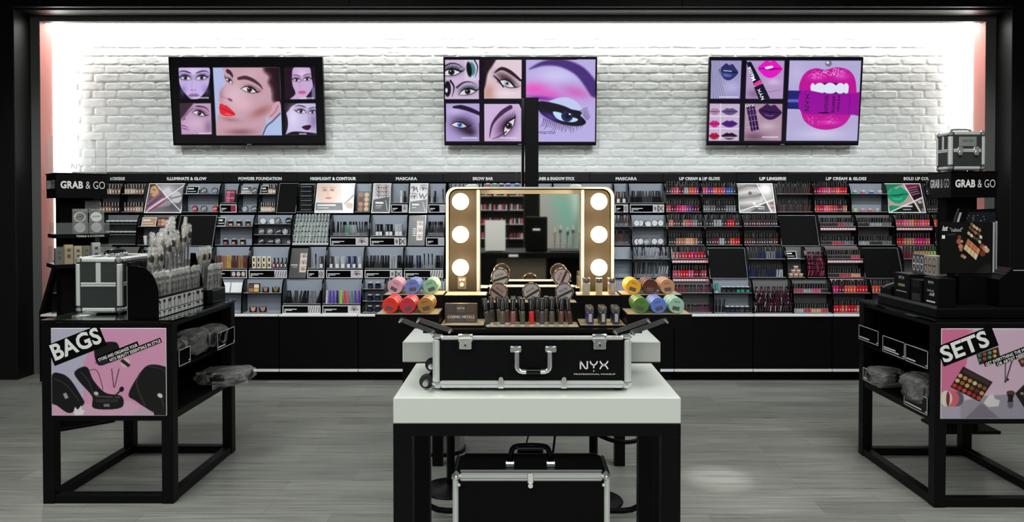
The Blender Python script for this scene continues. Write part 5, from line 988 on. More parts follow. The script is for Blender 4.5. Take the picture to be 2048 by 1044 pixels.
def jars(px, py, D, cn, col, n, where_):
    X, z = P(px, py, D); zt = zo1 if D < 2.85 else zo2
    for k in range(n): q_ = KJ.put((X, D+k*.0445, zt+.0014), col if not isinstance(col, list) else col[min(k, len(col)-1)], f'{cn} jar lying on its side on {where_}, {("frontmost", "second", "third", "fourth")[k]} of its roll', f'{cn} jars in a roll', rot=(0, 0, 0)); turn = random.uniform(-.5, .5); [setattr(c_, 'matrix_local', Matrix.Translation((0, 0, .0296)) @ Matrix.Rotation(turn, 4, 'Y') @ Matrix.Translation((0, 0, -.0296))) for c_ in q_.children if c_.name.startswith(('jar_label', 'lettering'))]
def jars2(px, cn, rgb_, low, side, n=3):
    D = 2.755 if low else 2.915; yl = 614 if low else 576; c = rgb(*rgb_); w_ = ('lower' if low else 'upper')+(' left' if side < 0 else ' right')+' outer tray'
    jars(px, yl, D, cn, [c, tuple(min(1, v*1.2) for v in c)], n, w_)
# jars stand with rotation about their own axis: the disc centre sits .0296 above the tray
jars2(780, 'red-orange', (226, 52, 40), 1, -1); jars2(815, 'crimson', (206, 44, 66), 1, -1); jars2(851, 'bronze gold', (176, 120, 60), 1, -1)
jars2(790, 'pale pink', (214, 160, 180), 0, -1); jars2(825, 'periwinkle blue', (110, 130, 200), 0, -1); jars2(861, 'mint green', (140, 190, 160), 0, -1)
jars2(1282, 'leaf green', (84, 130, 60), 1, 1); jars2(1317, 'cornflower blue', (96, 124, 206), 1, 1); jars2(1353, 'pale jade', (150, 190, 170), 1, 1)
jars2(1267, 'yellow', (232, 170, 50), 0, 1); jars2(1301, 'dark brown', (92, 46, 34), 0, 1); jars2(1335, 'tan', (190, 140, 104), 0, 1)
# round highlighter compacts
def hcomp():
    m = MB(); m.lathe([(.001, -.014), (.033, -.014), (.0365, -.011), (.0365, -.004), (.034, 0), (.031, .0), (.030, -.002), (.001, -.002)][::1], mat('compact_rim', (.10, .085, .075), .15, .3, coat=1), (0, 0, .0366), 36, 'Y')
    o = m.build('highlighter_compact'); f = MB(); f.lathe([(.001, .0005), (.030, .0005), (.0302, -.002)][::-1], OCOLM, (0, 0, .0366), 36, 'Y', cap=False); fo = f.build('lid_label', o)
    b_ = MB(); M = Matrix.Translation((0, 0, .0366)) @ Matrix.Rotation(-.55, 4, 'Y'); b_.box(-.0285, .0285, -.0014, -.0008, -.012, -.003, mat('compact_window', (.05, .035, .03), .15), 0, M); b_.build('window_band', o)
    l_ = MB(); R = M.to_3x3() @ Vector((1, 0, 0)); U = M.to_3x3() @ Vector((0, 0, 1)); p = M @ Vector((-.016, -.0008, .004)); logo(l_, p, .032, mat('jar_print', (.06, .05, .05), .5), R, U, .0006); l_.build('lettering', o)
    g = MB(); 
    for k in range(6): g.box(-.020+.002*abs(k-2.5), .020-.002*abs(k-2.5), .0142, .0146, .020+k*.0055, .0235+k*.0055, GOLD)
    g.build('gold_back_print', o); return o
KH = Kind('highlighter_compact', 'compact', hcomp)
for px, D, zz, cn, c, rz in ((997, 2.865, zc1, 'rose grey', (150, 118, 112), 1.2), (1063, 2.865, zc1, 'silver grey', (160, 154, 148), 0), (1129, 2.865, zc1, 'lilac grey', (156, 148, 156), .1), (1000, 2.952, zc2, 'pale grey', (168, 162, 152), .25), (1124, 2.952, zc2, 'pinkish', (170, 146, 150), -.6)):
    X, _ = P(px, 580, D); up = 'upper' if D > 2.9 else 'lower'
    o = KH.put((X, D, zz+.0014), rgb(*c), f'{cn} round compact with dark diagonal band on {up} centre step of vanity case', 'round compacts in the vanity case', rot=(-.12, 0, 0))
    # turn the face print about its own centre
    for ch in o.children:
        if ch.name.startswith(('window', 'lettering')): ch.matrix_local = Matrix.Translation((0, 0, .0366)) @ Matrix.Rotation(rz, 4, 'Y') @ Matrix.Translation((0, 0, -.0366))
# gloss tubes standing in front
def bigtube():
    o = MB().lathe([(.001, 0), (.0085, 0), (.0095, .002), (.0095, .052), (.008, .055)], OCOL, n=16).build('standing_gloss'); MB().lathe([(.008, .0552), (.0098, .0555), (.0098, .099), (.008, .1015), (.001, .1015)], CAPM, n=16).box(-.0035, -.0015, -.0103, -.0095, .060, .096, SILV).box(.004, .005, -.0099, -.0089, .060, .096, SILV).build('cap', o)
    MB().lathe([(.0096, .0), (.0100, .006)], CLR, n=16, cap=False).build('base_ring', o); return o
KB = Kind('standing_gloss', 'lip gloss', bigtube)
zt = T2+.004+.0014
for i, (px, cn, c, tl) in enumerate(((977, 'charcoal', (70, 66, 62), -.16), (1005, 'grey-brown', (104, 90, 84), .0), (1026, 'dusty rose', (150, 96, 90), .0), (1045, 'olive grey', (92, 88, 72), 0), (1064, 'bright red', (216, 50, 44), -.05), (1084, 'slate', (84, 80, 78), 0), (1103, 'steel grey', (96, 88, 86), .02), (1122, 'brown', (116, 80, 66), .02), (1141, 'dark plum', (84, 50, 48), -.13))):
    X, _ = P(px, 660, 2.745); KB.put((X, 2.745, zt), rgb(*c), f'{cn} lip gloss standing in front row of vanity case', 'lip glosses standing in the vanity case', rot=(0, tl, 0))
for i in range(11):
    X, _ = P(985+i*15.2, 650, 2.785); cn = ('smoky', 'taupe', 'umber')[i % 3]; KB.put((X, 2.79+.02*(i % 2), zt), rgb(*((70, 62, 60), (110, 96, 86), (90, 66, 56))[i % 3]), f'{cn} lip gloss in rear row behind the standing glosses of vanity case', 'lip glosses in the rear row of the vanity case', rot=(random.uniform(-.02, .02), random.gauss(0, .1), 0))
# vials
def vial():
    o = MB().lathe([(.001, 0), (.0125, 0), (.0135, .0015), (.0135, .044), (.011, .047)], OCOL, n=18).build('glitter_vial'); MB().lathe([(.011, .0472), (.0138, .0475), (.0138, .062), (.0125, .064), (.001, .064)], mat('vial_cap', (.10, .09, .08), .2, coat=1), n=18).build('cap', o)
    MB().box(-.006, .006, -.0142, -.0134, .010, .040, mat('vial_label', (.45, .42, .38), .5)).build('label_strip', o); return o
KV = Kind('glitter_vial', 'glitter vial', vial)
for r, (zz, y0, py) in enumerate(((zl1, 2.755, 648), (zl2, 2.915, 590))):
    for i, px in enumerate((1180, 1206, 1232) if r == 0 else (1173, 1198, 1224)):
        for k in range(3 if r == 0 else (2, 1, 2)[i]):
            X, _ = P(px, py, y0+.008); cn = (('violet', 'green-black', 'navy'), ('silver', 'gold', 'copper'))[r][i]; c = (((64, 56, 110), (50, 66, 62), (48, 50, 92)), ((176, 168, 150), (206, 170, 116), (170, 150, 140)))[r][i]
            KV.put((X, y0+.008+.031*k, zz+.0014), rgb(*c), f'{cn} glitter vial on {("lower", "upper")[r]} step of inner tray, {("first", "second", "third")[k]} in its file', 'glitter vials in the vanity case')
# palette in its box
X, z = P(922, 620, 2.80); p_ = thing('boxed_palette', 'grey-brown boxed palette lettered COSMIC METALS on the inner left tray', 'makeup palette', (X, 2.80, zl1+.0015)); w2 = .0605; hh = PZ(603, 2.80)-PZ(641, 2.80)
PB = mat('palette_box', (.085, .06, .052), .35); m = MB().box(X-w2, X+w2, 2.80, 2.822, zl1+.0015, zl1+.0015+hh, PB, .002); wpart('box', m, p_)
m = MB()
for i in range(3):
    for j in range(2): m.box(X-w2+.008+i*.036, X-w2+.040+i*.036, 2.799, 2.7999, zl1+.006+j*.033, zl1+.035+j*.033, mat(f'metal_pan_{(i+j) % 3}', [(.16, .10, .09), (.12, .10, .10), (.20, .13, .11)][(i+j) % 3], .3, .4))
wpart('pan_print', m, p_); m = MB(); logo(m, (X-.013, 2.7985, zl1+.052), .026, TXT); m.text('COSMIC METALS', (X-.05, 2.7985, zl1+.018), .100, .010, TXT, bold=.01); wpart('lettering', m, p_)
# ================================================================== CASE ON THE FLOOR
KY0, KY1 = 2.70, 2.93; KX0, KX1 = PX(905, KY0, 990), PX(1220, KY0, 990); KZ = PZ(947, KY0)
k_ = thing('rolling_case', 'closed black case with aluminium edges standing under the front table', 'makeup case', ((KX0+KX1)/2, KY0, 0))
wpart('shell', MB().box(KX0+.005, KX1-.005, KY0+.003, KY1-.003, .03, KZ-.004, BLKT, .012), k_)
m = MB(); e = .026
m.box(KX0+e, KX1-e, KY0-.002, KY0+.020, KZ-.030, KZ, ALU, .006); m.box(KX0+e, KX1-e, KY0-.003, KY0-.0018, KZ-.018, KZ-.016, mat('groove_grey', (.2, .2, .2), .5)); m.box(KX0+e, KX1-e, KY0+.028, KY0+.034, KZ-.004, KZ+.002, ALU, .001)
for X, s_ in ((KX0, 1), (KX1, -1)):
    m.box(X, X+.022*s_, KY0-.002, KY0+.020, .03, KZ-.02, ALU, .006); m.box(X-.002*s_, X+.014*s_, KY0+.02, KY1-.02, KZ-.024, KZ-.001, BLKG, .006)
m.box(KX0+e, KX1-e, KY1-.02, KY1+.002, KZ-.03, KZ, BLKG, .006)
m.box(KX0+e, KX1-e, KY0-.002, KY0+.020, .03, .056, ALU, .004); wpart('frame', m, k_, 'brushed aluminium edge frame')
for X, s_ in ((KX0, 1), (KX1, -1)): wpart('corner_cap', MB().box(X-.004*s_, X+.030*s_, KY0-.006, KY0+.034, KZ-.036, KZ+.003, CHR, .014).cyl((X+.024*s_, KY0-.007, KZ-.038), .006, .004, CHR, 'Y', 12), k_)
X = PX(1061, KY0, 960); wpart('clip', MB().box(X-.011, X+.011, KY0-.006, KY0-.001, KZ-.036, KZ+.002, CHR, .002).cyl((X, KY0-.005, KZ-.042), .009, .004, CHR, 'Y', 14), k_)
zz = KZ+.001; xa, xb = PX(1020, 2.81, 925), PX(1101, 2.81, 925)
m = MB(); pts = [(xa, 2.81, zz+.005), (xa+.006, 2.81, zz+.045), (xa+.022, 2.81, zz+.062), ((xa+xb)/2, 2.81, zz+.066)]; pts += [(xa+xb-p[0], p[1], p[2]) for p in pts[::-1][1:]]
hd = wpart('handle', MB().tube(scurve(pts, 1, 4)[0], .010, BLKG, 10), k_, 'black carrying handle'); wpart('grip', MB().tube([(xa+.028, 2.81, zz+.055), (xb-.028, 2.81, zz+.055)], .017, BLKG, 14), hd)
for X in (xa, xb): wpart('bracket', MB().box(X-.016, X+.016, 2.775, 2.815, KZ-.0035, KZ+.008, CHR, .002).tube([(X-.016, 2.79, zz+.008), (X+.016, 2.79, zz+.008)], .005, CHR), hd)
for X in (KX0+.03, KX1-.03): wpart('foot', MB().cyl((X, KY0+.03, 0.0005), .014, .03, RUB, n=16).cyl((X, KY1-.03, 0.0005), .014, .03, RUB, n=16), k_)
# ================================================================== SIDE TABLES
def side_table(name, label, x0, x1, y0, y1, zt, zs_, art, dirn, picpx):
    L = .058; t = thing(name, label, 'display table', ((x0+x1)/2, (y0+y1)/2, 0))
    zb = zs_
    for a in (x0, x1-L):
        for b_ in (y0, y1-L): wpart('leg', MB().box(a, a+L, b_, b_+L, 0, zt-.012, BLKF, .002), t)
    b_ = .045
    m = MB()
    m.box(x0+L, x1-L, y0+.004, y0+L-.004, 0.002, b_, BLKF, .002); m.box(x0+L, x1-L, y1-L+.004, y1-.004, .002, b_, BLKF, .002); m.box(x0+.004, x0+L-.004, y0+L, y1-L, .002, b_, BLKF, .002); m.box(x1-L+.004, x1-.004, y0+L, y1-L, .002, b_, BLKF, .002); wpart('floor_rail', m, t)
    m = MB(); m.box(x0+L, x1-L, y0+.004, y0+L, zb, zb+.045, BLKF, .001); m.box(x0+L, x1-L, y0+.004, y0+L, zt-.045, zt-.012, BLKF, .001); m.box(x0+L, x1-L, y1-L, y1-.004, zb, zb+.045, BLKF, .001); m.box(x0+L, x1-L, y1-L, y1-.004, zt-.045, zt-.012, BLKF, .001)
    for a in (x0+.004, x1-L+.004): m.box(a, a+L-.008, y0+L, y1-L, zb, zb+.035, BLKF, .001); m.box(a, a+L-.008, y0+L, y1-L, zt-.035, zt-.012, BLKF, .001)
    wpart('upper_frame', m, t)
    xi, xo = (x0+.01, x1-.012) if dirn > 0 else (x0+.012, x1-.01)
    zm = (zb+zt)/2-.01
    wpart('shelf', MB().box(x0+L+.001, x1-L-.001, y0+L+.001, y1-L-.001, zm-.008, zm+.008, BLKM).box((x1-L-.001) if dirn > 0 else (x0+.02), (x1-.02) if dirn > 0 else (x0+L+.001), y0+L+.001, y1-L-.001, zm-.008, zm+.008, BLKM), t)
    wpart('shelf', MB().box(x0+.01, x1-.01, y0+L+.001, y1-L-.001, zb+.036, zb+.046, BLKM), t)
    xb_ = x0+.006 if dirn > 0 else x1-.012
    wpart('back_panel', MB().box(xb_, xb_+.006, y0+L+.001, y1-L-.001, zb+.048, zt-.036, BLKM), t)
    wpart('end_panel', MB().box(x0+L+.001, x1-L-.001, y0+.012, y0+.02, zb+.046, zt-.046, BLKM), t); wpart('end_panel', MB().box(x0+L+.001, x1-L-.001, y1-.02, y1-.012, zb+.046, zt-.046, BLKM), t)
    g = wpart('glass_top', MB().box(x0-.006, x1+.006, y0-.006, y1+.006, zt-.0115, zt, GLASS, .001), t, 'greenish glass top')
    # picture panel on the near end
    px0, px1, za, zb2 = picpx
    pn = wpart('picture_panel', MB().box(px0-.002, px1+.002, y0-.004, y0+.003, za-.002, zb2+.002, PAPER, .001), t)
    art.obj('picture', t, (px0, y0-.0046, zb2), (1, 0, 0), (0, 0, 1), px1-px0, zb2-za, PRINT)
    return t, zm, zb
Y0 = 3.77
q8 = lambda x, y: P(x/2.157, 560+y/2.157, Y0-.005)
a = Art([(218, 210), (712, 208), (712, 583), (218, 582)], 230, 176, (214, 150, 186))
a.poly([(200, 200), (430, 200), (355, 360), (355, 540), (200, 600)], (184, 180, 204)); a.poly([(200, 540), (560, 520), (600, 545), (560, 600), (200, 600)], (216, 168, 196), 4); a.poly([(560, 583), (640, 520), (720, 500), (720, 600)], (196, 166, 190), 3); a.glow(420, 500, 60, 60, (230, 176, 200), 0, .5)
a.blob([(404, 300), (430, 272), (490, 266), (510, 285), (512, 330), (480, 350), (430, 368), (410, 350)], (20, 18, 22), 3); a.ell(450, 345, 40, 8, (44, 40, 46), -15, 5)
a.ell(537, 355, 20, 20, (206, 196, 196)); a.poly([(515, 350), (525, 338), (560, 365), (550, 376)], (60, 30, 34))
a.blob([(219, 410), (260, 403), (300, 430), (345, 500), (358, 530), (330, 555), (290, 572), (240, 540), (215, 520)], (16, 15, 18), 3); a.line([(228, 425), (280, 450), (335, 520)], 3, (70, 66, 74), 3); a.poly([(266, 490), (280, 484), (290, 506), (276, 512)], (160, 156, 160))
a.poly([(310, 570), (318, 545), (330, 560), (345, 538), (348, 560), (362, 560), (350, 580), (320, 582)], (232, 228, 232), 2)
a.blob([(316, 400), (345, 376), (375, 378), (398, 430), (450, 485), (520, 500), (516, 550), (400, 552), (392, 500), (340, 440)], (18, 17, 20), 3); a.line([(375, 390), (415, 390), (440, 470)], 3, (50, 46, 52), 2); a.line([(345, 395), (380, 440), (400, 500)], 4, (64, 60, 66), 4); a.line([(410, 500), (512, 505)], 5, (90, 84, 88), 3); a.rect(442, 533, 468, 545, (120, 116, 120)); a.rect(408, 512, 505, 526, (50, 46, 50), 3)
a.line([(478, 382), (486, 462)], 3.5, (40, 26, 36)); a.line([(510, 382), (490, 460)], 3.5, (40, 26, 36)); a.line([(470, 520), (495, 495), (520, 470)], 7, (30, 26, 30), 2); a.ell(520, 470, 10, 12, (20, 18, 20), 30); a.ell(410, 488, 10, 8, (200, 190, 196), 20)
a.blob([(550, 490), (600, 400), (640, 365), (700, 370), (730, 400), (730, 580), (680, 580), (640, 560), (580, 520)], (20, 18, 21), 3); a.line([(600, 400), (585, 450), (620, 540)], 4, (70, 64, 72), 4); a.line([(640, 372), (700, 385), (715, 420)], 3, (66, 62, 68), 3)
a.line([(690, 500), (705, 560)], 6, (60, 44, 40), 2); a.ell(686, 497, 12, 9, (216, 206, 196), 30); a.ell(668, 566, 12, 10, (226, 220, 216), 0); a.poly([(655, 555), (712, 545), (712, 583), (660, 583)], (26, 22, 24), 2)
def persp_poster(t, m, zx, zy, s_, wpx, hpx, ang, mt, bold=0, ox=0, oy=560, sc=2.157, D=None, dy=.0): 
    X, z = P(ox+zx/sc, oy+zy/sc, D); k = D/1500/sc; R = Vector((math.cos(ang), 0, math.sin(ang))); U = Vector((-math.sin(ang), 0, math.cos(ang)))
    m.text(s_, (X, D-.0005-dy, z), wpx*k, hpx*k, mt, R, U, bold, .0008)
def banner(m, zx, zy, wpx, hpx, ang, ox, oy, sc, D, mt=BLKM, dy=0):
    X, z = P(ox+zx/sc, oy+zy/sc, D); k = D/1500/sc; M = Matrix.Translation((X, D-dy, z)) @ Matrix.Rotation(-ang, 4, 'Y'); m.box(0, wpx*k, -.0004, 0, 0, hpx*k, mt, 0, M)
XT0 = P(86, 1012, Y0)[0]; XT1 = P(347, 1012, Y0)[0]; ZTB = PZ(640, Y0); ZSB = PZ(842, Y0)
bt, zm, zb = side_table('display_table', 'black framed table with pink BAGS picture on its near end', XT0, XT1, Y0, 4.60, ZTB, ZSB, a, 1, (q8(218, 0)[0], q8(712, 0)[0], PZ(560+583/2.157, Y0), PZ(560+209/2.157, Y0)))
D_ = Y0-.0048; m = MB(); an = math.radians(21.5)
banner(m, 236, 371, 244, 96, an, 0, 560, 2.157, D_); banner(m, 424, 356, 192, 24, an, 0, 560, 2.157, D_, dy=.0001); banner(m, 472, 358, 246, 22, an, 0, 560, 2.157, D_, dy=.0002)
wpart('caption_banner', m, bt)
m = MB(); persp_poster(bt, m, 240, 350, 'BAGS', 222, 74, an, TXT, .03, D=D_, dy=.0006); persp_poster(bt, m, 428, 352, 'STORE AND ORGANIZE YOUR', 182, 14, an, TXT, .02, D=D_, dy=.0006); persp_poster(bt, m, 477, 353, 'NYX BEAUTY ESSENTIALS IN STYLE', 236, 14, an, TXT, .02, D=D_, dy=.0006); wpart('lettering', m, bt)
Y1 = 3.72; S2 = 2.158
a = Art([(437, 210), (945, 212), (945, 600), (437, 597)], 230, 176, (206, 176, 196))
a.poly([(430, 200), (575, 200), (556, 300), (530, 430), (470, 560), (430, 560)], (206, 110, 150)); a.rect(556, 200, 960, 470, (202, 172, 194), 30, .6); a.poly([(430, 545), (620, 500), (960, 480), (960, 610), (430, 610)], (150, 142, 158), 3); a.poly([(540, 597), (610, 530), (690, 597)], (120, 112, 126), 4); a.rect(430, 540, 520, 600, (176, 168, 188), 10, .7)
a.poly([(585, 320), (680, 288), (690, 335), (600, 366)], (44, 30, 30), 1)
for i in range(8): a.ell(600+i % 4*22, 325+i//4*20-i % 4*6, 8, 7, ((60, 120, 100), (150, 80, 60), (90, 140, 110), (200, 160, 90))[i % 4])
a.poly([(530, 372), (658, 440), (602, 525), (476, 460)], (34, 18, 20), 1); a.poly([(536, 380), (650, 440), (640, 456), (526, 396)], (60, 46, 46), 1)
for r in range(3):
    for q in range(6): a.ell(518+q*21-r*12, 412+q*11+r*21, 9.5, 9, (((206, 170, 110), (196, 130, 70), (176, 140, 70), (206, 190, 140), (150, 110, 60), (120, 80, 50)), ((216, 180, 120), (150, 100, 50), (196, 160, 100), (130, 70, 40), (90, 50, 34), (190, 150, 90)), ((196, 60, 50), (170, 50, 44), (206, 70, 60), (180, 54, 48), (150, 40, 40), (190, 60, 52)))[r][q])
a.ell(506, 512, 28, 33, (90, 92, 106), 10); a.ell(486, 512, 28, 34, (206, 96, 110), 5); a.ell(458, 510, 26, 34, (216, 210, 196), 0); a.ell(466, 512, 8, 32, (120, 40, 50), 0)
a.poly([(620, 530), (640, 500), (660, 490), (668, 512), (690, 520), (684, 545), (640, 548)], (216, 206, 206), 3); a.poly([(718, 485), (755, 485), (746, 512), (748, 528), (722, 528), (726, 512)], (26, 20, 22), 2); a.ell(736, 486, 18, 9, (80, 54, 50)); a.ell(736, 540, 12, 14, (96, 90, 102), 0, 6)
a.line([(712, 360), (712, 432)], 4, (30, 20, 26)); a.line([(742, 345), (718, 425)], 5, (30, 20, 26)); a.ell(713, 438, 5, 5, (30, 20, 26)); a.ell(722, 430, 6, 6, (26, 20, 26))
a.poly([(755, 490), (800, 445), (860, 500), (800, 560)], (30, 22, 24), 2); a.poly([(765, 345), (800, 330), (860, 345), (850, 375), (780, 375)], (70, 40, 36), 2)
for i in range(4): a.ell(785+i*16, 352, 7, 8, (170, 110, 80)); a.ell(785+i*14, 490+i*6, 7, 6, (150, 130, 100))
a.poly([(840, 430), (930, 400), (940, 520), (860, 540)], (60, 30, 40), 3); a.ell(880, 560, 26, 14, (190, 90, 110))
XS0 = P(1868, 1020, Y1)[0]; XS1 = XS0+.66; ZS = PZ(641, Y1); ZSB2 = PZ(848, Y1)
st, zm2, zb_2 = side_table('display_table', 'black framed table with SETS picture on its near end', XS0, XS1, Y1, 4.56, ZS, ZSB2, a, -1, (P(1680+437/S2, 700, Y1)[0], P(1680+945/S2, 700, Y1)[0], PZ(560+597/S2, Y1), PZ(560+211/S2, Y1)))
D_ = Y1-.0048; m = MB(); an = math.radians(21.3)
banner(m, 448, 374, 254, 92, an, 1680, 560, S2, D_); banner(m, 626, 374, 240, 20, an, 1680, 560, S2, D_, dy=.0001); banner(m, 676, 374, 150, 18, an, 1680, 560, S2, D_, dy=.0002); wpart('caption_banner', m, st)
m = MB(); persp_poster(st, m, 450, 360, 'SETS', 214, 74, an, TXT, .03, 1680, 560, S2, D_, .0006); persp_poster(st, m, 630, 371, 'GET EVERYTHING THE MAKEUP', 228, 14, an, TXT, .02, 1680, 560, S2, D_, .0006); persp_poster(st, m, 680, 371, 'OR ARTIST NEEDS', 138, 14, an, TXT, .02, 1680, 560, S2, D_, .0006); wpart('lettering', m, st)
# price tags on the open sides
def tag_frame(X, ya, yb, z0, z1, side, parent_t, words=()):
    m = MB(); e = .003; x_ = X+.0035*side
    m.box(X, x_, ya, yb, z0, z1, BLKG, 0); 
    for (p0, p1, q0, q1) in ((ya, yb, z0, z0+e), (ya, yb, z1-e, z1), (ya, ya+e, z0, z1), (yb-e, yb, z0, z1)): m.box(x_, x_+.0008*side, p0, p1, q0, q1, TXT)
    yy = (ya+.012) if side > 0 else (yb-.012); 
    for i, wd in enumerate(words): m.box(x_, x_+.0008*side, yy, yy+(yb-ya)*wd*(1 if side > 0 else -1), z0+.012+i*.012, z0+.019+i*.012, TXT)
    m.box(x_, x_+.0008*side, (yb-.02) if side > 0 else ya+.008, (yb-.008) if side > 0 else ya+.02, z0+.010, z0+.016, TXT)
    wpart('price_tag', m, parent_t, 'white-outlined black price tag')
xx = XT1-.002
Dl = lambda px: XT1/((px-CX)/F); Dr = lambda px: XS0/((px-CX)/F)
for (a_, b_, yc, h_, w_) in ((354, 377, 712, .085, ()), (432, 466, 676, .10, (.4,)), (421, 451, 756, .09, (.35,))):
    ya, yb = Dl(a_), Dl(b_); zc = PZ(yc, (ya+yb)/2); tag_frame(XT1+.0005, ya, yb, zc-h_/2, zc+h_/2, 1, bt, w_)
for (a_, b_, yc, h_, w_) in ((1721, 1760, 670, .085, (.5,)), (1769, 1813, 694, .09, (.7, .55)), (1815, 1860, 712, .09, (.4,)), (1730, 1767, 755, .075, (.5,)), (1813, 1860, 802, .09, (.7,))):
    ya, yb = Dr(b_), Dr(a_); zc = PZ(yc, (ya+yb)/2); tag_frame(XS0-.0005, ya, yb, zc-h_/2, zc+h_/2, -1, st, w_)
# ------------------------------------------------------------------ pouches in clear film inside the tables
def lump(c, sx, sy, sz, seed, mt, name, label, cat='pouch', film=True, group=None):
    r = np.random.RandomState(seed); t = thing(name, label, cat, c, 0, group)
    def body(k, amp, nu=22, nv=14):
        m = MB(); V = []; Fs = []
        ph = r.rand(6)*6
        for j in range(nv+1):
            v = -PI/2+PI*j/nv
            for i in range(nu):
                u = 2*PI*i/nu; d = 1+amp*(math.sin(3*u+ph[0])*.5+math.sin(5*u+4*v+ph[1])*.3+math.sin(7*u-3*v+ph[2])*.3+(r.rand()-.5)*.7)
                cu = abs(math.cos(u))**.7*np.sign(math.cos(u)); su = abs(math.sin(u))**.7*np.sign(math.sin(u)); cv = abs(math.cos(v))**.55; sv = abs(math.sin(v))**.6*np.sign(math.sin(v))
                V.append((sx*k*cu*cv*d, sy*k*su*cv*d, sz*k*sv*(1+amp*.4*(r.rand()-.5))+sz*1.16))
        for j in range(nv):
            for i in range(nu): i2 = (i+1) % nu; Fs.append((j*nu+i, j*nu+i2, (j+1)*nu+i2, (j+1)*nu+i))
        m.add(V, Fs, mt if k <= 1 else FILM, k <= 1); return m
    lpart('pouch_body', body(1, .05), t)
    if film: lpart('clear_film', body(1.08, .16, 34, 20), t, 'crumpled clear film')
    return t
BAGM = bump(mat('black_pouch', (.01, .01, .011), .35), 60, .3, .004)
lump((-1.86, 3.95, zm+.009), .075, .10, .055, 1, BAGM, 'makeup_pouch', 'black pouch in film on upper shelf of BAGS table, nearest the leg', group='pouches in the BAGS table')
lump((-1.83, 4.18, zm+.009), .07, .11, .065, 2, BAGM, 'makeup_pouch', 'black pouch in film on upper shelf of BAGS table, between its neighbours', group='pouches in the BAGS table')
lump((-1.82, 4.41, zm+.009), .065, .10, .06, 3, BAGM, 'makeup_pouch', 'black pouch in film on upper shelf of BAGS table, beside far leg', group='pouches in the BAGS table')
lump((-1.72, 4.38, zb+.047), .14, .13, .040, 4, BAGM, 'makeup_pouch', 'pouch in crumpled clear film poking out of lower shelf of BAGS table')
lump((2.10, 4.30, zb_2+.047), .09, .09, .05, 5, BAGM, 'makeup_pouch', 'pouch in crumpled film poking out of lower shelf of SETS table')
lump((2.14, 3.93, zb_2+.047), .10, .13, .07, 6, BAGM, 'makeup_pouch', 'long film-wrapped pouch on lower shelf of SETS table beside near leg')
lump((2.15, 4.05, zm2+.009), .06, .18, .028, 7, BAGM, 'makeup_pouch', 'flat dark pouch on upper shelf of SETS table', film=False)
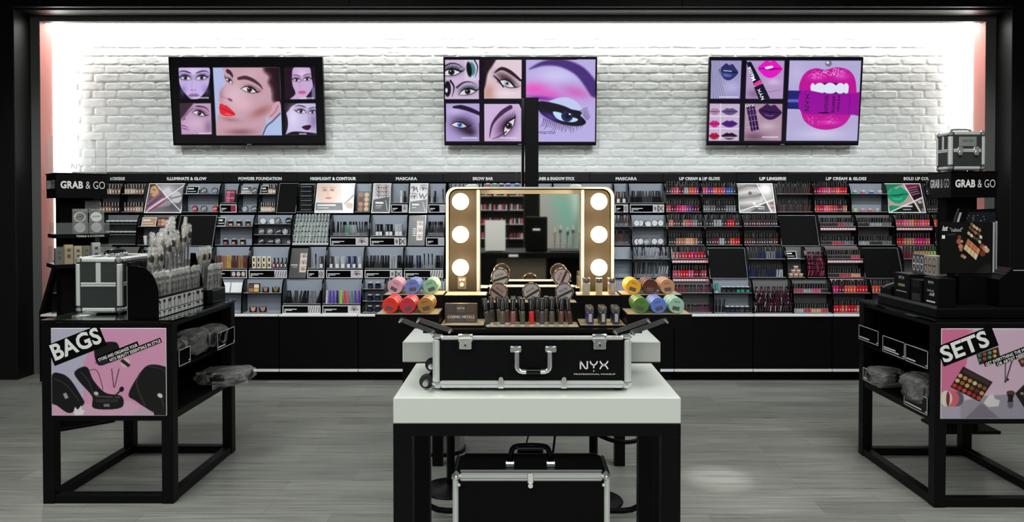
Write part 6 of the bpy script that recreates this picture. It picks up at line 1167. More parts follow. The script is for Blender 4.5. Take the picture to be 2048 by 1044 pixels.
# ------------------------------------------------------------------ train cases
def train_case(label, loc, W, L, H, rz=0, plate=False, tbar=True):
    t = thing('train_case', label, 'makeup case', loc, rz); x0, x1, y0, y1 = -W/2, W/2, -L/2, L/2; e = .030; zf = .008; zm_ = H*.52
    lpart('shell', MB().box(x0+.004, x1-.004, y0+.004, y1-.004, zf+.004, H-.004, mat('train_case_skin', (.026, .031, .030), .55), .006), t)
    m = MB(); g = .003
    for z0, z1 in ((zf, zf+e), (H-e, H)):
        m.box(x0+e, x1-e, y0, y0+e, z0, z1, ALU, .009); m.box(x0+e, x1-e, y1-e, y1, z0, z1, ALU, .009); m.box(x0, x0+e, y0+e, y1-e, z0, z1, ALU, .009); m.box(x1-e, x1, y0+e, y1-e, z0, z1, ALU, .009)
    for X in (x0, x1-e):
        for Y in (y0, y1-e): m.box(X, X+e, Y, Y+e, zf+e, H-e, ALU, .009)
    for z0, z1 in ((zm_-.011, zm_-.001), (zm_+.001, zm_+.011)): m.box(x0+e, x1-e, y0+.001, y0+.006, z0, z1, ALU, .002); m.box(x0+.001, x0+.006, y0+e, y1-e, z0, z1, ALU, .002); m.box(x1-.006, x1-.001, y0+e, y1-e, z0, z1, ALU, .002); m.box(x0+e, x1-e, y1-.006, y1-.001, z0, z1, ALU, .002)
    if tbar: 
        m.box(-.013, .013, y0+.001, y0+.006, zm_+.011, H-e, ALU, .002); m.box(-.013, .013, y0+e, y1-e, H-.006, H-.001, ALU, .002)
    else: m.box(x0+.001, x0+.006, -.010, .010, zm_+.011, H-e, ALU, .002); m.box(x1-.006, x1-.001, -.010, .010, zm_+.011, H-e, ALU, .002)
    lpart('frame', m, t, 'brushed aluminium edge frame')
    for X, sx in ((x0, 1), (x1, -1)):
        for Y, sy in ((y0, 1), (y1, -1)):
            for Z, sz in ((zf, 1), (H, -1)): lpart('corner_cap', MB().box(X-.002*sx, X+.034*sx, Y-.002*sy, Y+.034*sy, Z-.002*sz, Z+.032*sz, CHR, .012), t)
            lpart('foot', MB().cyl((X+.02*sx, Y+.02*sy, 0), .010, .007, RUB, n=12), t)
    m = MB()
    def latch(cx_, cy_, nx_):
        b = MB()
        if nx_: b.box(cx_-.004*nx_, cx_+.010*nx_, cy_-.016, cy_+.016, zm_-.02, zm_+.02, CHR, .003).box(cx_, cx_+.013*nx_, cy_-.010, cy_+.010, zm_-.030, zm_+.004, CHR, .003)
        else: b.box(cx_-.018, cx_+.018, cy_-.010, cy_+.002, zm_-.02, zm_+.024, CHR, .003).box(cx_-.012, cx_+.012, cy_-.014, cy_, zm_-.034, zm_+.004, CHR, .003).cyl((cx_, cy_-.013, zm_-.01), .006, .004, CHR, 'Y', 12)
        lpart('latch', b, t)
    if plate:
        latch(-W*.22, y0, 0); latch(W*.22, y0, 0)
        p_ = lpart('name_plate', MB().box(-W*.24, W*.24, y0-.002, y0+.003, H*.62, H*.86, mat('plate_silver', (.42, .44, .43), .4, .6), .002), t)
        lo = MB(); logo(lo, (-W*.13, y0-.002, H*.72), W*.26, mat('plate_print', (.03, .03, .03), .5)); lpart('lettering', lo, p_)
    else: latch(x1, -L*.22, 1); latch(x1, L*.22, 1)
    hx = W*.3 if plate else .028
    m = MB()
    if plate: m.tube(scurve([(-hx, 0, H), (-hx+.01, 0, H+.014), (0, 0, H+.018), (hx-.01, 0, H+.014), (hx, 0, H)], 1, 4)[0], .007, CHR, 10)
    else: m.tube(scurve([(0, -L*.28, H+.004), (0, -L*.22, H+.022), (0, 0, H+.028), (0, L*.22, H+.022), (0, L*.28, H+.004)], 1, 4)[0], .012, BLKG, 10); m.tube([(-.02, -L*.27, H+.006), (.02, -L*.27, H+.006)], .008, CHR); m.tube([(-.02, L*.27, H+.006), (.02, L*.27, H+.006)], .008, CHR); m.box(-.016, .016, -L*.30, -L*.20, H, H+.014, CHR, .003); m.box(-.016, .016, L*.20, L*.30, H, H+.014, CHR, .003)
    lpart('handle', m, t); return t
train_case('black and silver train case on glass of BAGS table beside brush rack', (-2.235, 4.14, ZTB+.0005), .246, .35, PZ(515, 3.965)-ZTB)
train_case('second black and silver train case, behind the first on BAGS table', (-2.205, 4.455, ZTB+.0005), .246, .26, .285)
# ------------------------------------------------------------------ brush rack on the left table
RX_0, RX_1, RY_0, RY_1 = -2.005, -1.845, 3.82, 4.36; zg_ = ZTB+.0005
rk = thing('brush_rack', 'black curved-sided acrylic rack of film-wrapped brushes on BAGS table', 'display rack', ((RX_0+RX_1)/2, (RY_0+RY_1)/2, zg_)); hR = PZ(533, RY_0)-zg_
sidep = [(RX_0, zg_), (RX_1, zg_), (RX_1, zg_+.115)]+[(RX_1-.105*(1-math.cos(u)), zg_+.115+(hR-.115)*math.sin(u)) for u in [i*PI/16 for i in range(1, 9)]]+[(RX_0, zg_+hR)]
wpart('side_panel', MB().prism(sidep, RY_0, RY_0+.006, BLKG), rk); wpart('side_panel', MB().prism(sidep, RY_1-.006, RY_1, BLKG), rk)
wpart('side_edge', MB().box(RX_0, RX_0+.0015, RY_0-.001, RY_0, zg_, zg_+hR, SHF), rk)
wpart('back_panel', MB().box(RX_0, RX_0+.006, RY_0+.007, RY_1-.007, zg_, zg_+hR+.02, BLKG), rk)
wpart('floor_panel', MB().box(RX_0+.007, RX_1, RY_0+.007, RY_1-.007, zg_, zg_+.006, BLKG), rk)
a = Art([(0, 0), (220, 0), (220, 60), (0, 60)], 200, 55, (206, 206, 204))
for i in range(14):
    x = 8+i*16; a.line([(x, 58), (x+(i % 3-1)*4, 24)], 2.4, (24, 24, 24), 0, 1, False); a.ell(x+(i % 3-1)*4, 16, (4, 6, 3, 5)[i % 4], (10, 9, 8, 12)[i % 4], (20, 20, 20), (i % 5-2)*8)
a.obj('brush_print', rk, (RX_1+.0006, RY_0+.004, zg_+.098), (0, 1, 0), (0, 0, 1), RY_1-RY_0-.008, .060, PRINT)
wpart('front_lip', MB().box(RX_1-.004, RX_1, RY_0+.007, RY_1-.007, zg_+.006, zg_+.11, BLKG), rk); wpart('tier_bar', MB().box(RX_1-.085, RX_1-.080, RY_0+.007, RY_1-.007, zg_+.006, zg_+.255, BLKG).box(RX_1-.080, RX_1-.078, RY_0+.007, RY_1-.007, zg_+.20, zg_+.235, PAPER), rk)
a.obj('brush_print', rk, (RX_1+.0006, RY_0+.004, zg_+.034), (0, 1, 0), (0, 0, 1), RY_1-RY_0-.008, .030, PRINT)
def brush(H, hr, kind=0):
    def f():
        o = MB().lathe([(.002, 0), (.004, .01), (.0055, H*.45), (.004, H*.66)], CAPM, n=10).build('makeup_brush'); MB().lathe([(.0045, H*.66), (hr*.8, H*.74), (hr*.85, H*.78)], SILV, n=10, cap=False).build('ferrule', o)
        MB().lathe([(hr*.85, H*.78), (hr, H*.88), (hr*.7, H*.96), (.001, H)], OCOLM, n=10, cap=False).build('bristles', o)
        m = MB(); wv = [(-.019, -.005), (-.006, -.011), (.006, -.012), (.019, -.004), (.020, .006), (.005, .012), (-.008, .010), (-.018, .005)]; n = 8; V = []; Fs = []
        for j in range(9):
            z = H*1.06*j/8; k = (1, 1.05, .92, 1.08, .95, 1.06, .97, 1.04, .75)[j]
            for i, (x, y) in enumerate(wv): V.append((x*k+.0015*math.sin(i*2+j*1.7), y*k+.0015*math.cos(i*3+j*2.1), z+.004*math.sin(i*2.2+j)*(j == 8)))
        for j in range(8):
            for i in range(n): i2 = (i+1) % n; Fs.append((j*n+i, j*n+i2, (j+1)*n+i2, (j+1)*n+i))
        m.add(V, Fs, FILM); m.build('clear_sleeve', o)
        m = MB(); V = []; Fs = []; rg = np.random.RandomState(int(H*1000)); n = 10
        for j in range(5):
            z = H*(.88+.06*j); k = (.9, 1.0, .8, .95, .55)[j]
            for i in range(n): q = 2*PI*i/n; r_ = k*(.7+.6*rg.rand()); V.append((.019*r_*math.cos(q), .012*r_*math.sin(q), z+.010*rg.rand()))
        for j in range(4):
            for i in range(n): i2 = (i+1) % n; Fs.append((j*n+i, j*n+i2, (j+1)*n+i2, (j+1)*n+i))
        m.add(V, Fs, FILMW); m.build('gathered_film_top', o); return o
    return f
KBr = Kind('makeup_brush', 'makeup brush', brush(.128, .010)); KBt = Kind('large_makeup_brush', 'makeup brush', brush(.22, .017))
DK = rgb(40, 34, 30); TN_ = rgb(150, 140, 120)
for i in range(15): KBr.put((RX_1-.025, RY_0+.035+i*.034, zg_+.085), DK, 'dark slim brush in clear sleeve, front tier of brush rack', 'slim brushes in the front tier of the rack', rot=(random.gauss(0, .04), .04, PI/2+random.gauss(0, .3))); rk  # standing on the hidden ledge
wpart('ledge', MB().box(RX_1-.05, RX_1-.0045, RY_0+.007, RY_1-.007, zg_+.078, zg_+.0845, BLKG), rk)
for i in range(11): KBt.put((RX_1-.062, RY_0+.045+i*.043, zg_+.112+.011*i*(i > 2)), (DK, TN_)[i % 2], f'{("dark", "pale")[i % 2]} full-headed brush in clear sleeve, second tier of brush rack', 'full brushes in the second tier of the rack', rot=(random.gauss(0, .06), random.gauss(0, .03), PI/2+random.gauss(0, .4)))
wpart('ledge', MB().box(RX_1-.079, RX_1-.05, RY_0+.007, RY_1-.007, zg_+.078, zg_+.1115, BLKG), rk)
for i in range(12):
    y = RY_0+.17+(i % 6)*.06; zz_ = zg_+.16+.013*(i % 6)*1.6; KBt.put((RX_1-.105-.028*(i//6), y, zz_), (TN_, DK)[i % 3 == 0], f'{("pale", "dark")[i % 3 == 0]} brush in crinkled clear sleeve, tallest tier of brush rack', 'brushes in the tallest tier of the rack', rot=(random.gauss(0, .08), random.gauss(0, .05), PI/2+random.gauss(0, .6)))
m = MB(); m.prism([(RY_0+.007, zg_+.006), (RY_1-.007, zg_+.006), (RY_1-.007, zg_+.27), (RY_0+.007, zg_+.15)], RX_1-.15, RX_1-.088, BLKG, 'YZ'); wpart('step_block', m, rk)
# second smaller rack further back
r2 = thing('brush_rack', 'smaller rack of film-wrapped brush sets behind the curved brush rack', 'display rack', (-1.87, 4.47, zg_))
wpart('body', MB().box(-1.93, -1.80, 4.385, 4.575, zg_, zg_+.08, BLKG, .003), r2); wpart('riser', MB().prism([(-1.93, zg_+.081), (-1.86, zg_+.081), (-1.90, zg_+.30), (-1.93, zg_+.30)], 4.385, 4.391, BLKG).prism([(-1.93, zg_+.081), (-1.80, zg_+.081), (-1.84, zg_+.2), (-1.90, zg_+.30), (-1.93, zg_+.30)], 4.569, 4.575, BLKG), r2)
for i in range(5): KBt.put((-1.895, 4.41+i*.035, zg_+.082), (TN_, DK)[i % 2], 'film-wrapped brush in upper row of the smaller rack', 'brushes in the smaller rack', rot=(random.gauss(0, .06), .06, 1.4+random.gauss(0, .3)))
for i in range(5): KBr.put((-1.83, 4.41+i*.035, zg_+.082), DK, 'slim film-wrapped brush in front row of the smaller rack', 'slim brushes in the smaller rack', rot=(random.gauss(0, .06), .05, 1.4+random.gauss(0, .3)))
# ------------------------------------------------------------------ GRAB & GO towers
def grab_text(m, o, wd, ht, R, U=(0, 0, 1)):
    R = Vector(R); m.text('GRAB', o, wd*.50, ht, TXT, R, U, .035, .0008); m.text('& GO', Vector(o)+R*wd*.56, wd*.44, ht, TXT, R, U, -.008, .0008)
def tower(label, loc, rz, w_, d_, zt_, zb_, kind):
    t = thing('promotion_tower', label, 'display tower', (loc[0], loc[1], 0), rz)
    x0, x1, y0, y1 = -w_/2, w_/2, -d_/2, d_/2; ht = zt_-zb_
    s_ = lpart('sign_box', MB().box(x0, x1, y0, y1, zb_, zt_-.008, BLK, .002).box(x0-.006, x1+.006, y0-.006, y1+.006, zt_-.008, zt_, BLK, .002), t)
    m = MB(); grab_text(m, (x0+w_*.09, y0, zb_+ht*.38), w_*.86, ht*.30, (1, 0, 0)); grab_text(m, (x0, y1-d_*.08, zb_+ht*.38), d_*.84, ht*.34, (0, -1, 0)); lpart('lettering', m, s_)
    lpart('column', MB().prism([(y0+.10, .02), (y1-.02, .02), (y1-.02, zb_), (y0+.14, zb_)], x0+.05, x1-.05, BLKM, 'YZ'), t)
    lpart('base', MB().box(x0-.03, x1+.03, y0-.02, y1+.02, 0, .02, BLK, .003), t)
    return t
TH = math.radians(42); tl = tower('black promotion tower lettered GRAB & GO behind BAGS table', (-3.082, 5.219), TH, .31, .31, PZ(345, 5.0), PZ(396, 5.0), 0)
zl = PZ(345, 5.0)
ab = thing('acrylic_box', 'open clear acrylic box standing on the GRAB & GO tower behind BAGS table', 'acrylic box', (-3.082, 5.219, zl), TH)
m = MB(); s_ = .15
for (a_, b_, c_, d_) in ((-s_, s_, -s_, -s_+.003), (-s_, s_, s_-.003, s_), (-s_, -s_+.003, -s_+.003, s_-.003), (s_-.003, s_, -s_+.003, s_-.003)): m.box(a_, b_, c_, d_, .001, .25, ACR)
lpart('walls', m, ab); m = MB()
for a_ in (-s_, s_):
    for b_ in (-s_, s_): m.box(a_-.0015, a_+.0015, b_-.0015, b_+.0015, .001, .251, SHF)
m.box(s_-.03, s_+.001, s_-.03, s_+.001, .2505, .253, BLKM); lpart('edges', m, ab); m = MB(); logo(m, (-.06, -s_-.001, .03), .12, TXT); lpart('lettering', m, ab)
# shelves of that tower
def tshelf(t, z, y0, x0, x1, binh, words, tw):
    s_ = lpart('shelf', MB().box(x0, x1, y0, .10, z, z+.028, BLK, .002), t); m = MB(); m.box(x0+.002, x1-.002, y0+.001, y0+.003, z+.029, z+binh, ACRD); m.box(x0+.002, x0+.004, y0+.003, .05, z+.029, z+binh, ACRD); m.box(x1-.004, x1-.002, y0+.003, .05, z+.029, z+binh, ACRD); lpart('clear_bin', m, s_)
    m = MB(); wd = words.split(' & '); m.text(wd[0], (x0+.12, y0, z+.007), tw*.36, .013, TXT, bold=.03); m.text('& '+wd[1], (x0+.12+tw*.40, y0, z+.007), tw*.6, .013, TXT); lpart('lettering', m, s_); return s_
tshelf(tl, PZ(478, 4.95), -.165, -.16, .165, .105, 'TOOLS & ACCESSORIES', .17); tshelf(tl, PZ(539, 4.95), -.19, -.17, .175, .15, 'EYES & UNDER', .12)
cth, sth = math.cos(TH), math.sin(TH)
def tw_(x, y, z): return (-3.082+x*cth-y*sth, 5.219+x*sth+y*cth, z)
z3 = PZ(539, 4.95)+.029
for i, (x, h_, c, wd) in enumerate(((-.14, .11, (96, 80, 60), .05), (-.085, .13, (196, 166, 110), .05), (-.03, .12, (206, 186, 140), .045), (.02, .12, (120, 100, 80), .04), (.08, .14, (190, 190, 188), .05))):
    cn = ('bronze', 'gold', 'cream', 'dark tan', 'silver white')[i]; t = thing('product_carton', f'{cn} carton in lower bin of tower behind BAGS table', 'carton', tw_(x, -.15, z3), TH); cm_ = mat('carton_'+cn, rgb(*c), .4); lpart('box', MB().box(-wd/2, wd/2, -.02, .02, 0, h_, cm_, .001), t); lpart('print', MB().box(-wd*.2, wd*.2, -.0208, -.0201, h_*.3, h_*.5, CAPM).box(-wd*.2, wd*.2, -.0208, -.0201, h_*.65, h_*.8, CAPM), t)
for i, x in enumerate((-.015, .085)):
    z2 = PZ(478, 4.95)+.029; t = thing('blister_pack', ('film pack with black-ringed mirror and white disc', 'film pack with two white discs')[i]+' on tower behind BAGS table', 'blister pack', tw_(x, -.150, z2), TH)
    lpart('card', MB().box(-.044, .044, .002, .004, 0, .165, BLKM), t); m = MB(); m.cyl((0, .001, .115), .034, .006, PAPER, 'Y', 28); 
    if i == 0: m.cyl((0, -.0056, .115), .028, .002, BLKG, 'Y', 28)
    lpart('mirror_disc', m, t); lpart('sponge_disc', MB().cyl((0, .001, .043), .033, .008, PAPER, 'Y', 28), t)
    m = MB(); m.box(-.046, .046, -.012, -.011, -.0, .17, FILM); lpart('clear_front', m, t)
    if i == 1: m = MB(); logo(m, (-.02, -.0062, .112), .04, CAPM); lpart('lettering', m, t)
t = thing('hanging_pack', 'dark film pack hanging under the tower sign behind BAGS table', 'blister pack', tw_(.085, -.035, 1.47), TH); lpart('pack', MB().box(-.045, .045, -.02, .0, 0, .075, BLKG, .006), t); lpart('film', MB().box(-.048, .048, -.024, -.021, -.005, .08, FILM), t)
# right tower
tr_ = tower('black promotion tower lettered GRAB & GO behind SETS table', ((P(1903, 370, 4.95)[0]+P(1996, 370, 4.95)[0])/2, 4.95+.14), 0, P(1996, 370, 4.95)[0]-P(1903, 370, 4.95)[0], .27, PZ(342, 4.95), PZ(395, 4.95), 1)
xa = P(1900, 300, 5.0)[0]; xb = P(1973, 300, 5.0)[0]
train_case('small black and silver train case with name plate on the tower sign', ((xa+xb)/2, 5.09, PZ(342, 4.95)+.0005), xb-xa, .17, PZ(262, 5.0)-PZ(342, 4.95), 0, True, False)
# ------------------------------------------------------------------ goods on the right table
zg2 = ZS+.0005
pl = thing('counter_plinth', 'low black plinth on the glass of SETS table', 'plinth', (2.35, 4.1, zg2)); xp = P(1872, 620, 3.80)[0]
wpart('body', MB().box(xp, 2.66, 3.80, 4.42, zg2, zg2+.048, BLK, .004), pl); wpart('tray_lip', MB().box(xp, xp+.003, 3.80, 4.42, zg2+.0485, zg2+.060, ACRD), pl); zp_ = zg2+.0495
xb0 = xp+.02
GD = mat('gold_print', (.30, .28, .12), .4)
for i, (ya, yb, hh) in enumerate(((3.815, 3.955, .150), (3.975, 4.085, .125), (4.10, 4.27, .145))):
    t = thing('product_box', ('black box with white script beside the black board', 'short black box, second from the black board', 'black box with gold lettering, farthest from the black board')[i]+' on SETS table plinth', 'cosmetics box', (xb0+.045, (ya+yb)/2, zp_))
    wpart('box', MB().box(xb0, xb0+.09, ya, yb, zp_, zp_+hh, BLK, .002), t); m = MB(); k = .34*(yb-ya); logo(m, (xb0, (ya+yb)/2+k/2, zp_+hh*.78), k, TXT, (0, -1, 0)); wpart('lettering', m, t)
    m = MB()
    if i == 0: m.text('born to', (xb0, yb-.035, zp_+hh*.50), .06, .014, TXT, (0, -1, 0), slant=.3); m.text('chill', (xb0, yb-.055, zp_+hh*.36), .045, .018, TXT, (0, -1, 0), (0, 0, 1), .02, slant=.2); m.box(xb0-.001, xb0, ya+.03, yb-.03, zp_+.02, zp_+.028, TXT)
    if i == 1: m.box(xb0-.001, xb0, ya+.015, yb-.015, zp_+.012, zp_+.05, mat('box_window', (.03, .03, .03), .15)); m.box(xb0-.001, xb0, ya+.02, yb-.02, zp_+.085, zp_+.12, BLKG)
    if i == 2: m.box(xb0-.001, xb0, ya+.05, yb-.05, zp_+hh*.5, zp_+hh*.6, GD); m.box(xb0-.001, xb0, ya+.03, yb-.03, zp_+hh*.3, zp_+hh*.32, TXT)
    wpart('print', m, t)
t = thing('mirror_tray', 'low black tray of white oval cards on SETS table plinth', 'card tray', (xb0+.06, 4.36, zp_)); wpart('tray', MB().box(xb0-.01, xb0+.14, 4.29, 4.415, zp_, zp_+.05, BLK, .003), t)
for i in range(3): M = Matrix.Translation((xb0+.02+i*.045, 4.35, zp_+.056)) @ Matrix.Rotation(-.5, 4, 'X') @ Matrix.Rotation(.4, 4, 'Z'); m = MB().lathe([(.001, 0), (.03, 0), (.03, .002), (.001, .002)], PAPER, (0, 0, 0), 24, M=M @ Matrix.Scale(1.7, 4, (0, 1, 0))); m.lathe([(.02, .0022), (.024, .0026), (.026, .0022)], BLKM, (0, 0, 0), 24, M=M @ Matrix.Scale(1.7, 4, (0, 1, 0)), cap=False); wpart('oval_card', m, t)
rs = thing('counter_riser', 'black riser behind the boxes on SETS table plinth', 'plinth', (2.4, 4.25, zp_)); zr_ = PZ(551, 4.08); xr_ = P(1881, 530, 4.08)[0]; wpart('body', MB().box(xb0+.10, 2.66, 4.03, 4.285, zp_, zr_, BLK, .003), rs)
xq = xr_-.0
for i in range(6):
    ya = 4.275-.041*(i+1); cr_ = i > 2; t = thing('ornate_carton', (f'silver carton with oval crest on SETS table riser, {("farthest", "middle", "nearest")[i % 3]} of three' if not cr_ else f'white carton with rust arc on SETS table riser, {("farthest", "middle", "nearest")[i % 3]} of three'), 'cosmetics box', (xb0+.13, ya+.02, zr_))
    X0 = xb0+.105; hh = .108; wpart('box', MB().box(X0, X0+.06, ya, ya+.039, zr_+.0005, zr_+hh, mat('carton_grey', (.09, .09, .095), .4) if not cr_ else mat('carton_pale', (.42, .40, .36), .4), .001), t)
    m = MB(); M = Matrix.Translation((X0-.0006, ya+.0195, zr_+.055)) @ Matrix.Rotation(PI/2, 4, 'Z')
    o_ = [(.016*math.sin(u), .042*math.cos(u)) for u in [k*PI/10 for k in range(20)]]; i_ = [(p[0]*.78, p[1]*.84) for p in o_]; V = [M @ Vector((p[0], .0, p[1])) for p in o_+i_]; 
    m.add(V, [(k, (k+1) % 20, 20+(k+1) % 20, 20+k) for k in range(20)], TXT if not cr_ else mat('rust_print', rgb(120, 50, 36), .5)); m.box(X0-.0008, X0-.0001, ya+.006, ya+.033, zr_+.050, zr_+.058, TXT if not cr_ else mat('rust_print', rgb(120, 50, 36), .5)); wpart('crest', m, t)
# black board with make-up picture
yb_ = 3.965; xb1, xb2 = P(1881, 520, yb_)[0], P(1985, 520, yb_)[0]; zt3 = PZ(444, yb_)
bd = thing('promotion_board', 'upright black board lettered butt naked with makeup pans on SETS table', 'display board', ((xb1+xb2)/2, yb_, zp_))
wpart('board', MB().box(xb1+.085-.085, xb2, yb_, yb_+.008, zp_+.16, zt3, BLK, .001).box(xb1+.10, xb2, yb_, yb_+.008, zp_, zp_+.16, BLK, 0), bd)
wpart('acrylic_edge', MB().box(xb2+.001, xb2+.009, yb_-.004, yb_+.012, zp_, zt3-.002, SHF, .002), bd); wpart('acrylic_edge', MB().box(xb2+.020, xb2+.024, yb_+.0, yb_+.012, zp_, zt3+.004, SHF, .001), bd)
Z7 = 4.35; q7 = lambda zx, zy: (1760+zx/Z7, 400+zy/Z7)
a = Art([(525, 190), (985, 200), (985, 690), (525, 690)], 150, 160, (13, 12, 12))
for i, (x, y) in enumerate(((805, 215), (825, 235), (850, 255), (875, 272), (790, 250), (815, 275), (840, 298), (868, 312), (778, 302), (803, 325), (828, 345), (856, 362), (887, 340), (878, 387))): a.ell(x, y, 13, 19, ((120, 84, 66), (176, 156, 120), (186, 166, 130), (150, 120, 84), (90, 66, 50), (120, 66, 52), (150, 110, 84), (70, 54, 46), (186, 160, 130), (206, 190, 156), (96, 60, 54), (80, 66, 58), (206, 196, 170), (190, 176, 150))[i], -20)
for r in range(2):
    for q in range(4): x = 770+q*29-r*20; y = 352+q*28+r*52; a.poly([(x, y), (x+27, y+27), (x+8, y+76), (x-18, y+48)], (((176, 110, 76), (196, 120, 84), (190, 110, 74), (206, 130, 90)), ((206, 180, 140), (216, 190, 150), (210, 186, 146), (216, 196, 160)))[r][q], 1)
for (x, y, r_, c) in ((692, 338, 18, (110, 56, 44)), (690, 380, 24, (160, 90, 70)), (705, 430, 22, (190, 120, 100)), (708, 460, 16, (160, 110, 90)), (716, 380, 12, (190, 140, 116)), (722, 522, 16, (150, 120, 100)), (742, 535, 15, (170, 140, 116)), (900, 430, 22, (140, 70, 54)), (925, 450, 24, (190, 110, 84)), (945, 470, 22, (196, 160, 130)), (905, 500, 26, (110, 50, 40)), (935, 440, 12, (216, 190, 160))): a.ell(x, y, r_, r_*1.1, c, 0, 5)
a.obj('picture', bd, (P(*q7(525, 190), yb_)[0]+.004, yb_-.0006, zt3-.002), (1, 0, 0), (0, 0, 1), xb2-xb1-.008, (zt3-.002)-(zp_+.165), PRINTG)
m = MB(); X, z = P(*q7(540, 268), yb_); kk = yb_/1500/Z7; m.text('butt', (X, yb_-.001, z), 44*kk, 46*kk, TXT, bold=.02, slant=.2); X, z = P(*q7(606, 276), yb_); m.text('"naked"', (X, yb_-.001, z), 112*kk, 36*kk, mat('grey_print', (.45, .45, .45), .5)); X, z = P(*q7(586, 305), yb_); m.text('COLLECTION', (X, yb_-.001, z), 70*kk, 11*kk, mat('dim_print', (.10, .10, .10), .5)); X, z = P(*q7(538, 336), yb_); m.box(X, X+.016, yb_-.0012, yb_-.0008, z, z+.018, TXT); wpart('lettering', m, bd)
# bag with pink lips behind it, dark pouch, black wedge
X, z = P(*q7(865, 150), 4.20); t = thing('gift_pouch', 'black pouch with pink lips print behind the black board', 'pouch', (X, 4.20, zr_)); wpart('pouch', MB().prism([(X-.105, zr_+.001), (X+.105, zr_+.001), (X+.098, PZ(417, 4.20)), (X-.098, PZ(420, 4.20))], 4.20, 4.23, BLKG), t)
a = Art([(780, 90), (950, 90), (950, 215), (780, 215)], 60, 44, (20, 22, 28)); a.lips(868, 196, 130, 66, (206, 60, 150), (90, 10, 60), 0, 0, None); 
for i in range(14): a.ell(790+a.rng.rand()*150, 100+a.rng.rand()*50, 2, 2, (180, 190, 200))
a.obj('picture', t, (X-.09, 4.1995, PZ(424, 4.20)), (1, 0, 0), (0, 0, 1), .18, .13, PRINTG)
X = P(1895, 430, 4.2)[0]; t = thing('leaning_case', 'dark glossy makeup folder leaning behind the black board', 'makeup folder', (X, 4.12, zr_)); wpart('cover', MB().prism([(X-.10, zr_+.001), (X-.0, zr_+.001), (X+.07, PZ(417, 4.15)), (X+.02, PZ(417, 4.15))], 4.12, 4.14, BLKG), t); wpart('pale_insert', MB().prism([(X-.035, zr_+.17), (X-.02, zr_+.17), (X+.03, PZ(425, 4.15)), (X+.02, PZ(425, 4.15))], 4.115, 4.119, SHF), t)
t = thing('wedge_stand', 'black wedge-shaped stand beside the black board on SETS table', 'display stand', (2.58, 3.95, zp_)); wpart('body', MB().prism([(2.47, zp_), (2.645, zp_), (2.60, zp_+.19), (2.54, zp_+.20), (2.47, zp_+.14)], 3.86, 4.0, BLKG), t); wpart('edge', MB().box(2.541, 2.60, 3.8585, 3.8598, zp_+.186, zp_+.190, SHF), t)
# small things on the glass beside the first train case
t = thing('film_packet', 'small clear film packet on glass of BAGS table before the train case', 'packet', (-2.27, 3.90, zg_)); lpart('film', MB().prism([(-.05, 0), (.04, 0), (.05, .012), (.0, .022), (-.045, .010)], -.03, .03, FILM), t); lpart('card', MB().box(-.03, .02, -.02, .02, .002, .005, PAPER), t)
# ================================================================== WHAT THE MIRROR SHOWS (behind the camera)
t = thing('back_counter', 'dark service counter standing behind the camera, seen in the mirror', 'counter', (-.1, -2.2, 0)); m = MB()
wpart('countertop', MB().box(-1.1, 1.5, -2.7, -1.8, .96, 1.02, BLKM, .004), t); wpart('cabinet', MB().box(-.25, .28, -2.5, -1.9, .0, .959, mat('taupe_cabinet', (.10, .08, .06), .6), .003), t); wpart('cabinet', MB().box(.32, 1.3, -2.5, -1.95, 0, .959, BLKM, .003), t)
wpart('tag', MB().box(-.12, -.02, -1.799, -1.797, .975, 1.0, PAPER), t)
t = thing('sheet_holder', 'white paper sheet in a stand, seen in the mirror', 'paper', (-.27, -2.0, 1.02)); wpart('sheet', MB().box(-.38, -.16, -2.0, -1.995, 1.03, 1.36, PAPER), t); wpart('stand', MB().box(-.35, -.19, -2.04, -1.94, 1.0205, 1.03, BLKM), t)
t = thing('card_terminal', 'dark terminal on the counter, seen in the mirror', 'terminal', (.15, -2.1, 1.02)); wpart('body', MB().box(.06, .30, -2.15, -2.0, 1.0205, 1.40, BLKM, .01), t); wpart('label', MB().box(.14, .22, -1.999, -1.998, 1.25, 1.27, PAPER), t)
for i in range(15):
    x = .38+i*.067; KBt.put((x, -2.05-(i % 3)*.05, 1.03+.02*(i % 2)), (DK, TN_)[i % 4 == 0], 'upright brush on the counter behind the camera, seen in the mirror', 'brushes seen in the mirror', rot=(random.gauss(0, .06), random.gauss(0, .06), random.random()*3))
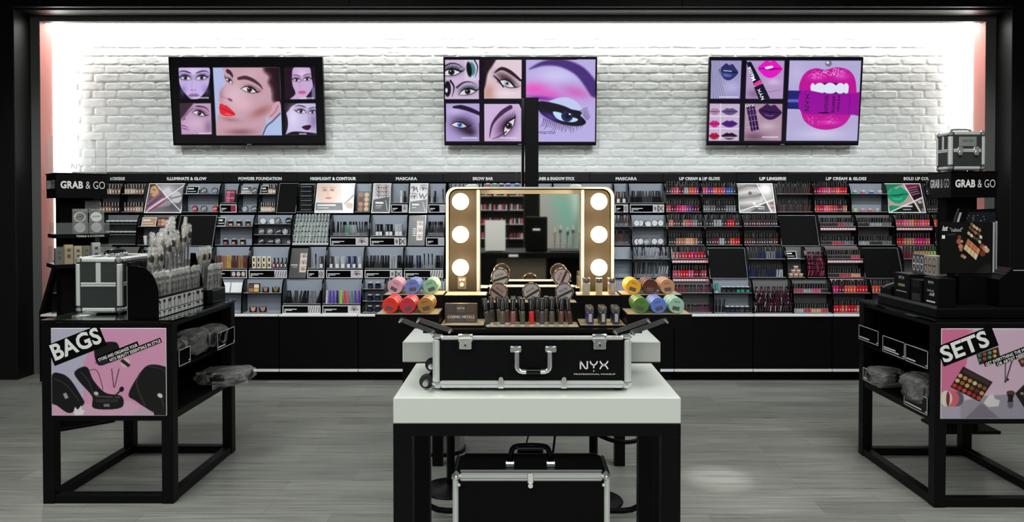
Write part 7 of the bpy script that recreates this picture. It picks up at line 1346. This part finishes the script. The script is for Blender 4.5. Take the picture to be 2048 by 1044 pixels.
t = thing('brush_stand', 'metal stand with brushes, seen in the mirror', 'brush stand', (.85, -2.05, 1.02)); wpart('rail', MB().box(.33, 1.4, -1.93, -1.92, 1.09, 1.10, SILV).box(.33, 1.4, -1.93, -1.92, 1.05, 1.055, SILV), t); wpart('tray', MB().box(.33, 1.4, -2.2, -1.92, 1.0205, 1.029, BLKM), t)
a = Art([(0, 0), (100, 0), (100, 130), (0, 130)], 90, 110, (150, 140, 138)); a.glow(66, 60, 26, 90, (110, 160, 148), 12, .9); a.glow(52, 50, 10, 90, (180, 210, 200), 8, .7); a.glow(24, 60, 24, 50, (190, 168, 160), 0, .9); a.eye(16, 56, 13, 0, -1, (130, 100, 100), (70, 60, 60), lash=3, sh=.5); a.line([(45, 0), (50, 60), (60, 130)], 6, (96, 110, 104), 8, .6); a.glow(5, 20, 20, 50, (140, 90, 110), 0, .6)
t = thing('wall_poster', 'large poster of a pale teal-haired face, seen in the mirror', 'poster', (2.2, -7.0, 0)); a.obj('picture', t, (1.75, -6.99, 1.95), (-1, 0, 0), (0, 0, 1), 1.4, 1.2, PRINT); wpart('panel', MB().box(.08, 1.92, -7.1, -7.0, .0, 2.37, BLKM), t)
t = thing('product_wall', 'dark product wall facing the mirror from across the shop', 'display wall', (-1.0, -7.1, 0)); wpart('carcass', MB().box(-2.3, .06, -7.3, -7.05, 0, 2.3, BLKM), t)
for r in range(5):
    for c_ in range(8):
        x = -2.15+c_*.28; z = .95+r*.25; m = MB(); m.box(x, x+.25, -7.05, -6.98, z, z+.012, SHF)
        for i in range(9): m.box(x+.01+i*.026, x+.03+i*.026, -7.04, -7.01, z+.012, z+.012+random.uniform(.07, .1), (mat('goods_wine', C['wine'], .4), CAPM, mat('goods_rose', C['rose'], .4), SHF, mat('goods_brown', C['brown'], .4))[random.choice((0, 0, 1, 1, 2, 3, 4)) if c_ > 1 else random.choice((1, 3, 4))])
        wpart('stocked_shelf', m, t)
print('KINDS', {k: v.n for k, v in Kind.reg.items()})
